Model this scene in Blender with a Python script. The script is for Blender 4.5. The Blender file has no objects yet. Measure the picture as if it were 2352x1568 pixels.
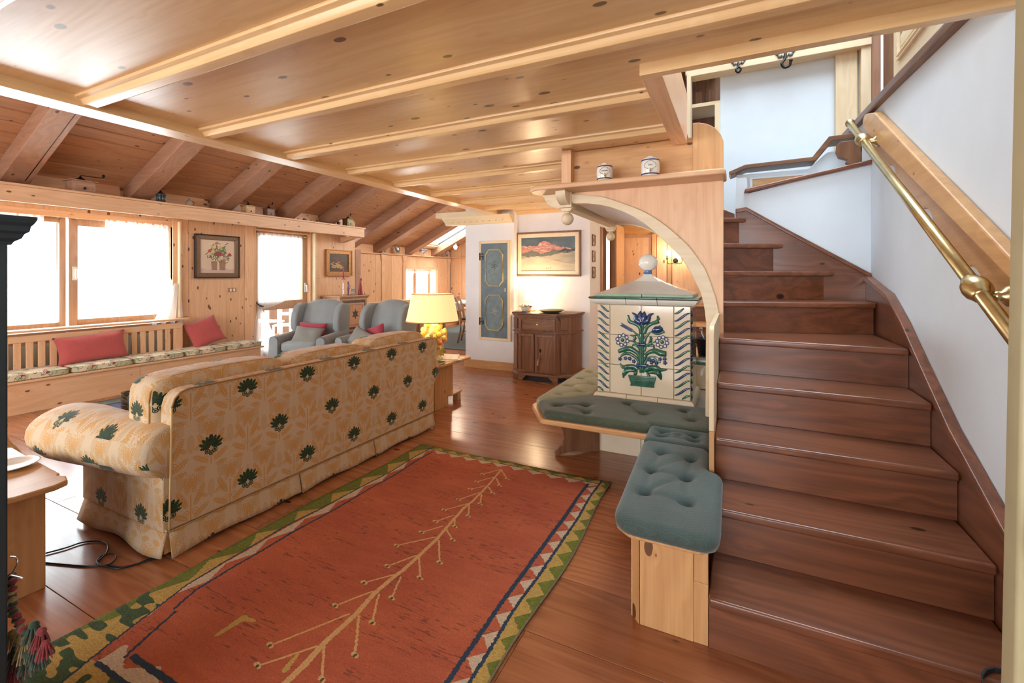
import bpy, bmesh, math, random
import numpy as np
from mathutils import Vector, Matrix

random.seed(7)
RNG = np.random.default_rng(7)
SC = bpy.context.scene
COL = SC.collection
PI = math.pi

# ------------------------------------------------------------------ camera
F_PX, CX, V0, CH, YAW = 1045.0, 1176.0, 633.0, 1.3, math.radians(26.2)
cam_d = bpy.data.cameras.new('camera')
cam_d.sensor_width = 36.0
cam_d.lens = F_PX * 36.0 / 2352.0
cam_d.shift_y = -(784.0 - V0) / 2352.0
cam_d.clip_start = 0.02
cam_d.clip_end = 200
cam = bpy.data.objects.new('camera', cam_d)
cam.location = (0, 0, CH)
cam.rotation_euler = (PI / 2, 0, YAW)
COL.objects.link(cam)
SC.camera = cam

# ------------------------------------------------------------------ world, daylight, exposure
SC.view_settings.view_transform = 'Standard'
SC.view_settings.look = 'None'
SC.view_settings.gamma = 1
SC.view_settings.use_curve_mapping = False
SC.view_settings.exposure = 0.3
w = bpy.data.worlds.new('world'); SC.world = w; w.use_nodes = True
bg = w.node_tree.nodes['Background']
bg.inputs[0].default_value = (0.86, 0.94, 1.0, 1); bg.inputs[1].default_value = 5.0

def area(name, loc, rot, sx, sy, power, color):
    l = bpy.data.lights.new(name, 'AREA'); l.shape = 'RECTANGLE'
    l.size = sx; l.size_y = sy; l.energy = power; l.color = color
    o = bpy.data.objects.new(name, l); o.location = loc; o.rotation_euler = rot
    COL.objects.link(o); return o
DAY = (0.84, 0.92, 1.0)
# daylight standing outside the openings of the house
area('daylight_window', (-7.1, 1.9, 1.45), (0, -PI/2, 0), 1.6, 3.2, 150, DAY)
area('daylight_balcony_door', (-8.6, 4.9, 1.3), (0, -PI/2, 0), 2.2, 1.6, 100, DAY)
area('daylight_dining_window', (-7.75, 9.4, 1.1), (0, -PI/2, 0), 0.9, 1.3, 60, (1.0, .97, .9))
area('daylight_roof_window', (-6.9, 9.35, 2.75), (0, math.radians(-25), 0), 1.2, .8, 60, DAY)
area('daylight_stairwell', (0.6, 3.3, 5.3), (0, 0, 0), 1.6, 2.4, 80, (0.66, 0.83, 1.0))
area('daylight_assumed_rear', (-2.4, -3.3, 1.5), (PI/2, 0, 0), 5.4, 1.7, 120, (0.97, 0.97, 1.0))  # unseen, assumed window behind the camera, added for light from the rear

def point(name, loc, power, color, r=0.03):
    l = bpy.data.lights.new(name, 'POINT'); l.energy = power; l.color = color; l.shadow_soft_size = r
    o = bpy.data.objects.new(name, l); o.location = loc; COL.objects.link(o); return o
WARM = (1.0, 0.72, 0.42)
point('kitchen_fill_light', (-.22, 5.55, 1.95), 16, (1, .84, .62), .06)  # added fill light behind the canopy, no lamp fixture is modelled here

# measured points of the room: ray through a pixel of the survey photograph met with a known plane
_c, _s = math.cos(YAW), math.sin(YAW)
def _ray(u, v):
    d = u - CX
    return (d * _c - F_PX * _s, F_PX * _c + d * _s, V0 - v)
def on_y(u, v, y):
    r = _ray(u, v); t = y / r[1]; return (r[0] * t, y, CH + r[2] * t)
def on_x(u, v, x):
    r = _ray(u, v); t = x / r[0]; return (x, r[1] * t, CH + r[2] * t)

# ------------------------------------------------------------------ materials
def new_mat(name):
    m = bpy.data.materials.new(name); m.use_nodes = True
    nt = m.node_tree; b = nt.nodes['Principled BSDF']
    return m, nt, b
def N(nt, t, **kw):
    n = nt.nodes.new(t)
    for k, v in kw.items(): setattr(n, k, v)
    return n
def L(nt, a, b): nt.links.new(a, b)
def ramp(nt, stops, fac=None):
    r = N(nt, 'ShaderNodeValToRGB'); e = r.color_ramp.elements
    while len(e) < len(stops): e.new(0.5)
    for i, (p, c) in enumerate(stops):
        e[i].position = p; e[i].color = (c[0], c[1], c[2], 1) if len(c) == 3 else c
    if fac is not None: L(nt, fac, r.inputs[0])
    return r
def math_n(nt, op, a, b=None, clamp=False):
    n = N(nt, 'ShaderNodeMath', operation=op); n.use_clamp = clamp
    for i, x in enumerate((a, b)):
        if x is None: continue
        if isinstance(x, (int, float)): n.inputs[i].default_value = x
        else: L(nt, x, n.inputs[i])
    return n.outputs[0]
def mixc(nt, fac, a, b, mode='MIX'):
    n = N(nt, 'ShaderNodeMix', data_type='RGBA', blend_type=mode)
    for i, x in ((0, fac), (6, a), (7, b)):
        if isinstance(x, (int, float)): n.inputs[i].default_value = x
        elif isinstance(x, tuple): n.inputs[i].default_value = (x[0], x[1], x[2], 1)
        else: L(nt, x, n.inputs[i])
    return n.outputs[2]
def srgb(r, g, b):
    f = lambda x: (x/255/12.92) if x/255 <= .04045 else ((x/255 + .055)/1.055)**2.4
    return (f(r), f(g), f(b))

_wood = {}
def wood(axis='X', tone='pine', knots=1.0):
    key = (axis, tone, knots)
    if key in _wood: return _wood[key]
    tones = {  # light, dark, roughness, tint variation
        'pine':   (srgb(243, 200, 158), srgb(220, 166, 120), .38, .08),
        'ceil':   (srgb(238, 202, 150), srgb(218, 172, 114), .34, .05),
        'roof':   (srgb(206, 154, 112), srgb(172, 118, 80), .55, .12),
        'rafter': (srgb(188, 144, 116), srgb(156, 112, 84), .50, .06),
        'floor':  (srgb(188, 122, 82), srgb(140, 82, 50), .25, .15),
        'stair':  (srgb(144, 88, 60), srgb(92, 54, 36), .28, .13),
        'walnut': (srgb(148, 104, 74), srgb(104, 68, 48), .38, .08),
        'pale':   (srgb(238, 220, 188), srgb(222, 196, 154), .42, .04),
        'honey':  (srgb(222, 174, 120), srgb(190, 138, 88), .36, .06),
        'old':    (srgb(204, 164, 128), srgb(170, 128, 96), .5, .06),
    }
    c1, c2, rough, var = tones[tone]
    m, nt, b = new_mat('wood_%s_%s' % (tone, axis.lower()))
    tc = N(nt, 'ShaderNodeTexCoord'); oi = N(nt, 'ShaderNodeObjectInfo')
    off = N(nt, 'ShaderNodeVectorMath', operation='SCALE'); off.inputs[0].default_value = (11.3, 7.7, 5.9)
    L(nt, oi.outputs['Random'], off.inputs['Scale'])
    add = N(nt, 'ShaderNodeVectorMath', operation='ADD')
    L(nt, tc.outputs['Object'], add.inputs[0]); L(nt, off.outputs[0], add.inputs[1])
    i = 'XYZ'.index(axis)
    def mapped(along, across):
        s = [across] * 3; s[i] = along
        mp = N(nt, 'ShaderNodeMapping'); mp.inputs['Scale'].default_value = s
        L(nt, add.outputs[0], mp.inputs[0]); return mp.outputs[0]
    # knots
    vor = N(nt, 'ShaderNodeTexVoronoi'); vor.inputs['Scale'].default_value = 1.0
    L(nt, mapped(6.4, 12.5) if tone in ('ceil', 'pine', 'roof', 'honey') else mapped(4.2, 8.5), vor.inputs['Vector'])
    sep = N(nt, 'ShaderNodeSeparateColor'); L(nt, vor.outputs['Color'], sep.inputs[0])
    size = math_n(nt, 'MULTIPLY', math_n(nt, 'SUBTRACT', sep.outputs[0], .12, True), .25 * knots)
    kn = math_n(nt, 'SUBTRACT', size, vor.outputs['Distance'])
    knot = math_n(nt, 'MULTIPLY', kn, 30.0, True)
    halo = math_n(nt, 'SUBTRACT', 1.0, math_n(nt, 'MULTIPLY', vor.outputs['Distance'], 3.0, True), True)
    # growth rings
    n1 = N(nt, 'ShaderNodeTexNoise'); n1.inputs['Scale'].default_value = 1.0; n1.inputs['Detail'].default_value = 1.5
    L(nt, mapped(.55, 5.0), n1.inputs['Vector'])
    rings = math_n(nt, 'ADD', math_n(nt, 'MULTIPLY', n1.outputs[0], 62.0), math_n(nt, 'MULTIPLY', halo, 5.0))
    ring = math_n(nt, 'ADD', math_n(nt, 'MULTIPLY', math_n(nt, 'SINE', rings), .5), .5)
    n2 = N(nt, 'ShaderNodeTexNoise'); n2.inputs['Scale'].default_value = 1.0; n2.inputs['Detail'].default_value = 3
    L(nt, mapped(3.0, 95.0), n2.inputs['Vector'])
    n3 = N(nt, 'ShaderNodeTexNoise'); n3.inputs['Scale'].default_value = 1.0; n3.inputs['Detail'].default_value = 1
    L(nt, mapped(.8, 2.4), n3.inputs['Vector'])
    gs = {'floor': .25, 'stair': .25, 'walnut': .28}.get(tone, .20)
    g = math_n(nt, 'ADD', math_n(nt, 'MULTIPLY', ring, gs), math_n(nt, 'MULTIPLY', n2.outputs[0], .55))
    g = math_n(nt, 'ADD', g, math_n(nt, 'MULTIPLY', n3.outputs[0], .35))
    colr = ramp(nt, [(.22, c1), (.92, c2)], g)
    lo = 1 - var
    tint = ramp(nt, [(0, (lo, lo * .985, lo * .97)), (1, (1 + var * .5, 1 + var * .5, 1 + var * .4))], oi.outputs['Random'])
    col = mixc(nt, 1.0, colr.outputs[0], tint.outputs[0], 'MULTIPLY')
    hz = mixc(nt, math_n(nt, 'MULTIPLY', math_n(nt, 'POWER', halo, 5.0), .35), col, tuple(x * .55 for x in c2))
    dark = (c2[0] * .22, c2[1] * .17, c2[2] * .14)
    fin = mixc(nt, math_n(nt, 'MULTIPLY', knot, .95), hz, dark)
    L(nt, fin, b.inputs['Base Color'])
    b.inputs['Roughness'].default_value = rough
    b.inputs['Specular IOR Level'].default_value = .45
    if tone == 'ceil': b.inputs['Coat Weight'].default_value = .5; b.inputs['Coat Roughness'].default_value = .27
    if tone in ('floor', 'stair'):
        b.inputs['Coat Weight'].default_value = .35; b.inputs['Coat Roughness'].default_value = .22
    bp = N(nt, 'ShaderNodeBump'); bp.inputs['Strength'].default_value = .12; bp.inputs['Distance'].default_value = .002
    L(nt, g, bp.inputs['Height']); L(nt, bp.outputs[0], b.inputs['Normal'])
    _wood[key] = m
    return m

def plain(name, col, rough=.5, metal=0, noise=0, nscale=30, bump=0, **kw):
    m, nt, b = new_mat(name)
    b.inputs['Base Color'].default_value = (*col, 1); b.inputs['Roughness'].default_value = rough
    b.inputs['Metallic'].default_value = metal
    for k, v in kw.items(): b.inputs[k.replace('_', ' ')].default_value = v
    if noise or bump:
        tc = N(nt, 'ShaderNodeTexCoord'); n = N(nt, 'ShaderNodeTexNoise')
        n.inputs['Scale'].default_value = nscale; n.inputs['Detail'].default_value = 4
        L(nt, tc.outputs['Object'], n.inputs['Vector'])
        if noise:
            r = ramp(nt, [(.3, tuple(x * (1 - noise) for x in col)), (.7, tuple(min(1, x * (1 + noise)) for x in col))], n.outputs[0])
            L(nt, r.outputs[0], b.inputs['Base Color'])
        if bump:
            bp = N(nt, 'ShaderNodeBump'); bp.inputs['Strength'].default_value = bump; bp.inputs['Distance'].default_value = .004
            L(nt, n.outputs[0], bp.inputs['Height']); L(nt, bp.outputs[0], b.inputs['Normal'])
    return m

def fabric(name, col, weave=420, amt=.25, rough=.85):
    """woven cloth: fine grid relief plus soft blotches"""
    m, nt, b = new_mat(name)
    tc = N(nt, 'ShaderNodeTexCoord'); mp = N(nt, 'ShaderNodeMapping'); mp.inputs['Rotation'].default_value = (.3, .2, .1)
    L(nt, tc.outputs['Object'], mp.inputs[0])
    v = N(nt, 'ShaderNodeTexVoronoi'); v.inputs['Scale'].default_value = weave; v.inputs['Randomness'].default_value = .35
    L(nt, mp.outputs[0], v.inputs['Vector'])
    n = N(nt, 'ShaderNodeTexNoise'); n.inputs['Scale'].default_value = 9; L(nt, tc.outputs['Object'], n.inputs['Vector'])
    f = math_n(nt, 'ADD', math_n(nt, 'MULTIPLY', v.outputs['Distance'], .8), math_n(nt, 'MULTIPLY', n.outputs[0], .5))
    r = ramp(nt, [(.2, tuple(min(1, x * (1 + amt)) for x in col)), (.9, tuple(x * (1 - amt) for x in col))], f)
    L(nt, r.outputs[0], b.inputs['Base Color']); b.inputs['Roughness'].default_value = rough
    b.inputs['Sheen Weight'].default_value = .25
    bp = N(nt, 'ShaderNodeBump'); bp.inputs['Strength'].default_value = .4; bp.inputs['Distance'].default_value = .0015
    bp.invert = True
    L(nt, v.outputs['Distance'], bp.inputs['Height']); L(nt, bp.outputs[0], b.inputs['Normal'])
    return m

def image_mat(name, arr, rough=.6, bump=0, interp='Linear', sheen=0, coat=0):
    """flat print drawn in numpy (rows from bottom to top) on a UV-mapped surface"""
    h, wd = arr.shape[:2]
    im = bpy.data.images.new(name, wd, h, alpha=False)
    a_ = np.clip(arr, 0, 1); a_ = np.where(a_ <= .0031308, a_ * 12.92, 1.055 * np.power(np.maximum(a_, 1e-6), 1 / 2.4) - .055)
    px = np.ones((h, wd, 4), np.float32); px[..., :3] = a_
    im.pixels.foreach_set(px.ravel()); im.update(); im.pack()
    m, nt, b = new_mat(name)
    t = N(nt, 'ShaderNodeTexImage', image=im, interpolation=interp)
    L(nt, t.outputs[0], b.inputs['Base Color']); b.inputs['Roughness'].default_value = rough
    b.inputs['Sheen Weight'].default_value = sheen
    b.inputs['Coat Weight'].default_value = coat
    if bump:
        tc = N(nt, 'ShaderNodeTexCoord'); n = N(nt, 'ShaderNodeTexNoise'); n.inputs['Scale'].default_value = 260; n.inputs['Detail'].default_value = 3
        L(nt, tc.outputs['Object'], n.inputs['Vector'])
        bp = N(nt, 'ShaderNodeBump'); bp.inputs['Strength'].default_value = bump; bp.inputs['Distance'].default_value = .003
        L(nt, n.outputs[0], bp.inputs['Height']); L(nt, bp.outputs[0], b.inputs['Normal'])
    return m

def emis(name, col, strength):
    m, nt, b = new_mat(name)
    b.inputs['Base Color'].default_value = (*col, 1)
    b.inputs['Emission Color'].default_value = (*col, 1); b.inputs['Emission Strength'].default_value = strength
    return m

def sheer(name, col, opacity):
    m, nt, b = new_mat(name)
    nt.nodes.remove(b); out = nt.nodes['Material Output']
    d = N(nt, 'ShaderNodeBsdfDiffuse'); d.inputs[0].default_value = (*col, 1)
    t = N(nt, 'ShaderNodeBsdfTranslucent'); t.inputs[0].default_value = (*col, 1)
    tr = N(nt, 'ShaderNodeBsdfTransparent')
    m1 = N(nt, 'ShaderNodeMixShader'); m1.inputs[0].default_value = .6
    m2 = N(nt, 'ShaderNodeMixShader'); m2.inputs[0].default_value = opacity
    L(nt, d.outputs[0], m1.inputs[1]); L(nt, t.outputs[0], m1.inputs[2])
    L(nt, tr.outputs[0], m2.inputs[1]); L(nt, m1.outputs[0], m2.inputs[2]); L(nt, m2.outputs[0], out.inputs[0])
    return m

def pane_mat():
    m, nt, b = new_mat('window_glass'); nt.nodes.remove(b); out = nt.nodes['Material Output']
    g = N(nt, 'ShaderNodeBsdfGlossy'); g.inputs['Roughness'].default_value = .02
    tr = N(nt, 'ShaderNodeBsdfTransparent'); tr.inputs[0].default_value = (.97, .99, .98, 1)
    mx = N(nt, 'ShaderNodeMixShader'); mx.inputs[0].default_value = .05; L(nt, tr.outputs[0], mx.inputs[1]); L(nt, g.outputs[0], mx.inputs[2])
    L(nt, mx.outputs[0], out.inputs[0]); return m

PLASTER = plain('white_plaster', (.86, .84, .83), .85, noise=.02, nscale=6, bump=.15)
PLASTER_B = plain('skylit_plaster_stair', (.76, .84, .90), .85, noise=.02, nscale=5, bump=.12)  # white plaster tinted blue, the cool skylight put into its colour
BRASS = plain('brass', (.62, .50, .25), .28, 1.0, noise=.12, nscale=25)
IRON = plain('dark_iron', (.02, .022, .025), .45, .8)
BLACK = plain('black', (.01, .01, .012), .5)
GLASS = pane_mat()
CURTAIN = sheer('sheer_curtain', (.93, .92, .9), .75)

# ------------------------------------------------------------------ geometry
class G:
    def __init__(s): s.v = []; s.f = []
    def add(s, vs, fs, M=None):
        o = len(s.v)
        if M is not None: vs = [M @ Vector(p) for p in vs]
        s.v += [tuple(p) for p in vs]; s.f += [tuple(i + o for i in q) for q in fs]; return s
    def box(s, x0, x1, y0, y1, z0, z1, M=None):
        return s.add([(x0, y0, z0), (x1, y0, z0), (x1, y1, z0), (x0, y1, z0), (x0, y0, z1), (x1, y0, z1), (x1, y1, z1), (x0, y1, z1)],
                     [(0, 3, 2, 1), (4, 5, 6, 7), (0, 1, 5, 4), (1, 2, 6, 5), (2, 3, 7, 6), (3, 0, 4, 7)], M)
    def prism(s, poly, axis, a0, a1, M=None):
        """poly: 2-D outline, extruded along axis (x: poly is y,z; y: x,z; z: x,y)"""
        def P(p, a): return (a, p[0], p[1]) if axis == 'x' else (p[0], a, p[1]) if axis == 'y' else (p[0], p[1], a)
        n = len(poly)
        return s.add([P(p, a0) for p in poly] + [P(p, a1) for p in poly],
                     [tuple(range(n)), tuple(range(2 * n - 1, n - 1, -1))] + [(i, (i + 1) % n, n + (i + 1) % n, n + i) for i in range(n)], M)
    def lathe(s, prof, c=(0, 0, 0), n=24, M=None, ax='z'):
        vs = []; fs = []
        for r, z in prof:
            for k in range(n):
                a = 2 * PI * k / n; x, y = r * math.cos(a), r * math.sin(a)
                p = (x, y, z) if ax == 'z' else (x, z, y) if ax == 'y' else (z, x, y)
                vs.append((p[0] + c[0], p[1] + c[1], p[2] + c[2]))
        for j in range(len(prof) - 1):
            for k in range(n):
                fs.append((j * n + k, j * n + (k + 1) % n, (j + 1) * n + (k + 1) % n, (j + 1) * n + k))
        fs.append(tuple(range(n))); fs.append(tuple((len(prof) - 1) * n + k for k in range(n)))
        return s.add(vs, fs, M)
    def tube(s, pts, r, n=8, M=None):
        pts = [Vector(p) for p in pts]; rs = r if isinstance(r, (list, tuple)) else [r] * len(pts)
        vs = []; fs = []; up = Vector((0, 0, 1))
        for i, p in enumerate(pts):
            d = (pts[min(i + 1, len(pts) - 1)] - pts[max(i - 1, 0)])
            if d.length < 1e-9: d = Vector((0, 0, 1))
            d.normalize()
            a = up.cross(d)
            if a.length < .05: a = Vector((1, 0, 0)).cross(d)
            a.normalize(); b = d.cross(a)
            for k in range(n):
                t = 2 * PI * k / n; vs.append(p + (a * math.cos(t) + b * math.sin(t)) * rs[i])
        for j in range(len(pts) - 1):
            for k in range(n): fs.append((j * n + k, j * n + (k + 1) % n, (j + 1) * n + (k + 1) % n, (j + 1) * n + k))
        fs.append(tuple(range(n))); fs.append(tuple((len(pts) - 1) * n + k for k in range(n)))
        return s.add(vs, fs, M)
    def ball(s, c, rx, ry=None, rz=None, nu=16, nv=10, M=None):
        ry = rx if ry is None else ry; rz = rx if rz is None else rz
        vs = []; fs = []
        for j in range(nv + 1):
            t = PI * j / nv
            for k in range(nu):
                a = 2 * PI * k / nu
                vs.append((c[0] + rx * math.sin(t) * math.cos(a), c[1] + ry * math.sin(t) * math.sin(a), c[2] + rz * math.cos(t)))
        for j in range(nv):
            for k in range(nu): fs.append((j * nu + k, (j + 1) * nu + k, (j + 1) * nu + (k + 1) % nu, j * nu + (k + 1) % nu))
        return s.add(vs, fs, M)
    def sheet(s, fn, nu, nv, thick=None):
        """open grid surface; thick adds a second skin along the given vector"""
        vs = [fn(i / nu, j / nv) for j in range(nv + 1) for i in range(nu + 1)]
        W = nu + 1
        fs = [(j * W + i, j * W + i + 1, (j + 1) * W + i + 1, (j + 1) * W + i) for j in range(nv) for i in range(nu)]
        if thick:
            m = len(vs); vs = vs + [tuple(Vector(p) + Vector(thick)) for p in vs]
            fs = fs + [tuple(m + k for k in reversed(q)) for q in fs]
            edge = [i for i in range(W)] + [j * W + nu for j in range(1, nv + 1)] + [nv * W + i for i in range(nu - 1, -1, -1)] + [j * W for j in range(nv - 1, 0, -1)]
            for a, b in zip(edge, edge[1:] + edge[:1]): fs.append((a, b, m + b, m + a))
        return s.add(vs, fs)
    def puff(s, c, size, n=8, k=5, puff=0.0, axis=2, M=None, dents=(), bow=0):
        """rounded, slightly inflated block (upholstery); dents are (a, b, depth, radius) in half-size units"""
        vs = []; fs = []; idx = {}
        def vert(p):
            key = tuple(round(q, 5) for q in p)
            if key in idx: return idx[key]
            x = [abs(q) ** k for q in p]; m = sum(x) ** (1 / k)
            q = [e / m for e in p]
            o = [i for i in range(3) if i != axis]
            f = 1 + puff * (1 - q[o[0]] ** 2) * (1 - q[o[1]] ** 2)
            q[axis] *= f
            if bow: q[2] += bow * (1 - q[o[0]] ** 2) if q[2] > 0 else 0
            P = [q[i] * size[i] / 2 + c[i] for i in range(3)]
            for a, b_, dep, rad in dents:
                if q[axis] > 0:
                    d2 = ((q[o[0]] - a) * size[o[0]] / 2) ** 2 + ((q[o[1]] - b_) * size[o[1]] / 2) ** 2
                    P[axis] -= dep * math.exp(-d2 / rad ** 2)
            idx[key] = len(vs); vs.append(P); return idx[key]
        for ax in range(3):
            for sg in (-1, 1):
                o = [i for i in range(3) if i != ax]
                for i in range(n):
                    for j in range(n):
                        q = []
                        for di, dj in ((0, 0), (1, 0), (1, 1), (0, 1)):
                            p = [0, 0, 0]; p[ax] = sg; p[o[0]] = -1 + 2 * (i + di) / n; p[o[1]] = -1 + 2 * (j + dj) / n
                            q.append(vert(p))
                        fs.append(tuple(q))
        return s.add(vs, fs, M)
    def pillow(s, w, h, t, M=None, n=14, pinch=.06):
        """throw cushion standing in its local X-Z plane"""
        vs = []; fs = []
        for sg in (-1, 1):
            o = len(vs)
            for j in range(n + 1):
                for i in range(n + 1):
                    a = -1 + 2 * i / n; b = -1 + 2 * j / n
                    th = ((1 - a ** 4) * (1 - b ** 4)) ** .5 if abs(a) < 1 and abs(b) < 1 else 0
                    x = a * (1 - pinch * (1 - b * b)); z = b * (1 - pinch * (1 - a * a))
                    wr = .06 * math.sin(5 * a + 3 * b) * th
                    vs.append((x * w / 2, sg * (th + wr * sg) * t / 2, z * h / 2))
            for j in range(n):
                for i in range(n): fs.append((o + j * (n + 1) + i, o + j * (n + 1) + i + 1, o + (j + 1) * (n + 1) + i + 1, o + (j + 1) * (n + 1) + i))
        return s.add(vs, fs, M)

def build(name, g, mat, parent=None, smooth=False, bevel=0, seg=2, uv=None, solid=None, weld=True):
    """links the collected shape as ONE mesh object; coordinates are given in world space and re-based on the parent"""
    off = Vector((0, 0, 0)); p = parent
    rot = None
    while p is not None:
        off = off + Vector(p.location); p = p.parent
    me = bpy.data.meshes.new(name)
    me.from_pydata([tuple(Vector(v) - off) for v in g.v] if not getattr(g, 'local', False) else g.v, [], g.f)
    bm = bmesh.new(); bm.from_mesh(me)
    if weld: bmesh.ops.remove_doubles(bm, verts=bm.verts, dist=1e-5)
    bmesh.ops.recalc_face_normals(bm, faces=bm.faces)
    if uv is not None:
        lay = bm.loops.layers.uv.new('UVMap')
        for f in bm.faces:
            for lp in f.loops:
                co = lp.vert.co + (off if not getattr(g, 'local', False) else Vector((0, 0, 0)))
                lp[lay].uv = uv(co, f.normal)
    bm.to_mesh(me); bm.free()
    if smooth:
        for q in me.polygons: q.use_smooth = True
    me.materials.append(mat)
    o = bpy.data.objects.new(name, me); COL.objects.link(o)
    if parent is not None: o.parent = parent
    if bevel:
        md = o.modifiers.new('bevel', 'BEVEL'); md.width = bevel; md.segments = seg; md.limit_method = 'ANGLE'; md.angle_limit = math.radians(40)
        for q in me.polygons: q.use_smooth = True
        wn = o.modifiers.new('wn', 'WEIGHTED_NORMAL'); wn.keep_sharp = False
    return o
def thing(name, label, cat, loc=(0, 0, 0), rotz=0, group=None):
    o = bpy.data.objects.new(name, None); COL.objects.link(o)
    o.empty_display_size = .1
    o.location = loc; o.rotation_euler = (0, 0, rotz); o['label'] = label; o['category'] = cat
    if group: o['group'] = group
    return o
def tag(o, label, cat, group=None):
    o['label'] = label; o['category'] = cat
    if group: o['group'] = group
    return o
def setting(name, label=None):
    o = bpy.data.objects.new(name, None); COL.objects.link(o); o['kind'] = 'structure'
    return o
def struct(o):
    o['kind'] = 'structure'; return o
def loc_g():
    g = G(); g.local = True; return g
def T(x, y, z, rz=0, rx=0, ry=0):
    return Matrix.Translation((x, y, z)) @ Matrix.Rotation(rz, 4, 'Z') @ Matrix.Rotation(ry, 4, 'Y') @ Matrix.Rotation(rx, 4, 'X')

# ================================================================== THE SETTING
# floor of long boards running across the room
FLX = [-7.3, 0.85]
fl = setting('floor')
struct(build('floor_base', G().box(-7.4, 1.6, -3.0, 10.8, -.12, -.03), plain('subfloor', (.05, .03, .02), .9), fl))
row = 0
y = .849 - .335 * 11
while y < 10.7:
    x = -7.3 - random.uniform(0, 1.6)
    while x < FLX[1]:
        ln = random.uniform(2.6, 4.3); x0 = max(x, -7.3); x1 = min(x + ln, FLX[1])
        if x1 - x0 > .15:
            build('plank', G().box(x0 + .0008, x1 - .0008, y + .0012, y + .335 - .0012, -.03, 0), wood('X', 'floor', .9), fl, bevel=.0012, seg=1)
        x += ln
    y += .335

# low ceiling: boarded panels with moulded battens and an edge beam along the open side
ce = setting('ceiling')
BY = [1.105 + .568 * k for k in range(-6, 9)]
def ceil_x1(y0, y1): return 1.45 if y1 <= 1.94 else -.36
ys = [-2.9] + BY + [6.2]
for a, b_ in zip(ys[:-1], ys[1:]):
    if a < 1.93 < b_:
        build('panel', G().box(-2.9, 1.45, a, 1.935, 2.18, 2.21), wood('X', 'ceil', 1.0), ce)
        build('panel', G().box(-2.9, -.355, 1.935, b_, 2.18, 2.21), wood('X', 'ceil', 1.0), ce)
    else:
        build('panel', G().box(-2.9, ceil_x1(a, b_), a, b_, 2.18, 2.21), wood('X', 'ceil', 1.0), ce)
PROF = [(-.062, 2.181), (-.060, 2.168), (-.040, 2.164), (-.034, 2.150), (-.026, 2.139), (.020, 2.137), (.027, 2.143), (.030, 2.156), (.050, 2.158), (.058, 2.166), (.060, 2.181)]
for yb in BY:
    x1 = 1.45 if yb < 1.9 else -.36
    build('batten', G().prism([(yb + p[0], p[1]) for p in PROF], 'x', -2.885, x1), wood('X', 'ceil', .6), ce, bevel=.002, seg=1)
build('edge_beam', G().box(-3.04, -2.88, -2.9, 5.95, 2.13, 2.34), wood('Y', 'ceil', .5), ce, bevel=.004)
build('stairwell_beam', G().box(-.36, 1.45, 1.93, 1.975, 2.13, 2.42), wood('X', 'ceil', .6), ce, bevel=.003)
build('stairwell_beam', G().box(-.36, -.275, 1.976, 3.05, 2.13, 2.44), wood('Y', 'pine', .6), ce, bevel=.003)
build('side_board', G().box(-3.0, -2.96, -2.9, 5.95, 2.34, 3.95), wood('Y', 'roof'), ce)

# sloping roof over the window side: rafters and boards
rf = setting('ceiling_slope')
SL = math.tan(math.radians(25.2))
def zr(x): return 2.235 + SL * (x + 6.3)
RY = [-.15, .85, 1.85, 2.9, 3.89, 4.90, 5.72, 6.92, 7.82, 8.9, 9.95]
for yy in RY:
    x0 = -6.95 if yy < 6.5 else -7.55; x1 = -2.96
    build('rafter', G().prism([(x0, zr(x0)), (x1, zr(x1)), (x1, zr(x1) + .19), (x0, zr(x0) + .19)], 'y', yy - .105, yy + .105),
          wood('X', 'rafter', .7), rf, bevel=.006)
xa, xb = -6.3, -3.6
build('crack', G().prism([(xa, zr(xa) - .0012), (xb, zr(xb) - .0012), (xb, zr(xb) + .004), (xa, zr(xa) + .004)], 'y', 1.905, 1.912), BLACK, rf)
ca, sa = math.cos(math.radians(25.2)), math.sin(math.radians(25.2))
k = 0; sx = -7.0
while sx > -7.75: sx -= .168 * ca
while sx < -2.8:
    bw = .168
    for (ya, yb) in (((6.42, 10.8),) if sx < -6.9 and not (-7.1 < sx < -5.95) else ((6.42, 8.95), (9.9, 10.8)) if sx < -6.9 else ((-1.5, 4.89), (4.893, 10.8)) if not (-7.1 < sx < -5.95) else ((-1.5, 4.89), (4.893, 8.95), (9.9, 10.8))):
        z0 = zr(sx) + .19
        e_ = .006
        poly = [(sx + e_, z0 + .006), (sx + .009, z0 + .004), (sx + bw * ca - .009, z0 + (bw - .010) * sa), (sx + bw * ca - e_, z0 + bw * sa + .004), (sx + bw * ca - e_ - .02 * sa, z0 + bw * sa + .022), (sx + e_ - .02 * sa, z0 + .022)]
        build('roof_board', G().prism(poly, 'y', ya, yb), wood('Y', 'roof', .9), rf)
    sx += bw * ca
struct(build('roof_shell', G().prism([(-7.8, zr(-7.8) + .215), (-7.06, zr(-7.06) + .215), (-7.06, zr(-7.06) + .26), (-7.8, zr(-7.8) + .26)], 'y', 6.42, 11)
    .prism([(-5.99, zr(-5.99) + .215), (-2.7, zr(-2.7) + .215), (-2.7, zr(-2.7) + .26), (-5.99, zr(-5.99) + .26)], 'y', -3, 11)
    .prism([(-7.06, zr(-7.06) + .215), (-5.99, zr(-5.99) + .215), (-5.99, zr(-5.99) + .26), (-7.06, zr(-7.06) + .26)], 'y', 6.42, 8.95).prism([(-6.9, zr(-6.9) + .215), (-5.99, zr(-5.99) + .215), (-5.99, zr(-5.99) + .26), (-6.9, zr(-6.9) + .26)], 'y', -3, 6.419)
    .prism([(-7.06, zr(-7.06) + .215), (-5.99, zr(-5.99) + .215), (-5.99, zr(-5.99) + .26), (-7.06, zr(-7.06) + .26)], 'y', 9.9, 11), BLACK, rf))
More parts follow.
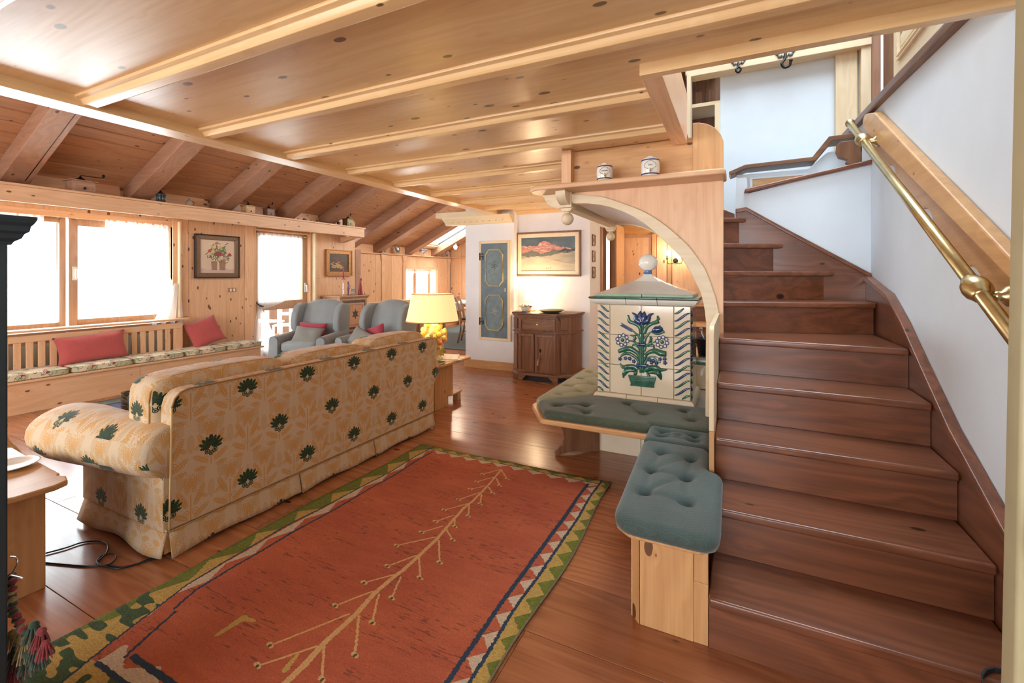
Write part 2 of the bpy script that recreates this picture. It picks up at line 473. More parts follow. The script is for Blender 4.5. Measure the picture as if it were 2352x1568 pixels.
# roof window
rw = setting('window_4')
FR = wood('Y', 'pale', .5)
for (a, b_) in ((-7.12, -7.02), (-6.0, -5.92)):
    build('window_frame', G().prism([(a, zr(a) + .16), (b_, zr(b_) + .16), (b_, zr(b_) + .27), (a, zr(a) + .27)], 'y', 8.98, 9.86), FR, rw)
build('pane', G().prism([(-7.06, zr(-7.06) + .23), (-5.99, zr(-5.99) + .23), (-5.99, zr(-5.99) + .236), (-7.06, zr(-7.06) + .236)], 'y', 8.98, 9.86), GLASS, rw)

# ---- window wall (X = -6.5) of upright pine boards
WX = -6.5
wl = setting('wall_left')
def wboards(y0, y1, z0, z1, w_=.21, tone='pine'):
    n = max(1, round((y1 - y0) / w_)); d = (y1 - y0) / n
    for i in range(n):
        build('wall_board', G().box(WX - .04, WX, y0 + i * d + .001, y0 + (i + 1) * d - .001, z0, z1), wood('Z', tone, 1.0), wl, bevel=.002, seg=1)
wboards(-2.9, .3, 0, 2.3); wboards(.3, 3.32, 0, .70); wboards(3.50, 4.28, 0, 2.3, .26); wboards(5.62, 6.45, 0, 2.35, .28)
wboards(.3, 3.32, 2.0, 2.3, .6); wboards(4.28, 5.62, 2.03, 2.3, .5)
for (a, b_, z0) in ((3.32, 3.50, .76), (3.32, 3.50, 0), (4.28, 4.42, 0), (5.50, 5.62, 0)):
    if z0 == 0 and a == 3.32: build('wall_post', G().box(WX - .04, WX + .012, a, b_, 0, .755), wood('Z', 'pine', .7), wl, bevel=.003)
    else: build('wall_post', G().box(WX - .04, WX + .012, a, b_, z0, 2.06), wood('Z', 'pine', .7), wl, bevel=.003)
build('outer_wall', G().box(-6.9, -6.54, -2.9, .3, 0, 2.4).box(-6.9, -6.54, .3, 3.36, 0, .68).box(-6.9, -6.54, 3.36, 4.40, 0, 2.4)
      .box(-6.9, -6.54, 5.46, 6.46, 0, 2.4).box(-6.9, -6.54, .3, 3.36, 1.98, 2.5).box(-6.9, -6.54, 4.4, 5.46, 2.02, 2.5), PLASTER, wl)
# pine infill boards between the rafters above the shelf
for a, b_ in zip(RY[:6], RY[1:7]):
    build('infill_board', G().prism([(a + .12, 2.16), (b_ - .12, 2.16), (b_ - .15, 2.37), (a + .15, 2.37)], 'x', -6.5, -6.48), wood('Y', 'pine', 1.0), wl, bevel=.002, seg=1)

# long box shelf (pelmet) above the windows
sh = setting('trim_1')
build('fascia', G().box(-6.13, -6.10, .0, 6.28, 2.0, 2.15), wood('Y', 'pine', .6), sh, bevel=.003)
build('top_board', G().box(-6.46, -6.085, .0, 6.30, 2.15, 2.175), wood('Y', 'pine', .6), sh, bevel=.005)
build('soffit', G().box(-6.44, -6.13, .0, 6.28, 2.05, 2.07), wood('Y', 'pine', .4), sh)
build('end_board', G().box(-6.44, -6.13, 6.25, 6.28, 2.0, 2.15), wood('X', 'pine', .4), sh)
build('bracket', G().prism([(-6.46, 2.0), (-6.15, 2.0), (-6.2, 1.96), (-6.46, 1.90)], 'y', 6.05, 6.15), wood('X', 'pine', .4), sh, bevel=.004)

# windows
WF = wood('Z', 'old', .3)
def sash(parent, x, y0, y1, z0, z1, fr=.055, mat=WF, pane=True):
    g = G().box(x - .03, x + .03, y0, y0 + fr, z0, z1).box(x - .03, x + .03, y1 - fr, y1, z0, z1)
    g.box(x - .03, x + .03, y0 + fr, y1 - fr, z0, z0 + fr).box(x - .03, x + .03, y0 + fr, y1 - fr, z1 - fr, z1)
    o = build('window_frame', g, mat, parent, bevel=.004)
    if pane: build('pane', G().box(x - .004, x + .004, y0 + fr * .8, y1 - fr * .8, z0 + fr * .8, z1 - fr * .8), GLASS, o)
    return o
w1 = setting('window_1')
build('reveal_board', G().box(-6.66, -6.44, 3.372, 3.395, .76, 2.0), wood('Z', 'pale', .3), w1, bevel=.003)  # pine reveal in pale wood, strong window light put into its colour
build('casing', G().box(-6.66, -6.5, .3, 3.36, 1.93, 2.0).box(-6.66, -6.5, 3.32, 3.37, .70, 1.93).box(-6.66, -6.5, .3, .34, .70, 1.93), wood('Y', 'pine', .4), w1, bevel=.004)
build('window_sill', G().box(-6.68, -6.46, .3, 3.36, .68, .715), wood('Y', 'old', .4), w1, bevel=.005)
s1 = sash(w1, -6.6, .34, 1.32, .74, 1.93); s2 = sash(w1, -6.6, 1.34, 2.31, .74, 1.93); s3 = sash(w1, -6.6, 2.335, 3.32, .74, 1.93, .075)
HND = plain('pale_handle', (.75, .73, .66), .35)
build('handle', G().box(-6.565, -6.55, 2.36, 2.395, 1.25, 1.40).tube([(-6.55, 2.378, 1.37), (-6.52, 2.378, 1.37), (-6.515, 2.378, 1.27)], .009), HND, s3, bevel=.003)
for yy in (2.25, 2.39, 3.27):
    build('curtain_hook', G().lathe([(.022, 0), (.03, .006), (.012, .012), (.010, .03), (.018, .036), (.004, .044)], (-6.57, yy, 1.945), 10, ax='x'), BRASS, s2 if yy < 2.3 else s3, smooth=True)

def curtain(name, label, y0, y1, ztop, zbot, ykn, zkn, side, x=-6.53, tail=.35):
    """short sheer curtain gathered towards a tie-back at (ykn, zkn) with its tail below"""
    g = G()
    def fn(u, v):
        # v: 0 top -> 1 knot line ; gathers towards the knot
        yy = y0 + (y1 - y0) * u; z = ztop + (zbot - ztop) * v
        t = v ** 2.6
        d = (u if side > 0 else 1 - u)
        zz = z + (zkn - zbot) * t * (d * 1.0)
        yy = yy + (ykn - yy) * t * (.15 + .85 * (v ** 6)) * (1 if v > .6 else v / .6)
        fx = .012 * math.sin(u * 75) * (1 - .3 * v) + .006 * math.sin(u * 31 + 1)
        if v < .03: zz += .012 * abs(math.sin(u * 60))
        return (x + fx, yy, zz)
    g.sheet(fn, 110, 24)
    def tf(u, v):
        ww = .035 + (tail * .45) * v ** .8
        yy = ykn - side * .02 + side * (-.10) * v + (u - .5) * ww * 1.4
        z = zkn - tail * v - .03 * abs(u - .5) * v
        return (x + .03 + .02 * math.sin(u * 22) * (.4 + v), yy, z)
    g.sheet(tf, 24, 10)
    o = build(name, g, CURTAIN, smooth=True)
    tag(o, label, 'curtain'); return o
curtain('sheer_curtain', 'sheer white curtain on the wide window, tied back beside the flower painting', 2.62, 3.28, 1.935, .86, 3.37, 1.20, 1, x=-6.49, tail=.50)
curtain('sheer_curtain', 'sheer white curtain with frilled top on the left sash, behind the dark cupboard', 1.40, 2.12, 1.95, .80, 1.42, .95, -1)
# balcony door
d1 = setting('door_1')
build('reveal_board', G().box(-6.66, -6.43, 5.47, 5.50, 0, 2.02), wood('Z', 'pale', .3), d1, bevel=.003)  # pale tone paints the bright daylight falling on this pine reveal
build('casing', G().box(-6.66, -6.5, 4.42, 4.46, 0, 2.03).box(-6.66, -6.5, 5.42, 5.46, 0, 2.03).box(-6.66, -6.5, 4.46, 5.42, 1.99, 2.03), wood('Z', 'pine', .4), d1, bevel=.004)
ds = build('door_frame', G().box(-6.63, -6.57, 4.46, 4.545, 0.02, 1.985).box(-6.63, -6.57, 5.335, 5.42, 0.02, 1.985)
           .box(-6.63, -6.57, 4.545, 5.335, 1.91, 1.985).box(-6.63, -6.57, 4.545, 5.335, .02, .16).box(-6.63, -6.57, 4.545, 5.335, .76, .90), WF, d1, bevel=.004)
build('pane', G().box(-6.604, -6.596, 4.54, 5.34, .15, 1.92), GLASS, ds)
build('handle', G().box(-6.565, -6.55, 5.36, 5.395, 1.02, 1.18).tube([(-6.55, 5.378, 1.14), (-6.515, 5.378, 1.14), (-6.51, 5.378, 1.03)], .010), HND, ds, bevel=.003)
for yy in (4.50, 5.38):
    build('curtain_hook', G().lathe([(.022, 0), (.03, .006), (.012, .012), (.010, .03), (.018, .036), (.004, .044)], (-6.57, yy, 1.955), 10, ax='x'), BRASS, ds, smooth=True)
curtain('sheer_curtain', 'sheer white curtain on the balcony door, gathered low and falling to the floor', 4.50, 5.30, 1.955, .76, 4.50, .80, -1, tail=.78)
tag(build('curtain_rope', G().tube([(-6.52, 4.47, .90), (-6.46, 4.47, .86), (-6.47, 4.55, .83), (-6.52, 4.53, .84)], .010), plain('dark_blue_cord', (.03, .04, .07), .8), smooth=True),
    'dark cord holding back the curtain of the balcony door', 'tie-back')

# balcony outside
bal = setting('balcony')
for i in range(14):
    build('deck_board', G().box(-8.15, -6.9, 3.4 + i * .25, 3.645 + i * .25, -.10, -.04), wood('X', 'pale', .5), bal)
rail = build('railing', G().box(-8.2, -8.12, 5.0, 8.6, .74, .82).box(-8.18, -8.14, 5.0, 8.6, .08, .16), wood('Y', 'rafter', .4), bal)
for i in range(13):
    build('baluster', G().box(-8.19, -8.15, 5.05 + i * .27, 5.05 + i * .27 + .17, .16, .74), wood('Z', 'walnut', .5), bal)
WCH = plain('white_lacquer', (.72, .80, .86), .4)
def slat_chair(name, label, cat, loc, rz, mat, group=None):
    t = thing(name, label, cat, loc, rz, group)
    g = loc_g(); g.box(-.21, .21, -.2, .2, .43, .455); build('seat', g, mat, t, bevel=.006)
    for sx in (-.19, .19):
        g = loc_g(); g.prism([(-.19, 0), (-.155, 0), (-.155, .43), (-.19, .43)], 'x', sx - .018, sx + .018); build('leg', g, mat, t, bevel=.004)
        g = loc_g(); g.prism([(.20, 0), (.235, 0), (.205, .45), (.25, .90), (.22, .90), (.165, .45)], 'x', sx - .018, sx + .018); build('leg', g, mat, t, bevel=.004)
    g = loc_g(); g.box(-.175, .175, .20, .22, .76, .88); build('backrest', g, mat, t, bevel=.006)
    g = loc_g(); g.box(-.175, .175, .19, .21, .60, .66); build('backrest_rail', g, mat, t, bevel=.004)
    g = loc_g(); g.box(-.19, -.165, -.16, .18, .20, .23).box(.165, .19, -.16, .18, .20, .23); build('stretcher', g, mat, t, bevel=.003)
    return t
slat_chair('balcony_chair', 'white wooden chair outside on the balcony, seen under the curtain', 'chair', (-7.38, 5.68, -.04), math.radians(35), WCH)
t = thing('balcony_table', 'small white table outside the balcony door, left of the white chair', 'table', (-7.3, 5.08, -.04))
build('table_top', G().box(-7.58, -7.02, 4.82, 5.34, .50, .53), WCH, t, bevel=.008)
for a in (-7.54, -7.06):
    for b_ in (4.86, 5.30): build('leg', G().box(a - .018, a + .018, b_ - .018, b_ + .018, -.04, .50), WCH, t, bevel=.003)

# ---- dining corner ("stube") at the far left
st = setting('wall_far_left')
SX = -7.2
TP = 'pine'
build('rear_wall', G().box(-7.6, -7.24, 6.4, 8.755, 0, 1.95).box(-7.6, -7.24, 10.045, 10.9, 0, 1.95).box(-7.6, -7.24, 8.755, 10.045, 0, .645).box(-7.6, -7.24, 8.755, 10.045, 1.485, 1.95), PLASTER, st)
for (a, b_, z0, z1) in ((6.6, 7.2, .0, 1.78), (7.2, 7.75, 0, 1.78), (7.75, 8.27, 0, 1.78), (8.27, 8.72, 0, 1.78), (8.72, 9.2, 1.50, 1.78), (9.2, 9.65, 1.5, 1.78), (9.65, 10.08, 1.5, 1.78), (8.72, 10.08, 0, .64), (10.08, 10.7, 0, 1.78)):
    build('wall_board', G().box(SX - .04, SX, a + .002, b_ - .002, z0, z1), wood('Z', TP, 1.0), st, bevel=.003, seg=1)
for yy in (6.72, 7.22, 7.98, 8.72, 10.62):
    z0 = 1.50 if 8.8 < yy < 10 else 0
    g = G().box(SX, SX + .02, yy - .05, yy + .05, z0, 1.68).prism([(yy - .06, 1.64), (yy + .06, 1.64), (yy + .085, 1.78), (yy - .085, 1.78)], 'x', SX, SX + .035)
    build('pilaster', g, wood('Z', TP, .4), st, bevel=.004)
build('plate_rail', G().box(SX - .25, SX + .06, 6.6, 10.75, 1.785, 1.81), wood('Y', TP, .4), st, bevel=.004)
for a, b_ in ((6.62, 6.85), (7.05, 7.70), (7.95, 8.78), (9.02, 9.86), (10.05, 10.7)):
    build('infill_board', G().box(SX - .06, SX - .03, a, b_, 1.81, 2.05), wood('Y', TP, .6), st)
g = G()
for a, b_, z0, z1 in ((8.66, 8.76, .60, 1.54), (10.04, 10.14, .60, 1.54)): g.box(SX, SX + .03, a, b_, z0, z1)
g.box(SX, SX + .03, 8.761, 10.039, 1.46, 1.54)
build('window_trim', g, wood('Z', TP, .4), st, bevel=.005)
w2 = setting('window_2')
build('reveal', G().box(-7.5, SX, 10.02, 10.05, .66, 1.48).box(-7.5, SX, 8.75, 8.78, .66, 1.48).box(-7.5, SX, 8.78, 10.02, 1.46, 1.49).box(-7.5, SX + .02, 8.76, 10.04, .64, .67), wood('X', TP, .5), w2)
sash(w2, -7.45, 8.79, 9.40, .68, 1.46, .05); sash(w2, -7.45, 9.41, 10.02, .68, 1.46, .05)
g = G()
g.sheet(lambda u, v: (-7.40 + .01 * math.sin(u * 90), 8.82 + 1.17 * u, 1.455 - .10 * v + (.012 * math.sin(u * 55) if v > .9 else 0)), 90, 6)
tag(build('window_valance', g, CURTAIN, smooth=True), 'short lace valance hanging in the dining corner window', 'curtain')
# back wall of the dining corner and its side wall
bw = setting('wall_back')
for i in range(10):
    build('wall_board', G().box(-7.2 + i * .375, -7.2 + (i + 1) * .375 - .003, 10.72, 10.76, 0, 2.6 if i < 2 else 3.8), wood('Z', TP, 1.0), bw, bevel=.003, seg=1)
build('rear_wall', G().box(-7.6, -3.3, 10.77, 10.9, 0, 4), PLASTER, bw)
build('plate_rail', G().box(-7.2, -3.5, 10.66, 10.72, 1.785, 1.81), wood('X', TP, .4), bw, bevel=.004)
# carved brown post closing the window wall
cp = setting('trim_2')
CP = wood('Z', 'rafter', .5)
build('post', G().box(-7.24, WX + .0, 6.46, 6.60, 0, 1.80), CP, cp, bevel=.006)
g = G()
for i in range(13):
    z = .96 + i * .062
    g.prism([(6.70 + .0, z), (6.72, z - .01), (6.80, z + .055), (6.78, z + .065)], 'x', -7.0, -6.99)
build('post_panel', G().box(-7.24, -7.0, 6.60, 6.90, 0, 1.80), wood('Z', 'old', .5), cp, bevel=.006)
build('carving', g, wood('Z', 'walnut', .2), cp)

# ---- white walls in the middle distance
wf = setting('wall_far')
struct(build('wall_block', G().box(-3.47, -2.70, 5.55, 10.8, 0, 2.5), PLASTER, wf))
struct(build('wall_block', G().box(-2.70, -1.68, 5.68, 6.17, 0, 2.5), PLASTER, wf))
struct(build('wall_upper', G().box(-3.04, 1.45, 6.18, 6.3, 2.17, 2.5), PLASTER, wf))
bb = setting('baseboard_far')
build('board', G().box(-3.475, -2.70, 5.53, 5.55, 0, .115), wood('X', 'honey', 1.0), bb, bevel=.003)
build('board', G().box(-2.70, -1.67, 5.66, 5.68, 0, .115), wood('X', 'honey', 1.0), bb, bevel=.003)
build('board', G().box(-3.49, -3.47, 5.53, 10.7, 0, .115), wood('Y', 'honey', 1.0), bb, bevel=.003)
co = setting('trim_3')   # carved cornice board above the white wall
g = G().prism([(5.40, 2.13), (5.55, 2.13), (5.55, 2.02), (5.50, 2.02), (5.47, 2.06), (5.42, 2.09)], 'x', -3.78, -2.70)
build('cornice', g, wood('X', 'pale', .6), co, bevel=.003)
build('cornice_beam', G().box(-3.9, -3.05, 5.42, 5.60, 2.13, 2.20), wood('X', 'pale', .6), co, bevel=.003)
g = G()
for i in range(9):
    x = -3.62 + i * .1; g.box(-.028, .028, -.002, .002, -.004, .004, T(x, 5.466, 2.068, 0, .5, -.7))
build('carving', g, wood('X', 'honey', .2), co)

# room behind the stove: opening, panelled wall and window sliver
rb = setting('wall_kitchen')
build('opening_post', G().box(-1.76, -1.66, 6.17, 6.25, 0, 2.17), wood('Z', 'rafter', .4), rb, bevel=.004)
build('panel_wall', G().box(-2.6, .9, 7.66, 7.8, 0, 2.6), wood('Z', 'pine', .8), rb)
KX = [(-1.86, -1.80), (-1.22, -1.16), (-.98, -.92)]
build('crown', G().prism([(7.66, 2.12), (7.52, 2.12), (7.58, 2.03), (7.64, 1.99), (7.66, 1.97)], 'x', -1.9, .85), wood('X', 'honey', .4), rb, bevel=.003)
for a, b_ in KX: build('stile', G().box(a, b_, 7.60, 7.66, 0, 1.98), wood('Z', 'honey', .4), rb, bevel=.004)
for a, b_ in ((-1.79, -1.23), (-1.15, -.99), (-.91, -.45), (-.44, .1), (.11, .8)):
    build('panel', G().box(a, b_, 7.63, 7.66, .1, 1.93), wood('Z', 'pine', 1.1), rb, bevel=.005)
build('kitchen_ceiling', G().box(-3.3, .9, 6.3, 7.7, 2.35, 2.4).box(-.37, .9, 4.75, 6.29, 2.35, 2.4), PLASTER, rb)
build('side_panel', G().box(-1.70, -1.66, 7.06, 7.60, 0, 2.1), wood('Z', 'pine', .6), rb)
build('side_wall', G().box(.86, 1.0, 4.75, 7.8, 0, 2.45), PLASTER, rb)
build('side_wall', G().box(-2.75, -2.6, 6.17, 7.8, 0, 2.5), PLASTER, rb)
w3 = setting('window_3')
build('window_frame', G().box(-2.2, -1.815, 7.0, 7.06, 0, 2.1).box(-1.755, -1.66, 7.0, 7.06, 0, 2.1).box(-1.815, -1.755, 7.0, 7.06, 1.92, 2.1).box(-1.815, -1.755, 7.0, 7.06, 0, 1.0), wood('Z', 'rafter', .5), w3, bevel=.004)
build('pane', G().box(-1.815, -1.755, 7.02, 7.03, 1.0, 1.92), emis('daylit_glass', (.75, .95, .85), 1.6), w3)

# ---- right wall, stairwell and the floor above
wr = setting('wall_right')
def polyb(nm, pts, x0, x1, m, par, **k): return build(nm, G().prism(pts, 'x', x0, x1), m, par, **k)
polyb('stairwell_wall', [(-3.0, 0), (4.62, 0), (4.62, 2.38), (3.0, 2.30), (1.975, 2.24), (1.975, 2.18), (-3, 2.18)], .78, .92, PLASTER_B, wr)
build('wall_cap', G().prism([(1.975, 2.235), (3.0, 2.298), (4.62, 2.378), (4.62, 2.43), (3.0, 2.35), (1.975, 2.29)], 'x', .745, .95), wood('Y', 'walnut', .3), wr, bevel=.012, seg=3)
hw = setting('wall_stair_back')
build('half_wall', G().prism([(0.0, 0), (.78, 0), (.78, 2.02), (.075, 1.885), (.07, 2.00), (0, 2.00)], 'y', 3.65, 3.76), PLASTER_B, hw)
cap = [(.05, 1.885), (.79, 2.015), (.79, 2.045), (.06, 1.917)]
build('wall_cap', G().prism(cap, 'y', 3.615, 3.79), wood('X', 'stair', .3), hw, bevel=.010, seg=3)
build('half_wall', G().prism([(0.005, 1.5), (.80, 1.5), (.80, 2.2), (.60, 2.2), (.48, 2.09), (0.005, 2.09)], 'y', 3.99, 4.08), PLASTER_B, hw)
build('recess_panel', G().box(.115, .66, 3.975, 3.99, 1.9, 2.045), wood('X', 'honey', .4), hw)
build('recess_edge', G().box(.095, .115, 3.97, 3.99, 1.9, 2.055).box(.115, .66, 3.97, 3.99, 2.045, 2.055), PLASTER_B, hw)
build('wall_cap', G().prism([(-.04, 2.085), (.07, 2.125), (.52, 2.135), (.62, 2.265), (.84, 2.275), (.84, 2.305), (.60, 2.30), (.50, 2.165), (.065, 2.155), (-.05, 2.11)], 'y', 3.93, 4.12), wood('X', 'walnut', .5), hw, bevel=.004)
cr = [(.66, 2.24), (.82, 2.24), (.82, 1.96), (.70, 1.96), (.73, 2.02), (.73, 2.06), (.69, 2.09), (.70, 2.11), (.65, 2.13), (.635, 2.17), (.64, 2.22)]
build('corbel', G().prism(cr, 'y', 3.88, 3.93), wood('Z', 'walnut', .9), hw, bevel=.004)
wu = setting('wall_upper_room')
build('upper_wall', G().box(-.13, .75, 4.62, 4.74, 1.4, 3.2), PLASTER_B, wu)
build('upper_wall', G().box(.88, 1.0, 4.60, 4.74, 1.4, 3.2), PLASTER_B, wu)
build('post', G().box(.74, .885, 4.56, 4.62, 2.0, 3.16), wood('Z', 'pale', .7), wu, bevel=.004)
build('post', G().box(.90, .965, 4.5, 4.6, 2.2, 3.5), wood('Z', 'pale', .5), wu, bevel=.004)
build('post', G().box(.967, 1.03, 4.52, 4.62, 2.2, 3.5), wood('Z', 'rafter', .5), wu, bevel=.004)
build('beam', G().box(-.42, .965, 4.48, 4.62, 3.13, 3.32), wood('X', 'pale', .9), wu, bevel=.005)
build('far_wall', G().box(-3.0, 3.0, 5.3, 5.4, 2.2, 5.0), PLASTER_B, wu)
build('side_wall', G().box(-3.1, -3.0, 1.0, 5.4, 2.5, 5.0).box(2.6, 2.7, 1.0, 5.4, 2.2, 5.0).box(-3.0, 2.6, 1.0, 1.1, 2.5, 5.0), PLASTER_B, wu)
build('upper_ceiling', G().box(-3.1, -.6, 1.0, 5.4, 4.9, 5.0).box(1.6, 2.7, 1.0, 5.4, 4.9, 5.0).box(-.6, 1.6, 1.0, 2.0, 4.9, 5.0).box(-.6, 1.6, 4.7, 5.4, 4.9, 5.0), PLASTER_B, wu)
build('upper_floor', G().box(-3.0, -.37, 1.1, 5.3, 2.44, 2.50).box(.96, 2.6, 1.1, 5.3, 2.2, 2.30), wood('Y', 'floor', .6), wu)
# built-in shelf niche beside the upper wall
nc = setting('trim_4')
DK = wood('Z', 'walnut', .2)
build('niche_back', G().box(-.8, -.13, 4.95, 5.0, 2.3, 3.5).box(-.8, -.75, 4.62, 4.95, 2.3, 3.5).box(-.8, -.13, 4.63, 5.0, 3.33, 3.36), DK, nc)
build('niche_shelf', G().box(-.75, -.13, 4.60, 4.95, 2.88, 2.915), wood('X', 'pale', .4), nc, bevel=.003)
build('niche_post', G().box(-.175, -.13, 4.58, 4.62, 2.2, 2.88), wood('Z', 'pale', .7), nc, bevel=.003)
build('niche_post', G().box(-.40, -.37, 4.40, 4.62, 2.2, 3.14), wood('Z', 'pale', .7), nc, bevel=.003)
build('niche_door', G().box(-.36, -.30, 4.86, 4.90, 2.93, 3.12).box(-.24, -.20, 4.86, 4.90, 2.93, 3.12), wood('Z', 'walnut', .2), nc, bevel=.003)
# back wall of the room behind the camera, with an assumed broad window opening
wb = setting('wall_rear')
build('rear_wall', G().box(-7.2, -5.3, -3.1, -3.0, 0, 2.9).box(.5, 1.5, -3.1, -3.0, 0, 2.9).box(-5.3, .5, -3.1, -3.0, 0, .6).box(-5.3, .5, -3.1, -3.0, 2.3, 2.9), PLASTER, wb)

# ================================================================== STAIRCASE
stc = thing('staircase', 'reddish brown wooden staircase winding up beside the white wall', 'stairs', (.35, 2.2, 0))
XL, XR = -.085, .745
NO = [((XL, 1.705), (XR, 1.700)), ((XL, 1.975), (XR, 1.970)), ((XL, 2.245), (XR, 2.240)), ((XL, 2.53), (XR, 2.505)), ((XL, 2.83), (XR, 2.785)),
      ((XL, 3.10), (XR, 3.36)), ((XL, 3.22), (.585, 3.62)), ((XL, 3.38), (.295, 3.62)), ((XL, 3.54), (.07, 3.62)), ((-.30, 3.70), (-.02, 4.5))]
def off(l, d):   # shift a nosing line backwards
    (x0, y0), (x1, y1) = l; n = Vector((-(y1 - y0), x1 - x0)).normalized() * d
    return (x0 + n.x, y0 + n.y), (x1 + n.x, y1 + n.y)
for i in range(9):
    z = .19 * (i + 1)
    a, b_ = NO[i]
    if i < 4: back = [off(NO[i + 1], .04)[1], off(NO[i + 1], .04)[0]]
    elif i == 4: back = [off(NO[5], .04)[1], off(NO[5], .04)[0]]
    elif i == 5: back = [(XR, 3.62), (.56, 3.62), (XL, 3.28)]
    elif i == 6: back = [(.26, 3.62), (XL, 3.42)]
    elif i == 7: back = [(.03, 3.62), (XL, 3.58)]
    else: back = [(-.005, 3.64), (-.005, 4.6), (-.5, 4.6), (-.5, 3.5), (XL, 3.5)]
    build('tread', G().prism([a, b_] + back, 'z', z - .034, z), wood('X', 'stair', .7), stc, bevel=.009, seg=3)
    r0, r1 = off(NO[i], .028), off(NO[i], .048)
    if i >= 6:
        f = .035 if i < 8 else .02
        r0 = (r0[0], (r0[1][0] - f, min(r0[1][1] - f * .3, 3.63))); r1 = (r1[0], (r1[1][0] - f, min(r1[1][1], 3.64)))
    zb = 0 if i == 0 else z - .19
    build('riser', G().prism([r0[0], r0[1], r1[1], r1[0]], 'z', zb + .001, z - .035), wood('X', 'stair', .9), stc)
build('filler', G().prism([(XL, 1.76), (XR, 1.76), (XR, 3.6), (XL, 3.6)], 'z', 0, .14), BLACK, stc)
SM = wood('Y', 'stair', .5)
top = [(1.70, .40), (1.945, .515), (2.33, .700), (2.66, .905), (2.90, 1.06), (3.15, 1.19), (3.60, 1.285), (3.62, 1.285)]
build('wall_stringer', G().prism([(1.60, 0), (1.60, .36)] + top + [(3.62, 1.0), (3.0, .6), (2.2, .0)], 'x', .748, .779), SM, stc, bevel=.004)
build('stringer_moulding', G().prism([(y, z - .022) for y, z in top] + [(y, z + .012) for y, z in reversed(top)], 'x', .735, .779), SM, stc, bevel=.006)
top = [(-.002, 1.765), (.065, 1.775), (.30, 1.615), (.778, 1.30)]
build('wall_stringer', G().prism([(-.002, 1.5)] + top + [(.778, .9), (.4, 1.1)], 'y', 3.622, 3.649), wood('X', 'stair', .6), stc, bevel=.003)
build('stringer_moulding', G().prism([(x, z - .018) for x, z in top] + [(x, z + .012) for x, z in reversed(top)], 'y', 3.612, 3.649), wood('X', 'stair', .2), stc, bevel=.005)
build('wall_stringer', G().prism([(-.5, 2.1), (-.01, 1.86), (-.01, 1.712), (-.5, 1.712)], 'y', 4.58, 4.615), wood('X', 'stair', .3), stc, bevel=.003)
# side screen board on the bench side
sb = thing('stair_side_board', 'narrow upright board with rounded top closing the bench side of the stairs', 'board', (-.09, 2.6, 0))
pr = [(2.215, .0), (3.04, .0), (3.04, 1.075), (2.26, 1.075), (2.235, 1.068), (2.22, 1.05), (2.215, 1.03)]
build('board', G().prism([(2.215, .605), (3.02, .605), (3.02, 1.075), (2.26, 1.075), (2.235, 1.068), (2.22, 1.05), (2.215, 1.03)], 'x', -.108, -.087), wood('Z', 'pale', .5), sb, bevel=.003)
build('lower_board', G().box(-.108, -.087, 2.215, 3.02, 0, .604), wood('Z', 'honey', .8), sb, bevel=.002)
build('foot_block', G().box(-.135, -.087, 1.735, 1.775, 0, .215), wood('Z', 'honey', .3), sb, bevel=.002)

# wall board behind the handrail
hb = thing('handrail_backboard', 'long pine board with scalloped lower edge, fixed slanting to the stair wall', 'board', (.76, 2.7, 1.8))
def sc(y0, s):  # scallop cut out of the lower edge
    c = (y0, 1.147 + (y0 - 1.90) * .60)
    d = Vector((1, .60)).normalized(); n = Vector((-.60, 1)).normalized()
    out = []
    for k in range(7):
        a = PI * k / 6; out.append((c[0] - d.x * s * math.cos(a) + n.x * s * .35 * math.sin(a), c[1] - d.y * s * math.cos(a) + n.y * s * .35 * math.sin(a)))
    return out
lower = [(1.60, .967)] + sc(2.16, .055) + sc(2.60, .06) + sc(3.11, .06) + [(3.50, 2.10), (3.64, 2.10)]
mid = lambda y: 1.285 + (y - 1.90) * .545
build('lower_board', G().prism(lower + [(3.64, mid(3.64)), (1.60, mid(1.60))], 'x', .757, .778), wood('Y', 'honey', .5), hb, bevel=.004)
build('upper_board', G().prism([(1.60, mid(1.60) + .014), (3.64, mid(3.64) + .014), (3.64, 2.305), (3.60, 2.325), (3.55, 2.318), (3.37, 2.267), (1.877, 1.352), (1.60, 1.18)], 'x', .735, .778), wood('Y', 'honey', .5), hb, bevel=.008, seg=3)
build('groove', G().prism([(1.60, mid(1.60)), (3.64, mid(3.64)), (3.64, mid(3.64) + .013), (1.60, mid(1.60) + .013)], 'x', .765, .778), wood('Y', 'walnut', .1), hb)  # dark walnut strip paints the shadow inside the channel
hr = thing('handrail', 'polished brass tube handrail climbing the stair wall', 'handrail', (.68, 2.7, 1.6))
P0, P1 = Vector((.68, 3.70, 2.31)), Vector((.68, 1.45, .975))
dv = (P1 - P0).normalized()
build('rail', G().tube([P0, P1], .0205, 20), BRASS, hr, smooth=True)
def along(prof, p, nm):
    g = G(); q = dv.to_track_quat('Z', 'Y').to_matrix().to_4x4(); g.lathe(prof, n=24, M=Matrix.Translation(p) @ q)
    build(nm, g, BRASS, hr, smooth=True)
along([(.0, -.045), (.022, -.040), (.027, -.030), (.027, -.020), (.021, -.012), (.024, -.004), (.021, .004)], P0 + dv * .02, 'end_cap')
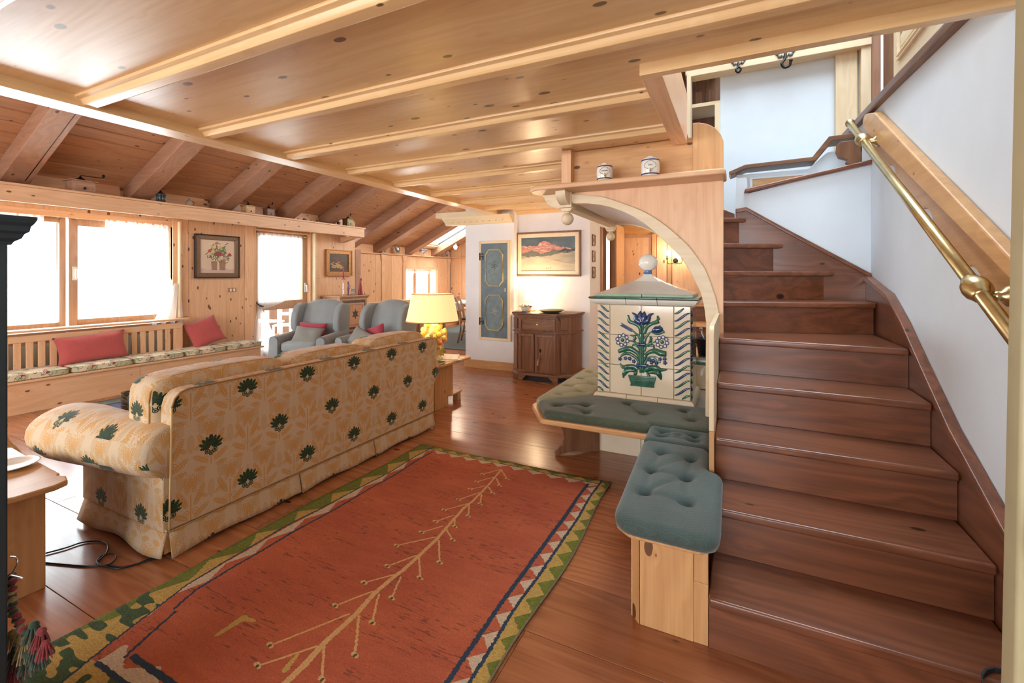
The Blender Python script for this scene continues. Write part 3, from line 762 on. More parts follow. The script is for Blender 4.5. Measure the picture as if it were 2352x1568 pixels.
for yy in (3.37, 1.93):
    p = P0 + dv * ((3.70 - yy) / abs(dv.y))
    along([(.0205, -.05), (.026, -.045), (.027, -.036), (.036, -.018), (.038, 0), (.036, .018), (.027, .036), (.026, .045), (.0205, .05)], p, 'collar')
    x = G(); p2 = p + Vector((0, -.03, -.035)); x.tube([p + Vector((.02, -.0, -.006)), p2 + Vector((.035, .0, .012)), p2 + Vector((.06, 0, .012))], [.012, .009, .011], 10)
    x.lathe([(.012, .0), (.018, .012), (.016, .02), (.030, .032), (.034, .040), (.034, .05)], tuple(p2 + Vector((.022, 0, .012))), 20, ax='x')
    build('bracket', x, BRASS, hr, smooth=True)
# open door leaf at the right edge with its brass knob
dr = thing('door_leaf', 'edge of an open olive painted door with brass knob, at the right edge', 'door', (.6, .9, 0))
DM = plain('olive_paint', (.38, .33, .19), .4, noise=.06, nscale=12, bump=.05)
Md = T(.346, .90, 0) @ Matrix.Rotation(math.radians(.9), 4, 'Y')
build('leaf', G().box(.0, .38, -.0, .042, .01, 2.10, Md), DM, dr, bevel=.006)
build('knob', G().lathe([(.010, .0), (.010, -.03), (.022, -.036), (.036, -.052), (.040, -.066), (.034, -.082), (.018, -.094), (.001, -.097)], (.395, .90, .93), 24, ax='y'), BRASS, dr, smooth=True)
g = G(); pts = []
for u, v in ((2262, 1585), (2253, 1565), (2253, 1550), (2262, 1538), (2280, 1533), (2300, 1537), (2325, 1551)):
    r = _ray(u, v); t = (.199 - CH) / r[2]; pts.append((r[0] * t, r[1] * t, .199))
for k in range(len(pts)): g.v += [(pts[k][0], pts[k][1], .191), (pts[k][0], pts[k][1], .203), (pts[k][0] + .003, pts[k][1] - .004, .203), (pts[k][0] + .003, pts[k][1] - .004, .191)]
for k in range(len(pts) - 1):
    for j in range(4): g.f.append((k * 4 + j, k * 4 + (j + 1) % 4, k * 4 + 4 + (j + 1) % 4, k * 4 + 4 + j))
tag(build('strap', g, plain('black_webbing', (.02, .025, .03), .7), None), 'black strap lying curled on the lowest stair, bottom right', 'strap')

# ================================================================== TILED STOVE
CER = plain('cream_glaze', srgb(232, 214, 184), .12, noise=.03, nscale=8, Coat_Weight=.5)
CERW = plain('white_glaze', srgb(242, 238, 226), .12, noise=.02, nscale=8, Coat_Weight=.5)
GRN = plain('green_glaze', (.030, .14, .085), .10, noise=.35, nscale=22, Coat_Weight=.8)
BLU = plain('blue_glaze', (.018, .050, .155), .10, noise=.35, nscale=22, Coat_Weight=.8)
PGRN = plain('pale_green_glaze', srgb(168, 196, 168), .15, noise=.12, nscale=30, Coat_Weight=.5)
SB = plain('blue_band', (.10, .20, .42), .15)
sv = thing('tiled_stove', 'cream tiled stove with raised flower basket relief and white ball on top', 'stove', (-.585, 3.50, .40))
X0, X1, Y0, Y1, Z0, Z1 = -.912, -.272, 3.275, 3.755, .455, 1.092
build('core', G().box(X0 + .02, X1 - .02, Y0 + .02, Y1 - .02, .39, 1.10), plain('grout', (.5, .44, .34), .8), sv)
cols = [X0, X0 + .092, (X0 + X1) / 2 - .006, X1 - .108, X1]
rows = [Z0, Z0 + .205, Z0 + .422, Z1]
gp = .0015
for i in range(4):
    for j in range(3):
        build('tile', G().box(cols[i] + gp, cols[i + 1] - gp, Y0, Y0 + .03, rows[j] + gp, rows[j + 1] - gp), CER, sv, bevel=.003)
for j in range(3):   # side faces
    for (a, b_) in ((Y0 + .031, Y0 + .24), (Y0 + .24, Y1)):
        build('tile', G().box(X1 - .03, X1, a + gp, b_ - gp, rows[j] + gp, rows[j + 1] - gp), CER, sv, bevel=.003)
        build('tile', G().box(X0, X0 + .03, a + gp, b_ - gp, rows[j] + gp, rows[j + 1] - gp), CER, sv, bevel=.003)
# twisted rope stripes of the corner columns
def stripes(xa, xb, drop, y=None):
    n = 0; z = Z0 - .02
    while z < Z1 + .02:
        pts = []
        for k in range(9):
            u = k / 8
            s_ = u * u * (3 - 2 * u)
            zz = z + drop * (1 - s_) if drop > 0 else z + (-drop) * s_
            pts.append((xa + (xb - xa) * u, (Y0 - .001) if y is None else y, zz))
        pts = [p for p in pts if Z0 + .004 < p[2] < Z1 - .004]
        if len(pts) > 3:
            rr = [.0068 * math.sin(PI * (i + .9) / (len(pts) + .8)) + .0018 for i in range(len(pts))]
            build('rope_stripe', G().tube(pts, rr, 8), GRN if n % 2 == 0 else BLU, sv, smooth=True)
        n += 1; z += .0505
stripes(X0 + .003, X0 + .086, .052)
stripes(X1 - .104, X1 - .006, -.056)
n = 0; z = Z0
while z < Z1 - .04:   # the same ropes turning the corner
    build('rope_stripe', G().tube([(X1 + .001, Y0 + .002, z + .045), (X1 + .004, Y0 + .03, z + .02), (X1 + .001, Y0 + .07, z + .002)], [.008, .008, .003], 8), GRN if n % 2 == 0 else BLU, sv, smooth=True)
    n += 1; z += .0505
# relief of the flower basket, measured on the front face
def rp(a, b_, y=Y0): return on_y(1380 + a / 6.532, 690 + b_ / 6.532, y)
def leaf(pts, wid, m, nm='leaf', n=10, taper=1):
    """raised tapered stroke through relief points"""
    P = [Vector(rp(*p)) for p in pts]; out = []
    k = 4 * (len(P) - 1)
    for i in range(k + 1):
        t = i / k * (len(P) - 1); j = min(int(t), len(P) - 2); f = t - j
        p0 = P[max(j - 1, 0)]; p1 = P[j]; p2 = P[j + 1]; p3 = P[min(j + 2, len(P) - 1)]
        out.append(.5 * ((2 * p1) + (p2 - p0) * f + (2 * p0 - 5 * p1 + 4 * p2 - p3) * f * f + (3 * p1 - p0 - 3 * p2 + p3) * f ** 3))
    w_ = wid if isinstance(wid, list) else [wid * .35, wid, wid * .9, wid * .2]
    rr = []
    for i in range(len(out)):
        t = i / (len(out) - 1) * (len(w_) - 1); j = min(int(t), len(w_) - 2)
        rr.append(((w_[j] * (1 - (t - j)) + w_[j + 1] * (t - j))) / 6.532 * .00294 * .72)
    return build(nm, G().tube(out, rr, 8), m, sv, smooth=True)
for pts, wd, m in [
    ([(632, 1080), (632, 800), (630, 560), (634, 340)], [34, 34, 32, 28], GRN), ([(600, 1080), (602, 800), (600, 560), (598, 430)], [34, 40, 44, 30], GRN),
    ([(600, 500), (585, 400), (510, 345), (430, 310), (410, 215)], [40, 46, 40, 44, 20], GRN),
    ([(655, 500), (690, 400), (770, 345), (860, 310), (850, 225)], [36, 44, 40, 52, 16], GRN),
    ([(600, 640), (575, 540), (520, 490), (470, 440)], [36, 34, 22, 14], GRN), ([(655, 620), (680, 550), (740, 480), (800, 470)], [34, 30, 20, 12], GRN),
    ([(590, 760), (560, 660), (490, 615), (420, 600)], [34, 28, 20, 14], GRN), ([(520, 640), (500, 590), (520, 540), (440, 520)], [16, 34, 40, 10], GRN),
    ([(655, 760), (680, 680), (750, 640), (820, 620)], [30, 26, 20, 14], GRN), ([(720, 640), (740, 610), (760, 580), (735, 540)], [10, 34, 40, 16], GRN),
    ([(575, 720), (540, 680), (490, 660), (455, 700)], [16, 28, 26, 10], GRN), ([(700, 690), (760, 670), (800, 690), (790, 715)], [12, 34, 30, 12], GRN),
    ([(585, 900), (560, 800), (440, 720), (330, 740), (265, 765)], [34, 46, 60, 56, 44], GRN),
    ([(650, 900), (690, 800), (800, 755), (900, 790), (985, 800)], [34, 40, 60, 76, 60], GRN),
    ([(580, 960), (540, 870), (440, 800), (350, 800), (290, 850)], [30, 34, 40, 34, 14], GRN),
    ([(660, 960), (700, 870), (770, 840), (850, 850)], [30, 26, 18, 10], GRN), ([(770, 840), (830, 880), (850, 920), (900, 930)], [10, 14, 16, 14], GRN),
    ([(560, 1040), (500, 990), (400, 990), (330, 1000), (290, 940)], [50, 50, 56, 40, 12], GRN),
    ([(665, 1060), (720, 1010), (830, 1010), (900, 1040), (995, 1035)], [50, 56, 60, 44, 14], GRN),
    ([(520, 1060), (440, 1040), (380, 1060), (345, 1110), (340, 1160)], [30, 50, 60, 50, 16], GRN),
    ([(700, 1080), (790, 1070), (860, 1090), (890, 1140), (905, 1190)], [30, 50, 64, 50, 14], GRN),
    ([(545, 1050), (520, 1090), (500, 1150)], [20, 44, 14], GRN), ([(690, 1090), (720, 1130), (735, 1180)], [20, 40, 14], GRN)]:
    leaf(pts, wd, m)
for pts, wd in [([(610, 335), (540, 300), (520, 220), (465, 180)], [60, 66, 40, 6]), ([(625, 335), (700, 300), (735, 220), (800, 195)], [60, 66, 40, 6]),
                ([(610, 330), (585, 260), (592, 200), (595, 155)], [70, 70, 56, 6]), ([(628, 330), (645, 260), (650, 200), (655, 160)], [70, 70, 50, 6]), ([(600, 325), (620, 300), (640, 325)], [50, 70, 50])]:
    leaf(pts, wd, BLU, 'petal')
for k in range(9):
    t = k / 8; x, y = 480 - 150 * t, 455 - 85 * t
    leaf([(x + 12, y + 8), (x - 25, y - 38)], [10, 16, 4], BLU, 'ear_grain'); leaf([(x + 12, y + 8), (x - 48, y + 2)], [10, 16, 4], BLU, 'ear_grain')
leaf([(765, 470), (830, 440), (900, 430), (935, 430)], [20, 84, 70, 20], BLU, 'bud'); leaf([(770, 480), (850, 500), (930, 470), (955, 460)], [16, 30, 34, 24], GRN); leaf([(800, 410), (870, 395), (900, 380)], [10, 22, 34], GRN)
for cx, cy in ((325, 592), (920, 622)):
    build('flower_eye', G().ball(rp(cx, cy), .0062 * 1.05 * 2.2, .010, .0135, 14, 8), GRN, sv, smooth=True)
    for k in range(8):
        a = 2 * PI * k / 8 + .2; px_, py_ = cx + 76 * math.cos(a), cy + 72 * math.sin(a) * 1.02
        c = Vector(rp(px_, py_)); g = G()
        g.tube([(c.x + .0118 * math.cos(t), c.y - .003, c.z + .0118 * math.sin(t)) for t in [2 * PI * q / 14 for q in range(15)]], .0036, 6)
        build('petal', g, BLU, sv, smooth=True); build('petal_eye', G().ball(c, .0095, .004, .0095, 10, 6), CERW, sv, smooth=True)
for cx, cy in ((290, 875), (370, 865), (435, 870), (497, 912), (735, 892), (788, 900), (762, 930), (890, 880), (958, 875), (965, 935), (835, 940)):
    c = Vector(rp(cx, cy)); g = G(); g.ball(c, .0105, .009, .0125, 10, 7)
    for k in range(5): g.ball((c.x + .010 * math.cos(k * 1.256), c.y - .003, c.z + .010 * math.sin(k * 1.256)), .0055, .006, .0055, 8, 6)
    build('blossom', g, BLU, sv, smooth=True)
leaf([(562, 655), (680, 662)], [48, 50, 48], BLU, 'band'); leaf([(535, 968), (715, 982)], [40, 44, 40], BLU, 'band')
bk = [rp(410, 1110), rp(835, 1140), rp(800, 1285), rp(808, 1308), rp(438, 1272), rp(450, 1240)]
build('basket', G().prism([(p[0], p[2]) for p in bk], 'y', Y0 - .012, Y0 + .002), GRN, sv, bevel=.004)
g = G()
for k in range(26):
    a = 425 + k * 17
    if 440 + 20 < a < 800: g.tube([rp(a - 22, 1262, Y0 - .013), rp(a + 22, 1150 + 8, Y0 - .013)], .0018, 5)
for k in range(5): g.tube([rp(445, 1150 + k * 27, Y0 - .0125), rp(800, 1172 + k * 29, Y0 - .0125)], .0022, 5)
build('basket_weave', g, GRN, sv, smooth=True)
# cornice, plinth, roof and ball
def ringprof(prof, m, nm, parts=3):
    for k in range(parts):
        xa = X0 + (X1 - X0) * k / parts; xb = X0 + (X1 - X0) * (k + 1) / parts
        e0 = prof if k == 0 else None
        g = G(); n_ = len(prof)
        vs = []
        for d, z in prof:
            xs0 = xa - d if k == 0 else xa + gp; xs1 = xb + d if k == parts - 1 else xb - gp
            vs.append((xs0, xs1, d, z))
        va = [(x0_, Y0 - d, z) for x0_, x1_, d, z in vs]; vb = [(x1_, Y0 - d, z) for x0_, x1_, d, z in vs]
        vc = [(x1_, Y1 + d, z) for x0_, x1_, d, z in vs]; vd = [(x0_, Y1 + d, z) for x0_, x1_, d, z in vs]
        A = va + vb + vc + vd; F = []
        for s_ in range(4):
            for i in range(n_ - 1):
                p, q = s_ * n_, ((s_ + 1) % 4) * n_; F.append((p + i, q + i, q + i + 1, p + i + 1))
        F.append((0, n_, 2 * n_, 3 * n_)); F.append((n_ - 1, 2 * n_ - 1, 3 * n_ - 1, 4 * n_ - 1))
        g.add(A, F); build(nm, g, m, sv, bevel=.0015, seg=1)
ringprof([(0.0, 1.093), (.012, 1.095), (.030, 1.105), (.040, 1.120), (.044, 1.133)], CERW, 'cornice_tile')
ringprof([(.044, 1.134), (.053, 1.138), (.054, 1.146), (.046, 1.150)], GRN, 'cornice_edge', 3)
ringprof([(.012, 1.150), (.016, 1.158), (.012, 1.170)], PGRN, 'roof_edge', 2)
ringprof([(.026, .40), (.026, .425), (.016, .445), (.004, .455)], CER, 'plinth_tile')
g = G(); xc, yc = (X0 + X1) / 2, (Y0 + Y1) / 2; hx, hy = (X1 - X0) / 2 + .008, (Y1 - Y0) / 2 + .008
vs = []; fs = []
for i in range(13):
    t = i / 12; e = (1 - t) ** 1.75 if t < 1 else 0; e = .085 + .915 * e; z = 1.170 + .145 * t ** .85
    vs += [(xc - hx * e, yc - hy * e, z), (xc + hx * e, yc - hy * e, z), (xc + hx * e, yc + hy * e, z), (xc - hx * e, yc + hy * e, z)]
    if i:
        for k in range(4): fs.append(((i - 1) * 4 + k, (i - 1) * 4 + (k + 1) % 4, i * 4 + (k + 1) % 4, i * 4 + k))
fs += [(0, 1, 2, 3), (48, 49, 50, 51)]
g.add(vs, fs); build('stove_roof', g, CERW, sv, bevel=.002, seg=1)
build('neck', G().lathe([(.034, 1.312), (.030, 1.318), (.027, 1.335), (.03, 1.342)], (xc, yc, 0), 20), SB, sv, smooth=True)
build('ball_finial', G().ball((xc, yc, 1.398), .070, .070, .063, 28, 18), CERW, sv, smooth=True)

# masonry base with hob behind, and its small pots
ms = thing('masonry_seat', 'low cream tiled masonry block under the stove and bench', 'masonry', (-.6, 3.7, 0))
for a, b_ in ((-.915, -.61), (-.61, -.30), (-.30, -.12)):
    build('tile', G().box(a + gp, b_ - gp, 3.33, 3.36, .0, .355), CER, ms, bevel=.003)
build('core', G().box(-.91, -.12, 3.36, 4.2, 0, .385), plain('grout', (.5, .44, .34), .8), ms)
hob = thing('tiled_hob', 'cream tiled ledge with green edge behind the stove on the right', 'hob', (-.2, 4.2, 0))
build('body', G().box(-.36, -.10, 3.95, 4.55, .39, .585), CER, hob, bevel=.003); build('edge', G().box(-.365, -.09, 3.93, 4.56, .586, .612), GRN, hob, bevel=.006)
build('top_plate', G().box(-.35, -.10, 3.97, 4.54, .612, .64), plain('steel', (.30, .27, .22), .3, .8), hob)
t = thing('coal_bucket', 'dark bucket with fire tools behind the stove', 'bucket', (-.20, 4.12, .641))
build('bucket', G().lathe([(.001, .641), (.075, .642), (.095, .78), (.099, .78), (.092, .775), (.07, .65), (.001, .648)], (-.21, 4.12, 0), 20), plain('blue_black', (.012, .02, .045), .3, .3), t, smooth=True)
for k in range(4):
    build('fire_tool', G().tube([(-.21, 4.12, .66), (-.26 + .05 * k, 4.08 + .02 * k, .86 + .015 * k)], .006, 6).ball((-.26 + .05 * k, 4.08 + .02 * k, .86 + .015 * k), .013, nu=8, nv=6), plain('tool_steel', (.6, .6, .58), .25, .9), t, smooth=True)

# ================================================================== CANOPY over the stove
cn = thing('stove_canopy', 'pine arch and shelf canopy framing the tiled stove', 'wooden canopy', (-.6, 3.05, 1.8))
inner = [on_y(u, v, 3.03) for u, v in [(1317, 468), (1350, 468), (1379, 471), (1405, 477), (1430, 486), (1456, 498), (1481, 514), (1507, 535), (1532, 559), (1550, 576), (1567, 594), (1584, 620), (1598, 648), (1609, 670), (1615, 692), (1619, 712), (1622, 740)]]
outer = [on_y(u, v, 3.03) for u, v in [(1308, 446), (1345, 448), (1379, 451), (1405, 458), (1430, 467), (1456, 476), (1481, 487), (1507, 502), (1532, 520), (1558, 542), (1583, 566), (1601, 590), (1618, 615), (1629, 640), (1643, 681), (1650, 712), (1653, 739)]]
inner = [(p[0], p[2]) for p in inner]; outer = [(p[0], p[2]) for p in outer]
build('arch_board', G().prism(inner + [(-.166, .425), (-.068, .425), (-.068, 1.88), (-1.03, 1.88)], 'y', 3.045, 3.085), wood('Z', 'pine', 1.0), cn, bevel=.003)
# arch trim as a strip of quads, proud of the board
g = G(); vs = []; fs = []
I = inner + [(-.167, .44)]; O = outer + [(-.088, .44)]
for (a, b_) in zip(I, O):
    vs += [(a[0], 3.012, a[1]), (b_[0], 3.012, b_[1]), (b_[0], 3.044, b_[1]), (a[0], 3.044, a[1])]
for i in range(len(I) - 1):
    for k in range(4): fs.append((i * 4 + k, i * 4 + (k + 1) % 4, (i + 1) * 4 + (k + 1) % 4, (i + 1) * 4 + k))
fs += [(0, 1, 2, 3), tuple(4 * (len(I) - 1) + k for k in range(4))]
g.add(vs, fs); build('arch_trim', g, wood('X', 'pale', .25), cn, bevel=.004)
th = [PI * k / 10 for k in range(11)]
build('shelf', G().prism([(-1.22, 2.84)] + [(-.10 + .05 * math.sin(a), 2.84 + .05 - .05 * math.cos(a)) for a in th[:6]] + [(-.05, 3.10), (-1.16, 3.10)] + [(-1.16, 3.10), (-1.28, 3.05), (-1.30, 2.97), (-1.28, 2.88)], 'z', 1.878, 1.912), wood('X', 'pine', .5), cn, bevel=.010, seg=3)
build('upright_board', G().prism([(-.242, 1.912), (-.068, 1.912), (-.068, 2.12)] + [(-.242 + .174 * math.cos(a), 2.10 + .155 * math.sin(a)) for a in [PI / 2 * k / 8 for k in range(1, 9)]], 'y', 3.05, 3.085), wood('Z', 'honey', .7), cn, bevel=.003)
build('back_board', G().box(-1.04, -.245, 3.09, 3.12, 1.90, 2.175), wood('X', 'honey', 1.2), cn)
build('corner_post', G().box(-1.10, -1.03, 3.02, 3.09, 1.912, 2.178), wood('Z', 'pine', .4), cn, bevel=.003)
q = [PI / 2 * k / 8 for k in range(9)]
build('bracket', G().prism([(-1.10, 1.877), (-1.24, 1.877), (-1.24, 1.86)] + [(-1.10 - .13 * math.cos(a), 1.86 - .085 * math.sin(a)) for a in q], 'y', 3.02, 3.09), wood('X', 'pale', .4), cn, bevel=.003)
build('bracket', G().prism([(3.02, 1.877), (2.90, 1.877), (2.90, 1.86)] + [(3.02 - .12 * math.cos(a), 1.86 - .07 * math.sin(a)) for a in q], 'x', -1.10, -1.03), wood('Y', 'pale', .4), cn, bevel=.003)
def pendant(x, y):
    build('pendant', G().box(x - .045, x + .045, y - .045, y + .045, 1.775, 1.88).prism([(x - .045, 1.775), (x + .045, 1.775), (x + .03, 1.75), (x - .03, 1.75)], 'y', y - .03, y + .03), wood('Z', 'pale', .3), cn, bevel=.004)
    build('ball', G().lathe([(.022, 1.752), (.020, 1.742), (.022, 1.738)], (x, y, 0), 16).ball((x, y, 1.700), .044, nu=20, nv=14), wood('Z', 'pale', .3), cn, smooth=True)
pendant(-1.065, 3.05); pendant(-1.15, 4.62)
build('side_beam', G().box(-1.16, -1.08, 3.09, 4.60, 1.79, 1.90), wood('Y', 'pale', .4), cn, bevel=.004)
build('bracket', G().prism([(-1.19, 1.88), (-1.32, 1.88), (-1.30, 1.84), (-1.24, 1.80), (-1.19, 1.79)], 'y', 4.58, 4.66), wood('X', 'pale', .4), cn, bevel=.003)
# white vault between front and rear arch
nI = len(inner); g = G()
rear = [(-1.10 + (p[0] - inner[0][0]) * .98, p[1] + .02) for p in inner]
g.add([(p[0], 3.086, p[1] + .012) for p in inner] + [(p[0], 4.58, p[1] + .012) for p in rear] + [(p[0], 3.086, p[1] + .05) for p in inner] + [(p[0], 4.58, p[1] + .05) for p in rear],
      [(i, i + 1, nI + i + 1, nI + i) for i in range(nI - 1)] + [(2 * nI + i, 3 * nI + i, 3 * nI + i + 1, 2 * nI + i + 1) for i in range(nI - 1)])
build('vault', g, PLASTER, cn, smooth=True)
ro = [(a + (b_[0] - o[0]), c + (b_[1] - o[1])) for (a, c), b_, o in zip(rear, outer, inner)]
g = G(); vs = []; fs = []
for a, b_ in zip(rear, ro): vs += [(a[0], 4.58, a[1]), (b_[0], 4.58, b_[1]), (b_[0], 4.63, b_[1]), (a[0], 4.63, a[1])]
for i in range(nI - 1):
    for k in range(4): fs.append((i * 4 + k, i * 4 + (k + 1) % 4, (i + 1) * 4 + (k + 1) % 4, (i + 1) * 4 + k))
g.add(vs, fs); build('rear_arch', g, wood('X', 'pale', .3), cn)
build('rear_board', G().prism(ro[:-3] + [(-.07, 1.4), (-.07, 1.9), (-1.10, 1.9)], 'y', 4.6, 4.63), wood('X', 'pine', .5), cn)

# canisters on the shelf
def text_on_cyl(txt, c, r, h, z, m, parent, a0=-PI / 2):
    cu = bpy.data.curves.new('t', 'FONT'); cu.body = txt; cu.size = h; cu.align_x = 'CENTER'; cu.align_y = 'CENTER'; cu.extrude = .0004
    ob = bpy.data.objects.new('t', cu); COL.objects.link(ob); bpy.context.view_layer.update()
    me = bpy.data.meshes.new_from_object(ob.evaluated_get(bpy.context.evaluated_depsgraph_get())); bpy.data.objects.remove(ob)
    g = G(); g.add([(c[0] + (r + .0012 + v.co.z) * math.cos(a0 + v.co.x / r), c[1] + (r + .0012 + v.co.z) * math.sin(a0 + v.co.x / r), z + v.co.y) for v in me.vertices], [tuple(p.vertices) for p in me.polygons])
    build('lettering', g, m, parent); bpy.data.meshes.remove(me)
NAVY = plain('navy_band', (.01, .02, .06), .25); GOLD = plain('gold_print', (.55, .40, .14), .3, .6); ROSE = plain('rose_print', (.55, .22, .14), .5); GREY = plain('grey_print', (.35, .38, .33), .5)
def canister(txt, x, r, label, prt, band):
    t = thing('spirit_barrel', label, 'jar', (x, 2.93, 1.913), 0)
    h = r * 2.05; z0 = 1.913
    pr = [(r * .82, 0), (r * .90, h * .10), (r * .985, h * .3), (r, h * .5), (r * .985, h * .7), (r * .90, h * .90), (r * .84, h * .96), (r * .5, h * .99)]
    build('body', G().lathe([(a, b_ + z0) for a, b_ in pr], (x, 2.93, 0), 32), CERW, t, smooth=True)
    build('lid', G().lathe([(r * .40, h * .985 + z0), (r * .42, h * 1.04 + z0), (r * .36, h * 1.09 + z0), (r * .10, h * 1.12 + z0)], (x, 2.93, 0), 20), CERW, t, smooth=True)
    for f in (.14, .86): build('band', G().lathe([(r * .90, z0 + h * (f - .03)), (r * (.955 if f < .5 else .945), z0 + h * (f - .028)), (r * .95, z0 + h * (f + .028)), (r * .9, z0 + h * (f + .03))], (x, 2.93, 0), 32), band, t, smooth=True)
    a0 = math.atan2(-2.93, -x) + 0
    text_on_cyl(txt, (x, 2.93), r, r * .25, z0 + h * .55, BLACK, t, a0)
    g = G(); n_ = 36
    pts = []
    for k in range(n_ + 1):
        a = 2 * PI * k / n_; dx = .62 * r * 1.0 * math.cos(a); dz = .21 * h * math.sin(a) * (1 + .15 * math.cos(4 * a))
        pts.append((x + (r + .0004) * math.cos(a0 + dx / r), 2.93 + (r + .0004) * math.sin(a0 + dx / r), z0 + h * .55 + dz))
    g.tube(pts, .0014, 5)
    for p in pts[::3]: g.ball(p, .0035, .002, .003, 6, 4)
    build('label_wreath', g, prt, t)
    f = Vector((math.cos(a0), math.sin(a0), 0)); p = Vector((x, 2.93, z0 + h * .24)) + f * r
    build('tap', G().tube([p - f * .004, p + f * .02, p + f * .022 - Vector((0, 0, .014))], .005, 8).ball(p + f * .015 + Vector((0, 0, .009)), .004, .004, .008, 8, 6), BRASS, t, smooth=True)
canister('SHERRY', -.768, .053, 'smaller white ceramic spirit barrel marked SHERRY on the canopy shelf', ROSE, NAVY)
canister('GIN', -.480, .058, 'larger white ceramic spirit barrel marked GIN on the canopy shelf', GREY, plain('blue_band_2', (.02, .05, .20), .25))

# ================================================================== STOVE BENCH and its pads
def resample(poly, n):
    P = [Vector(p) for p in poly] + [Vector(poly[0])]; d = [0]
    for a, b_ in zip(P[:-1], P[1:]): d.append(d[-1] + (b_ - a).length)
    out = []
    for k in range(n):
        t = d[-1] * k / n; j = max(i for i in range(len(d)) if d[i] <= t + 1e-9); j = min(j, len(P) - 2)
        f = (t - d[j]) / max(1e-9, d[j + 1] - d[j]); out.append(P[j] * (1 - f) + P[j + 1] * f)
    return out
def rounded(poly, r, k=5):
    out = []; n = len(poly)
    for i in range(n):
        p = Vector(poly[i]); a = Vector(poly[i - 1]); b_ = Vector(poly[(i + 1) % n])
        ra = min(r, (a - p).length * .45); rb = min(r, (b_ - p).length * .45)
        A = p + (a - p).normalized() * ra; B = p + (b_ - p).normalized() * rb
        for j in range(k + 1):
            t = j / k; out.append(tuple(A * (1 - t) ** 2 + p * 2 * t * (1 - t) + B * t * t))
    return out
def pad(poly, z0, th, dents, center=None, r=.03, n=150, rings=34):
    O = np.array([tuple(p) for p in resample(rounded(poly, r), n)])
    c = np.array(center if center else O.mean(0))
    ts = 1 - (1 - np.linspace(0.02, 1, rings)) ** 1.35
    vs = [(c[0], c[1])]; 
    for t in ts: vs += [tuple(c + (o - c) * t) for o in O]
    V = np.array(vs); A = O; B = np.roll(O, -1, 0)
    d = np.full(len(V), 9.)
    for a, b_ in zip(A, B):
        ab = b_ - a; u = np.clip(((V - a) @ ab) / (ab @ ab + 1e-12), 0, 1); q = a + u[:, None] * ab
        d = np.minimum(d, np.hypot(*(V - q).T))
    e = np.clip(d / .035, 0, 1); h = th * (.42 + .58 * np.sqrt(1 - (1 - e) ** 2)) + .008 * np.clip(d / .14, 0, 1)
    for (x, y) in dents:
        r2 = (V[:, 0] - x) ** 2 + (V[:, 1] - y) ** 2; h = h - th * .62 * np.exp(-r2 / .026 ** 2) - th * .12 * np.exp(-r2 / .07 ** 2)
        # pulled creases running to the neighbouring buttons
    for i, p in enumerate(dents):
        for q in dents[i + 1:]:
            p_, q_ = np.array(p), np.array(q); L_ = np.linalg.norm(q_ - p_)
            if L_ < .26:
                ab = q_ - p_; u = np.clip(((V - p_) @ ab) / (ab @ ab), 0, 1); dd = np.hypot(*(V - (p_ + u[:, None] * ab)).T)
                h = h - th * .16 * np.exp(-(dd / .016) ** 2)
    g = G(); m = len(V)
    g.v = [(V[i][0], V[i][1], z0 + h[i]) for i in range(m)] + [(c[0] + (V[i][0] - c[0]) * .985, c[1] + (V[i][1] - c[1]) * .985, z0) for i in range(m - n, m)]
    for k in range(n): g.f.append((0, 1 + k, 1 + (k + 1) % n))
    for j in range(rings - 1):
        for k in range(n): g.f.append((1 + j * n + k, 1 + (j + 1) * n + k, 1 + (j + 1) * n + (k + 1) % n, 1 + j * n + (k + 1) % n))
    for k in range(n): g.f.append((m - n + k, m + k, m + (k + 1) % n, m - n + (k + 1) % n))
    g.f.append(tuple(m + k for k in range(n)))
    return g
OLIVE = fabric('olive_upholstery', srgb(162, 162, 128), 170); MOSS = fabric('moss_upholstery', srgb(74, 84, 66), 170, .35); TEAL = fabric('teal_upholstery', srgb(66, 84, 80), 170, .35)
bn = thing('stove_bench', 'pine corner bench wrapping around the tiled stove', 'bench', (-.6, 2.9, 0))
seatA = [(-1.30, 2.96), (-1.12, 2.68), (-.44, 2.68), (-.44, 2.45), (-.12, 2.45), (-.12, 3.325), (-.912, 3.325), (-.93, 4.25), (-1.30, 4.25)]
build('seat', G().prism(rounded(seatA, .03), 'z', .355, .388), wood('X', 'honey', .6), bn, bevel=.008, seg=3)
build('seat', G().prism(rounded([(-.40, 1.70), (-.345, 1.655), (-.11, 1.655), (-.06, 1.70), (-.06, 2.20), (-.112, 2.21), (-.112, 2.448), (-.435, 2.448)], .01), 'z', .355, .388), wood('Y', 'honey', .8), bn, bevel=.006, seg=2)
E4 = wood('Z', 'honey', 1.0)
build('end_panel', G().box(-.322, -.135, 1.732, 1.757, 0, .354), E4, bn, bevel=.003)
build('end_panel', G().box(-.134, -.087, 1.734, 1.757, .216, .354), E4, bn, bevel=.002)
build('corner_panel', G().prism([(-.355, 1.765), (-.324, 1.733), (-.324, 1.757), (-.337, 1.775)], 'z', 0, .354), E4, bn)
build('side_panel', G().box(-.36, -.337, 1.767, 2.66, 0, .354), wood('Y', 'honey', 1.0), bn)
A_, B_ = Vector((-1.165, 3.10)), Vector((-.905, 3.325)); dd = (B_ - A_).normalized(); ang = math.atan2(dd.y, dd.x)
pf = [(-.05, .354), (-.045, .31), (-.02, .26), (.02, .215), (.05, .17), (.06, .12), (.045, .075), (.01, .058), (-.015, .03), (-.005, .0), (.05, .01), (.12, .02), (.20, .012), (.33, .0), (.33, .354)]
build('scroll_support', G().prism(pf, 'y', -.013, .013, T(A_.x, A_.y, 0, ang)), wood('Z', 'walnut', .6), bn, bevel=.004)
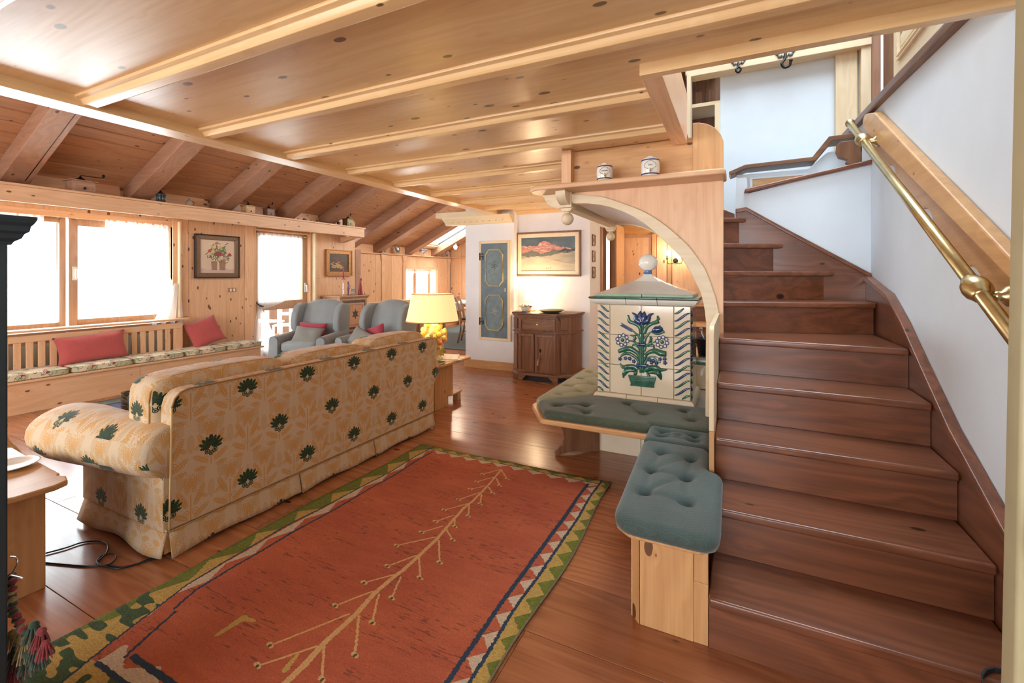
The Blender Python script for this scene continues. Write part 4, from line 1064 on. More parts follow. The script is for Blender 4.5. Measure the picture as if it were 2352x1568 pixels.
build('scroll_support', G().prism([(-1.26, .354), (-1.24, .25), (-1.19, .16), (-1.22, .06), (-1.25, 0), (-.93, 0), (-.93, .354)], 'y', 4.10, 4.13), wood('Z', 'honey', .6), bn, bevel=.004)
def padth(label, g, m): 
    return tag(build('bench_cushion', g, m, smooth=True), label, 'cushion')
padth('olive tufted cushion on the left wing of the stove bench', pad([(-.935, 3.24), (-.935, 4.22), (-1.28, 4.22), (-1.28, 2.985), (-1.255, 2.955)], .389, .048,
      [(-1.17, 3.16), (-1.03, 3.30), (-1.18, 3.42), (-1.03, 3.56), (-1.18, 3.70), (-1.03, 3.84), (-1.18, 3.98)], (-1.10, 3.6)), OLIVE)
padth('moss green tufted cushion in front of the stove', pad([(-1.245, 2.935), (-1.10, 2.695), (-.45, 2.70), (-.45, 2.765), (-.115, 2.765), (-.115, 3.24), (-.92, 3.24)], .389, .048,
      [(-1.07, 2.86), (-.90, 2.95), (-.85, 2.80), (-.66, 3.10), (-.52, 2.92), (-.30, 3.10), (-.24, 2.92)], (-.66, 2.97), n=180), MOSS)
padth('small square teal cushion between the moss and the long teal one', pad([(-.445, 2.49), (-.45, 2.745), (-.115, 2.745), (-.115, 2.49)], .389, .048,
      [(-.37, 2.58), (-.20, 2.58), (-.37, 2.67), (-.20, 2.67)], (-.28, 2.62), n=110), TEAL)
padth('long teal tufted cushion nearest the camera, beside the stairs', pad([(-.405, 1.665), (-.355, 1.61), (-.075, 1.61), (-.045, 1.665), (-.05, 2.185), (-.112, 2.205), (-.115, 2.48), (-.44, 2.48)], .389, .050,
      [(-.33, 2.33), (-.19, 2.31), (-.34, 2.10), (-.19, 2.08), (-.33, 1.87), (-.17, 1.85)], (-.24, 2.02), n=180, r=.05), TEAL)

# ================================================================== SOFA cloth, drawn as a repeating print
def grid(w_, h_, nx, ny):
    x = (np.arange(nx) + .5) / nx * w_; y = (np.arange(ny) + .5) / ny * h_
    return np.meshgrid(x, y)
def ell(X, Y, cx, cy, a, b_, ang):
    c, s = math.cos(ang), math.sin(ang); u = (X - cx) * c + (Y - cy) * s; v = -(X - cx) * s + (Y - cy) * c
    return (u / a) ** 2 + (v / b_) ** 2
def vnoise(nx, ny, cx, cy, seed=0, wrap=True):
    r = np.random.default_rng(seed); g = r.random((cy, cx)); g = np.pad(g, ((0, 1), (0, 1)), mode='wrap')
    x = np.arange(nx) / nx * cx; y = np.arange(ny) / ny * cy
    xi = x.astype(int); yi = y.astype(int); fx = x - xi; fy = y - yi; fx = fx * fx * (3 - 2 * fx); fy = fy * fy * (3 - 2 * fy)
    a = g[yi][:, xi]; b_ = g[yi][:, xi + 1]; c = g[yi + 1][:, xi]; d = g[yi + 1][:, xi + 1]
    fx = fx[None]; fy = fy[:, None]
    return (a * (1 - fx) + b_ * fx) * (1 - fy) + (c * (1 - fx) + d * fx) * fy
TW, TH = .376, .484
def palmette(X, Y, s=1.0):
    """leafy crest with two volutes; X,Y centred, metres"""
    X, Y = X / s, Y / s
    m = np.zeros(X.shape, bool)
    for k, (a, ln, wd) in enumerate([(90, .046, .011), (62, .042, .008), (118, .042, .008), (38, .046, .008), (142, .046, .008), (14, .046, .0075), (166, .046, .0075), (-8, .040, .007), (188, .040, .007)]):
        t = math.radians(a); cx, cy = .004 * math.cos(t), -.012 + .004 * math.sin(t)
        bend = .5 * (1 if a < 90 else -1) * abs(math.cos(t))
        c, s_ = math.cos(t), math.sin(t); u = (X - cx) * c + (Y - cy) * s_; v = -(X - cx) * s_ + (Y - cy) * c
        v = v - bend * (u ** 2) * 12 * .5
        w_ = wd * np.sqrt(np.clip(1 - ((u - ln * .55) / (ln * .55)) ** 2, 0, 1)) * (1 + .25 * np.sin(u * 900))
        m |= np.abs(v) < w_
    for sx in (-1, 1):
        r = np.hypot(X - sx * .016, Y + .030); m |= (r < .0115); m &= ~((r > .0055) & (r < .0075))
    r = np.hypot(X, Y + .040); m |= (r < .010); m &= ~((r > .0045) & (r < .0062))
    return m
def damask():
    nx, ny = 752, 968
    X, Y = grid(TW, TH, nx, ny)
    ground = np.array(srgb(214, 190, 156)); gold = np.array(srgb(208, 158, 92)); gold2 = np.array(srgb(198, 150, 88))
    pat = np.zeros((ny, nx)); fine = np.zeros((ny, nx))
    cell_w, cell_h = TW / 2, TH / 2
    for oy in range(-1, 4):
        for ox in range(-1, 4):
            cx = ox * cell_w + (cell_w / 2 if oy % 2 else 0); cy = oy * cell_h
            x = X - cx; y = Y - cy
            if True:
                ax_ = np.abs(x)
                # stem with scrolls
                pat = np.maximum(pat, ((ax_ < .0028) & (y > -.10) & (y < .03)).astype(float))
                for (sx, sy, r0) in ((.020, -.055, .013), (.030, .0, .011), (.016, .045, .009)):
                    r = np.hypot(ax_ - sx, y - sy); pat = np.maximum(pat, ((np.abs(r - r0) < .0018) | (r < r0 * .33)).astype(float))
                # feathered acanthus leaves
                for (ang, L_, x0, y0, wd) in ((64, .105, .016, -.03, .019), (34, .085, .012, -.085, .017), (78, .070, .010, .045, .015), (8, .062, .020, -.110, .013), (-30, .055, .03, .02, .012)):
                    t = math.radians(ang); c, s = math.cos(t), math.sin(t)
                    u = (ax_ - x0) * c + (y - y0) * s; v = -(ax_ - x0) * s + (y - y0) * c
                    sc_ = wd * np.sqrt(np.clip(1 - ((u - L_ / 2) / (L_ / 2)) ** 2, 0, 1)) * (.72 + .28 * np.sin(u * 620 + np.abs(v) * 250))
                    pat = np.maximum(pat, ((np.abs(v) < sc_) & (np.abs(v) > .0012)).astype(float))
                # pineapple with fine petals
                rr = np.hypot(x, (y - .085)); th_ = np.arctan2(y - .07, x)
                fine = np.maximum(fine, ((rr < .044) & (np.sin(th_ * 17) * np.cos(rr * 420) > .05)).astype(float) * .6)
                pat = np.maximum(pat, (ell(x, y, 0, .085, .010, .026, 0) < 1).astype(float) * .9)
    # small ferns filling the ground between the large plants
    for oy in range(-1, 5):
        for ox in range(-1, 5):
            cx = ox * cell_w + (0 if oy % 2 else cell_w / 2); cy = oy * cell_h + .0
            for dx, dy in ((0, .02), (cell_w * .25, .10), (-cell_w * .25, .10)):
                x = X - cx - dx; y = Y - cy - dy; ax_ = np.abs(x)
                t = (y + .04) / .09; wd = .017 * np.sqrt(np.clip(1 - (2 * t - 1) ** 2, 0, 1))
                fine = np.maximum(fine, ((ax_ < wd) & (np.sin((y - ax_ * 1.1) * 700) > -.1)).astype(float) * .75)
    n = vnoise(nx, ny, 120, 150, 3)
    col = ground[None, None] * (1 - pat[..., None]) + gold * pat[..., None]
    f = (fine * (1 - pat))[..., None]; col = col * (1 - f) + gold2 * f
    col *= (.93 + .10 * n)[..., None]
    gr = np.zeros((ny, nx), bool)
    g1, g2 = np.array(srgb(12, 36, 26)), np.array(srgb(40, 74, 36))
    for (cx, cy) in ((0, 0), (TW, 0), (0, TH), (TW, TH), (TW / 2, TH / 2), (-TW / 2, TH / 2)):
        gr |= palmette(X - cx, Y - cy, 1.12)
    halo = np.zeros((ny, nx), bool)
    gn = vnoise(nx, ny, 60, 70, 5)[..., None]
    col = np.where(gr[..., None], g1 * (1 - gn) + g2 * gn, col)
    return col
DAM = image_mat('damask_print', damask(), .8, bump=.25, sheen=.2)
SY0, SZ0 = 1.363, .470    # a green crest sits here on the back
def suv(co, n):
    ax, ay, az = abs(n.x), abs(n.y), abs(n.z)
    if ax >= ay and ax >= az: u, v = co.y - SY0, co.z - SZ0
    elif ay >= az: u, v = co.x + 2.33 + .03, co.z - SZ0 + .05
    else: u, v = co.y - SY0, co.x + 2.33 + .05
    return (u / TW, v / TH)
def suv2(co, n):
    ax, ay, az = abs(n.x), abs(n.y), abs(n.z)
    if az > .5: return ((co.x + 2.62) / TW, (co.y - 1.06) / TH)
    if ay > ax: return ((co.x + 2.9 + .0) / TW, (co.z - .179) / TH)
    return ((co.y - SY0) / TW, (co.z - SZ0) / TH)
sofa = thing('sofa', 'three-seat sofa in yellow damask with dark green leaf crests, seen from behind', 'sofa', (-2.8, 2.2, 0))
def bd(nm, g, **k):
    p = k.pop('parent', sofa); uvf = k.pop('uvf', suv)
    return build(nm, g, DAM, p, uv=uvf, **k)
# outside back, slightly flared to the far end
bp_ = [(1.178, .125), (3.20, .125), (3.27, .70), (3.26, .745), (3.235, .765), (1.26, .765), (1.225, .755), (1.20, .73), (1.188, .69)]
bk_o = bd('back_panel', G().prism(bp_, 'x', -2.43, -2.33), bevel=.016, seg=3)
WELT = plain('welt', srgb(176, 128, 72), .7); WELT_L = plain('light_welt', srgb(236, 208, 150), .7)
build('piping', G().tube([(-2.331, y, z) for y, z in bp_[2:]], .0042, 6), WELT, bk_o, smooth=True)
build('piping', G().tube([(-2.331, 1.188, .69), (-2.331, 1.178, .125)], .0045, 6), WELT_L, bk_o, smooth=True)
# skirt with kick pleats
def skirt(y0, y1, x, dz=0):
    g = G(); n = 14
    def fn(u, v):
        yy = y0 + (y1 - y0) * u; fl = .012 * v + .012 * v * (abs(2 * u - 1) ** 6)
        sp = .010 * v * (1 if u > .5 else -1) * (abs(2 * u - 1) ** 4)
        return (x + fl, yy + sp * 0, .128 - (.112 + .006 * math.cos(u * 9)) * v)
    return g.sheet(fn, n, 5, thick=(-.006, 0, 0))
for a, b_ in ((1.178, 1.866), (1.876, 2.484), (2.494, 3.20)):
    bd('skirt', skirt(a, b_, -2.329), smooth=True)
g = G()
g.sheet(lambda u, v: (-2.332 - .77 * u, 1.168 - .026 * v - .01 * v * math.sin(u * 8), .135 - .115 * v - (.008 * math.sin(u * 10)) * v), 18, 5, thick=(0, .006, 0))
bd('skirt', g, smooth=True, uvf=suv2)
g = G(); g.sheet(lambda u, v: (-2.332 - .77 * u, 3.205 + .02 * v, .135 - .115 * v), 14, 4, thick=(0, -.006, 0)); bd('skirt', g, smooth=True, uvf=suv2)
g = G(); g.sheet(lambda u, v: (-3.112 - .02 * v, 1.17 + 2.03 * u, .135 - .115 * v), 20, 4, thick=(.006, 0, 0)); bd('skirt', g, smooth=True)
g = G(); 
for y in (1.871, 2.489):
    g = G(); g.sheet(lambda u, v, y=y: (-2.338, y - .05 + .1 * u, .125 - .105 * v), 3, 3); bd('pleat', g)
g = G(); g.sheet(lambda u, v: (-2.345 + .0 * v, 1.175 + .03 * u - .012, .125 - .1 * v), 3, 3); bd('pleat', g)
build('piping', G().tube([(-2.326, 1.170, .128), (-2.326, 3.2, .128)], .0035, 6), WELT, sofa, smooth=True)
build('piping', G().tube([(-2.326, 1.166, .135), (-3.10, 1.160, .135)], .004, 6), WELT_L, sofa, smooth=True)
# base and arms
bd('base', G().box(-3.09, -2.42, 1.19, 3.18, .06, .30), bevel=.02)
def roll_arm(side, yb):
    """rolled arm lofted along X; side -1 = near end"""
    sec = []
    for x, r1, r2, cz, oy in ((-2.335, .110, .120, .490, .015), (-2.42, .125, .125, .488, .0), (-2.65, .140, .132, .486, -.015), (-2.90, .160, .137, .484, -.03), (-3.10, .178, .140, .482, -.04), (-3.22, .172, .132, .480, -.04), (-3.295, .148, .110, .476, -.04), (-3.335, .110, .078, .472, -.04), (-3.352, .060, .040, .470, -.04)):
        sec.append((x, yb - side * 0 + side * (-oy) * 1 + side * -.0 , cz, r1, r2))
    g = G(); n = 26; vs = []
    for (x, cy, cz, ry, rz) in sec:
        for k in range(n):
            a = 2 * PI * k / n; vs.append((x, cy + ry * math.cos(a), cz + rz * math.sin(a)))
    fs = [(j * n + k, j * n + (k + 1) % n, (j + 1) * n + (k + 1) % n, (j + 1) * n + k) for j in range(len(sec) - 1) for k in range(n)]
    fs += [tuple(range(n)), tuple((len(sec) - 1) * n + k for k in range(n))]
    g.add(vs, fs); bd('arm', g, smooth=True, uvf=suv2)
    y0, y1 = (yb - .03, yb + .10) if side < 0 else (yb - .10, yb + .03)
    bd('arm_side', G().box(-3.10, -2.34, y0 + (.0 if side < 0 else 0), y1, .125, .46), bevel=.008, uvf=suv2)
roll_arm(-1, 1.185); roll_arm(1, 3.20)
# seat and back cushions
for a, b_ in ((1.30, 1.91), (1.92, 2.51), (2.52, 3.10)):
    o = bd('seat_cushion', G().puff((-2.86, (a + b_) / 2, .385), (.60, b_ - a, .17), n=8, k=6, puff=.18), smooth=True)
def bcush(y0, y1, ztop, zb=.42, near=False):
    c = (-2.545, (y0 + y1) / 2, (ztop + zb) / 2)
    o = bd('back_cushion', G().puff(c, (.235, y1 - y0, ztop - zb), n=14, k=7, puff=.10, axis=0, bow=.06), smooth=True)
    # welt around the cushion face
    for xx in (-2.462,):
        pts = []
        sy, sz = (y1 - y0) / 2 * .975, (ztop - zb) / 2 * .965
        for k in range(41):
            a = 2 * PI * k / 40; ca_, sa_ = math.cos(a), math.sin(a); m = (abs(ca_) ** 7 + abs(sa_) ** 7) ** (1 / 7)
            yy, zz = ca_ / m, sa_ / m
            zz2 = zz + (.06 * (1 - yy * yy) if zz > 0 else 0)
            pts.append((xx + .004 * 1, c[1] + yy * sy, c[2] + zz2 * sz))
        build('piping', G().tube(pts, .0048, 6), WELT, o, smooth=True)
bcush(1.150, 1.875, .815); bcush(1.885, 2.545, .802); bcush(2.555, 3.235, .818)
for (a, b_) in ((-2.45, 1.28), (-2.45, 3.12), (-3.02, 1.28), (-3.02, 3.12)):
    build('foot', G().lathe([(.022, 0), (.028, .06)], (a, b_, 0), 12), wood('Z', 'walnut', .2), sofa, smooth=True)
FR = fabric('brown_fringe', (.16, .11, .06), 90, .5)
tp = thing('throw_cushion', 'dark green throw cushion with brown fringe at the near end of the sofa', 'cushion', (-2.93, 1.42, .53), 0)
g = loc_g(); g.pillow(.26, .26, .12, T(0, 0, .0, 1.35, -.45, 0)); build('cover', g, fabric('dark_green_velvet', (.03, .06, .035), 300), tp, smooth=True)
g = loc_g(); Mq = T(0, 0, .0, 1.35, -.45, 0)
for k in range(200):
    a = k / 200 * 4; s_, f = int(a), a - int(a); e = [(-1, -1), (1, -1), (1, 1), (-1, 1), (-1, -1)]
    x = (e[s_][0] * (1 - f) + e[s_ + 1][0] * f) * .125; z = (e[s_][1] * (1 - f) + e[s_ + 1][1] * f) * .125
    o_ = Vector((x, 0, z)).normalized() * .03
    g.tube([(x, 0, z), (x + o_.x, random.uniform(-.01, .01), z + o_.z)], .003, 4, Mq)
o = build('fringe', g, FR, tp); o['kind'] = 'stuff'

# ================================================================== RUG
def rug_img():
    nx, ny = 1500, 2240      # x: -2.17..-.67 ; y: .58..2.82
    X, Y = grid(1.5, 2.24, nx, ny); X = X - 2.17; Y = Y + .58
    red = np.array(srgb(194, 104, 68)); red2 = np.array(srgb(166, 80, 56)); yel = np.array(srgb(190, 158, 84)); grn = np.array(srgb(110, 118, 44)); gdk = np.array(srgb(62, 84, 52))
    wht = np.array(srgb(206, 186, 160)); blu = np.array(srgb(42, 62, 84)); crm = np.array(srgb(210, 168, 112))
    def nz(cx, cy, s): return vnoise(nx, ny, cx, cy, s)
    jit = (nz(90, 500, 1) - .5) * .010
    wav = (nz(4, 9, 2) - .5) * .035
    X1 = X + wav * .6 + jit * .6; Y1 = Y + jit * .5
    # field with horizontal weft streaks
    f = nz(5, 16, 3) * .6 + nz(16, 110, 4) * .4
    col = red * (1 - f[..., None]) + red2 * f[..., None]
    st = (nz(36, 520, 6) > .80) & (nz(7, 26, 7) > .46)
    col = np.where(st[..., None], col * .52 + np.array((.01, .012, .008)), col)
    dl = X1 + 2.155; dr = -.69 - X1; df = 2.815 - Y1; dn = Y1 - .60
    # left border: green and yellow teeth, blue line, pale zigzag, inner blue line
    def teeth(t, per, amp, off=0):
        ph = (t / per + off) % 1.0
        return amp * np.abs(2 * ph - 1)
    dmin = np.minimum(np.minimum(dl, dr), np.minimum(df, dn))
    def put(mask, c, tex=.25, s=8):
        nonlocal col
        n_ = .88 + tex * (nz(120, 700, s) - .3)
        col = np.where(mask[..., None], c * n_[..., None], col)
    # pale zigzag zones
    zl = (dl > .10) & (dl < .155 - teeth(Y1, .21, .045)) & (dn > .15) & (df > .06); put(zl, wht)
    zr_ = (dr > .068) & (dr < .125 - teeth(Y1, .105, .055)) & (df > .05); put(zr_, wht)
    zf = (df > .045) & (df < .105 - teeth(X1, .125, .050)) & (dl > .07) & (dr > .07); put(zf, wht)
    zn = (dn > .15) & (dn < .235 - teeth(X1, .20, .06)) & (dl > .24); put(zn, wht)
    # green-yellow outer band
    bl = .098 + .012 * np.sin(Y1 * 3); bl = np.where(Y1 < 1.1, bl + (1.1 - Y1) * .28, bl)
    band = (dl < bl) | (dr < .068) | (df < .048) | (dn < .15)
    put(band, yel, .3, 9)
    tg = ((dl < bl) & (dl < .012 + teeth(Y1 + .05, .235, .085 + .03 * nz(3, 6, 12)) * np.clip((Y1 - .5), .5, 1.05))) | ((dr < .068) & (dr < teeth(Y1, .11, .055))) | ((df < .048) & (df < teeth(X1, .12, .05)))
    put(tg, grn, .45, 10)
    bt = (Y1 < 1.02) & (dl < bl) & (nz(26, 110, 11) > .52); put(bt, gdk, .5, 13)
    bt = (dn < .15) & (nz(30, 70, 14) > .6); put(bt, gdk, .5, 13)
    put(np.abs(dl - bl) < .0045, blu); put(np.abs(dr - .071) < .0065, blu); put((np.abs(df - .050) < .0035) & (dl > .09) & (dr > .07), blu); put((np.abs(dn - .150) < .008) & (dl > .24), blu)
    inl = .165 + .02 * (Y1 < 1.0) + np.where(Y1 < 1.1, (1.1 - Y1) * .40, 0)
    put((np.abs(dl - inl) < .006) & (dn > .20) & (df > .10), blu); put((np.abs(dr - .135) < .0095) & (df > .075), blu); put((np.abs(dn - .215) < .010) & (dl > .32) & (dr > .15), blu)
    # little tree with side shoots
    def seg(a, b_, w0, w1, c, knobs=False):
        nonlocal col
        a = np.array(a); b_ = np.array(b_); ab = b_ - a
        x0, x1 = min(a[0], b_[0]) - .05, max(a[0], b_[0]) + .05; y0, y1 = min(a[1], b_[1]) - .05, max(a[1], b_[1]) + .05
        i0, i1 = max(0, int((x0 + 2.17) / 1.5 * nx)), int((x1 + 2.17) / 1.5 * nx) + 1; j0, j1 = max(0, int((y0 - .58) / 2.24 * ny)), int((y1 - .58) / 2.24 * ny) + 1
        xs = X[j0:j1, i0:i1] + jit[j0:j1, i0:i1] * .5; ys = Y[j0:j1, i0:i1] + jit[j0:j1, i0:i1] * .3
        u = np.clip(((xs - a[0]) * ab[0] + (ys - a[1]) * ab[1]) / (ab @ ab + 1e-9), 0, 1)
        d = np.hypot(xs - (a[0] + u * ab[0]), ys - (a[1] + u * ab[1])); m = d < (w0 + (w1 - w0) * u)
        col[j0:j1, i0:i1] = np.where(m[..., None], np.array(c), col[j0:j1, i0:i1])
    stem = [(-1.398, 2.683), (-1.367, 2.439), (-1.353, 2.236), (-1.358, 2.151), (-1.334, 1.966), (-1.314, 1.825), (-1.306, 1.573), (-1.312, 1.538), (-1.316, 1.41), (-1.298, 1.297), (-1.296, 1.133), (-1.283, 1.05), (-1.273, .80)]
    br = [((-1.408, 2.678), (-1.479, 2.569)), ((-1.391, 2.671), (-1.3, 2.573)), ((-1.389, 2.564), (-1.457, 2.461)), ((-1.367, 2.553), (-1.3, 2.473)), ((-1.379, 2.434), (-1.442, 2.358)), ((-1.354, 2.427), (-1.293, 2.37)), ((-1.372, 2.343), (-1.435, 2.218)), ((-1.348, 2.331), (-1.298, 2.23)), ((-1.358, 2.211), (-1.442, 2.084)), ((-1.348, 2.194), (-1.29, 2.088)), ((-1.369, 2.059), (-1.414, 1.964)), ((-1.339, 2.034), (-1.297, 1.971)), ((-1.359, 1.944), (-1.417, 1.85)), ((-1.321, 1.928), (-1.242, 1.868)), ((-1.332, 1.849), (-1.454, 1.704)), ((-1.299, 1.832), (-1.196, 1.694)), ((-1.323, 1.685), (-1.386, 1.567)), ((-1.299, 1.679), (-1.209, 1.57)), ((-1.316, 1.542), (-1.4, 1.439)), ((-1.286, 1.535), (-1.234, 1.42)), ((-1.331, 1.414), (-1.405, 1.29)), ((-1.295, 1.412), (-1.211, 1.286)), ((-1.324, 1.279), (-1.46, 1.053)), ((-1.279, 1.289), (-1.16, 1.15)), ((-1.293, 1.139), (-1.185, 1.035)), ((-1.31, 1.12), (-1.42, .98))]
    for a, b_ in br:
        seg(a, b_, .0045, .004, crm); seg((b_[0] - .010, b_[1] + .003), (b_[0] + .010, b_[1] - .002), .009, .007, crm); seg(b_, (b_[0], b_[1] - .003), .0055, .0055, gdk)
    for i, (a, b_) in enumerate(zip(stem[:-1], stem[1:])): seg(a, b_, .006 + .0006 * i, .0065 + .0006 * i, crm)
    seg((-1.67, 1.00), (-1.665, 1.09), .008, .016, yel); seg((-1.665, 1.09), (-1.615, 1.10), .012, .006, yel); seg((-1.325, 1.01), (-1.34, 1.07), .012, .006, yel)
    col *= (.84 + .30 * nz(300, 900, 21))[..., None]
    return col
RUGM = image_mat('rug_weave', rug_img(), .95, bump=.8)
rug = thing('rug', 'red tribal rug with a cream branch motif and green and yellow border', 'rug', (-1.42, 1.7, 0))
g = G()
def redge(u, v):
    x = -2.165 + 1.475 * u; y = .60 + 2.22 * v
    if u == 0: x += .008 * math.sin(v * 9)
    x += .014 * math.sin(v * 11 + 1) * (u ** 3) 
    y += .010 * math.sin(u * 9) * (1 - v)
    z = .011 + .0018 * math.sin(x * 9 + y * 5) + (.003 * math.exp(-((v - .3) / .03) ** 2) if u < .3 else 0)
    return (x, y, z)
g.sheet(redge, 60, 90, thick=(0, 0, -.0105))
build('pile', g, RUGM, rug, smooth=True, uv=lambda co, n: ((co.x + 2.17) / 1.5, (co.y - .58) / 2.24), weld=False)
g = G()
for k in range(300):
    x = -2.16 + 1.47 * k / 300
    p = [(x, .605, .008)]; dx = random.uniform(-.012, .012)
    for j in range(1, 4): p.append((x + dx * j / 3, .605 - .022 * j, .006 - .001 * j + .002 * random.random()))
    g.tube(p, .0016, 4)
o = build('fringe', g, plain('cream_fringe', srgb(206, 188, 156), .9), rug); o['kind'] = 'stuff'
g = G()
for k in range(260):
    x = -2.16 + 1.46 * k / 260; g.tube([(x, 2.815, .008), (x + random.uniform(-.004, .004), 2.832, .005)], .0018, 4)
o = build('fringe', g, plain('olive_fringe', srgb(170, 158, 112), .9), rug); o['kind'] = 'stuff'
g = G(); g.tube([redge(1, v / 60) for v in range(61)], .0045, 6); build('binding_cord', g, plain('binding', srgb(120, 112, 84), .9, noise=.3, nscale=150), rug, smooth=True)
# second rug in front of the window bench
def rug2():
    X, Y = grid(1, 1, 500, 400); n = vnoise(500, 400, 12, 14, 31); n2 = vnoise(500, 400, 5, 6, 33)
    c = np.array(srgb(96, 44, 48)) * np.ones((400, 500, 1)); c = np.where((n2 > .5)[..., None], np.array(srgb(70, 82, 110)), c); c = np.where((n > .72)[..., None], np.array(srgb(130, 60, 56)), c)
    d = np.minimum(np.minimum(X, 1 - X), np.minimum(Y, 1 - Y)); c = np.where((d < .09)[..., None], np.array(srgb(92, 96, 88)), c); c = np.where((np.abs(d - .1) < .008)[..., None], np.array(srgb(40, 40, 52)), c)
    return c * (.85 + .3 * vnoise(500, 400, 200, 160, 35))[..., None]
r2 = build('rug', G().box(-5.87, -3.55, 1.98, 3.75, .001, .010), image_mat('wine_rug', rug2(), .9, bump=.4), uv=lambda co, n: ((co.x + 5.87) / 2.32, (co.y - 1.98) / 1.77))
tag(r2, 'wine red and blue rug lying between the sofa and the window bench', 'rug')

# ================================================================== WINDOW BENCH
wbn = thing('window_bench', 'long pine box bench under the wide window, running to the balcony door', 'bench', (-6.25, 2.5, 0))
build('front_board', G().box(-6.05, -6.025, .2, 2.75, .0, .285), wood('Y', 'pine', 1.1), wbn, bevel=.002)
build('front_board', G().box(-6.05, -6.025, 2.752, 4.20, .0, .285), wood('Y', 'pine', 1.1), wbn, bevel=.002)
build('seat', G().box(-6.46, -6.00, .2, 4.24, .286, .31), wood('Y', 'pine', .6), wbn, bevel=.007, seg=3)
build('end_panel', G().box(-6.45, -6.05, 4.18, 4.20, 0, .285), wood('Z', 'pine', .7), wbn)
def floral():
    nx, ny = 900, 500; X, Y = grid(.9, .5, nx, ny)
    base = np.array(srgb(188, 186, 150)); col = np.ones((ny, nx, 3)) * base
    col = np.where((vnoise(nx, ny, 7, 5, 41) > .55)[..., None], np.array(srgb(226, 210, 178)), col)
    r = np.random.default_rng(5)
    dk = np.array(srgb(52, 78, 58))
    for i in range(46):
        cx, cy, a = r.random() * .9, r.random() * .5, r.random() * 6.28; R_ = .02 + .03 * r.random()
        d = np.hypot(X - cx, Y - cy); th_ = np.arctan2(Y - cy, X - cx)
        m = (np.abs(d - R_) < .0025) & (np.sin(th_ + a) > -.2); col = np.where(m[..., None], dk, col)
        m = ell(X, Y, cx + R_ * math.cos(a), cy + R_ * math.sin(a), .012, .005, a) < 1; col = np.where(m[..., None], np.array(srgb(92, 116, 74)), col)
    for i in range(9):
        cx, cy = (i % 3 + .5 * (i // 3 % 2) + .3) * .3 % .9, .09 + (i // 3) * .17
        d = np.hypot(X - cx, Y - cy); th_ = np.arctan2(Y - cy, X - cx); R_ = .032 * (1 + .25 * np.sin(th_ * 6))
        col = np.where((d < R_)[..., None], np.array(srgb(176, 70, 66)), col); col = np.where((np.abs(d - R_ * .6) < .003)[..., None], np.array(srgb(120, 36, 44)), col); col = np.where((d < .006)[..., None], np.array(srgb(222, 170, 90)), col)
    return col
FLO = image_mat('floral_print', floral(), .85, bump=.2, sheen=.2)
fuv = lambda co, n: ((co.y * 1.9) % 1000, (co.x * 2.0 if abs(n.z) > .5 else co.z * 2.0 + .1))
CB = [(.95, 1.58), (1.60, 2.155), (2.17, 2.70), (2.715, 3.225), (3.24, 3.73), (3.745, 4.235)]
CL = ['nearest the dark cupboard', 'left of the red cushion', 'under the big red cushion', 'in the middle of the bench', 'under the square red cushion', 'at the balcony door end']
for (a, b_), l in zip(CB, CL):
    t = thing('bench_seat_cushion', 'flat floral box cushion on the window bench, ' + l, 'cushion', (-6.22, (a + b_) / 2, .31), 0, 'floral cushions on the window bench')
    build('cover', G().puff((-6.225, (a + b_) / 2, .342), (.40, b_ - a, .062), n=12, k=11, puff=.22), FLO, t, smooth=True, uv=fuv)
    for z in (.366,):
        pts = [(-6.425, a + .01, z), (-6.03, a + .01, z), (-6.028, b_ - .01, z), (-6.425, b_ - .01, z)]
        build('piping', G().tube(pts + pts[:1], .003, 5), plain('green_welt', srgb(112, 120, 78), .8), t, smooth=True)
REDF = fabric('red_linen', srgb(188, 84, 80), 380, .16)
def red_pillow(label, y, x, z, w_, h_, th_, rz, rx, ry=0, group=None, mat=REDF):
    t = thing('throw_cushion', label, 'cushion', (x, y, z), rz, group)
    g = loc_g(); g.pillow(w_, h_, th_, T(0, 0, 0, 0, rx, ry), n=18, pinch=.09); build('cover', g, mat, t, smooth=True); return t
red_pillow('large plain red cushion leaning on the radiator slats', 2.43, -6.285, .52, .62, .31, .15, PI / 2, -.28, -.05)
red_pillow('square red cushion leaning on the panel below the flower painting', 3.62, -6.33, .552, .42, .37, .15, PI / 2, -.38, -.27)

# slatted radiator cover below the window
rc = thing('radiator_cover', 'pine slatted radiator cover below the wide window', 'radiator cover', (-6.4, 2.0, .31))
build('top_rail', G().box(-6.375, -6.345, .3, 3.36, .635, .70), wood('Y', 'pine', .5), rc, bevel=.003)
build('cover_board', G().box(-6.46, -6.32, .3, 3.44, .735, .758), wood('Y', 'pine', .5), rc, bevel=.005)
y = .34
while y < 3.22:
    build('slat', G().box(-6.372, -6.35, y, y + .052, .311, .634), wood('Z', 'pine', .8), rc, bevel=.002, seg=1); y += .0885
build('end_post', G().box(-6.375, -6.345, 3.262, 3.36, .311, .634), wood('Z', 'pine', .6), rc, bevel=.003)
rd = thing('radiator', 'white panel radiator half hidden behind the pine slats', 'radiator', (-6.43, 2.0, .35))
build('panel', G().box(-6.455, -6.41, .5, 3.2, .34, .60), plain('radiator_white', (.55, .60, .58), .4), rd, bevel=.006)
build('ribs', G().box(-6.409, -6.404, .55, 3.15, .36, .37).box(-6.409, -6.404, .55, 3.15, .56, .57), plain('radiator_white2', (.55, .60, .58), .4), rd)
sk = thing('wall_socket', 'small brown double switch plate below the flower painting', 'switch', (-6.495, 4.09, 1.10))
build('plate', G().box(-6.497, -6.488, 4.03, 4.15, 1.065, 1.125), plain('socket_brown', srgb(176, 126, 84), .4), sk, bevel=.004)
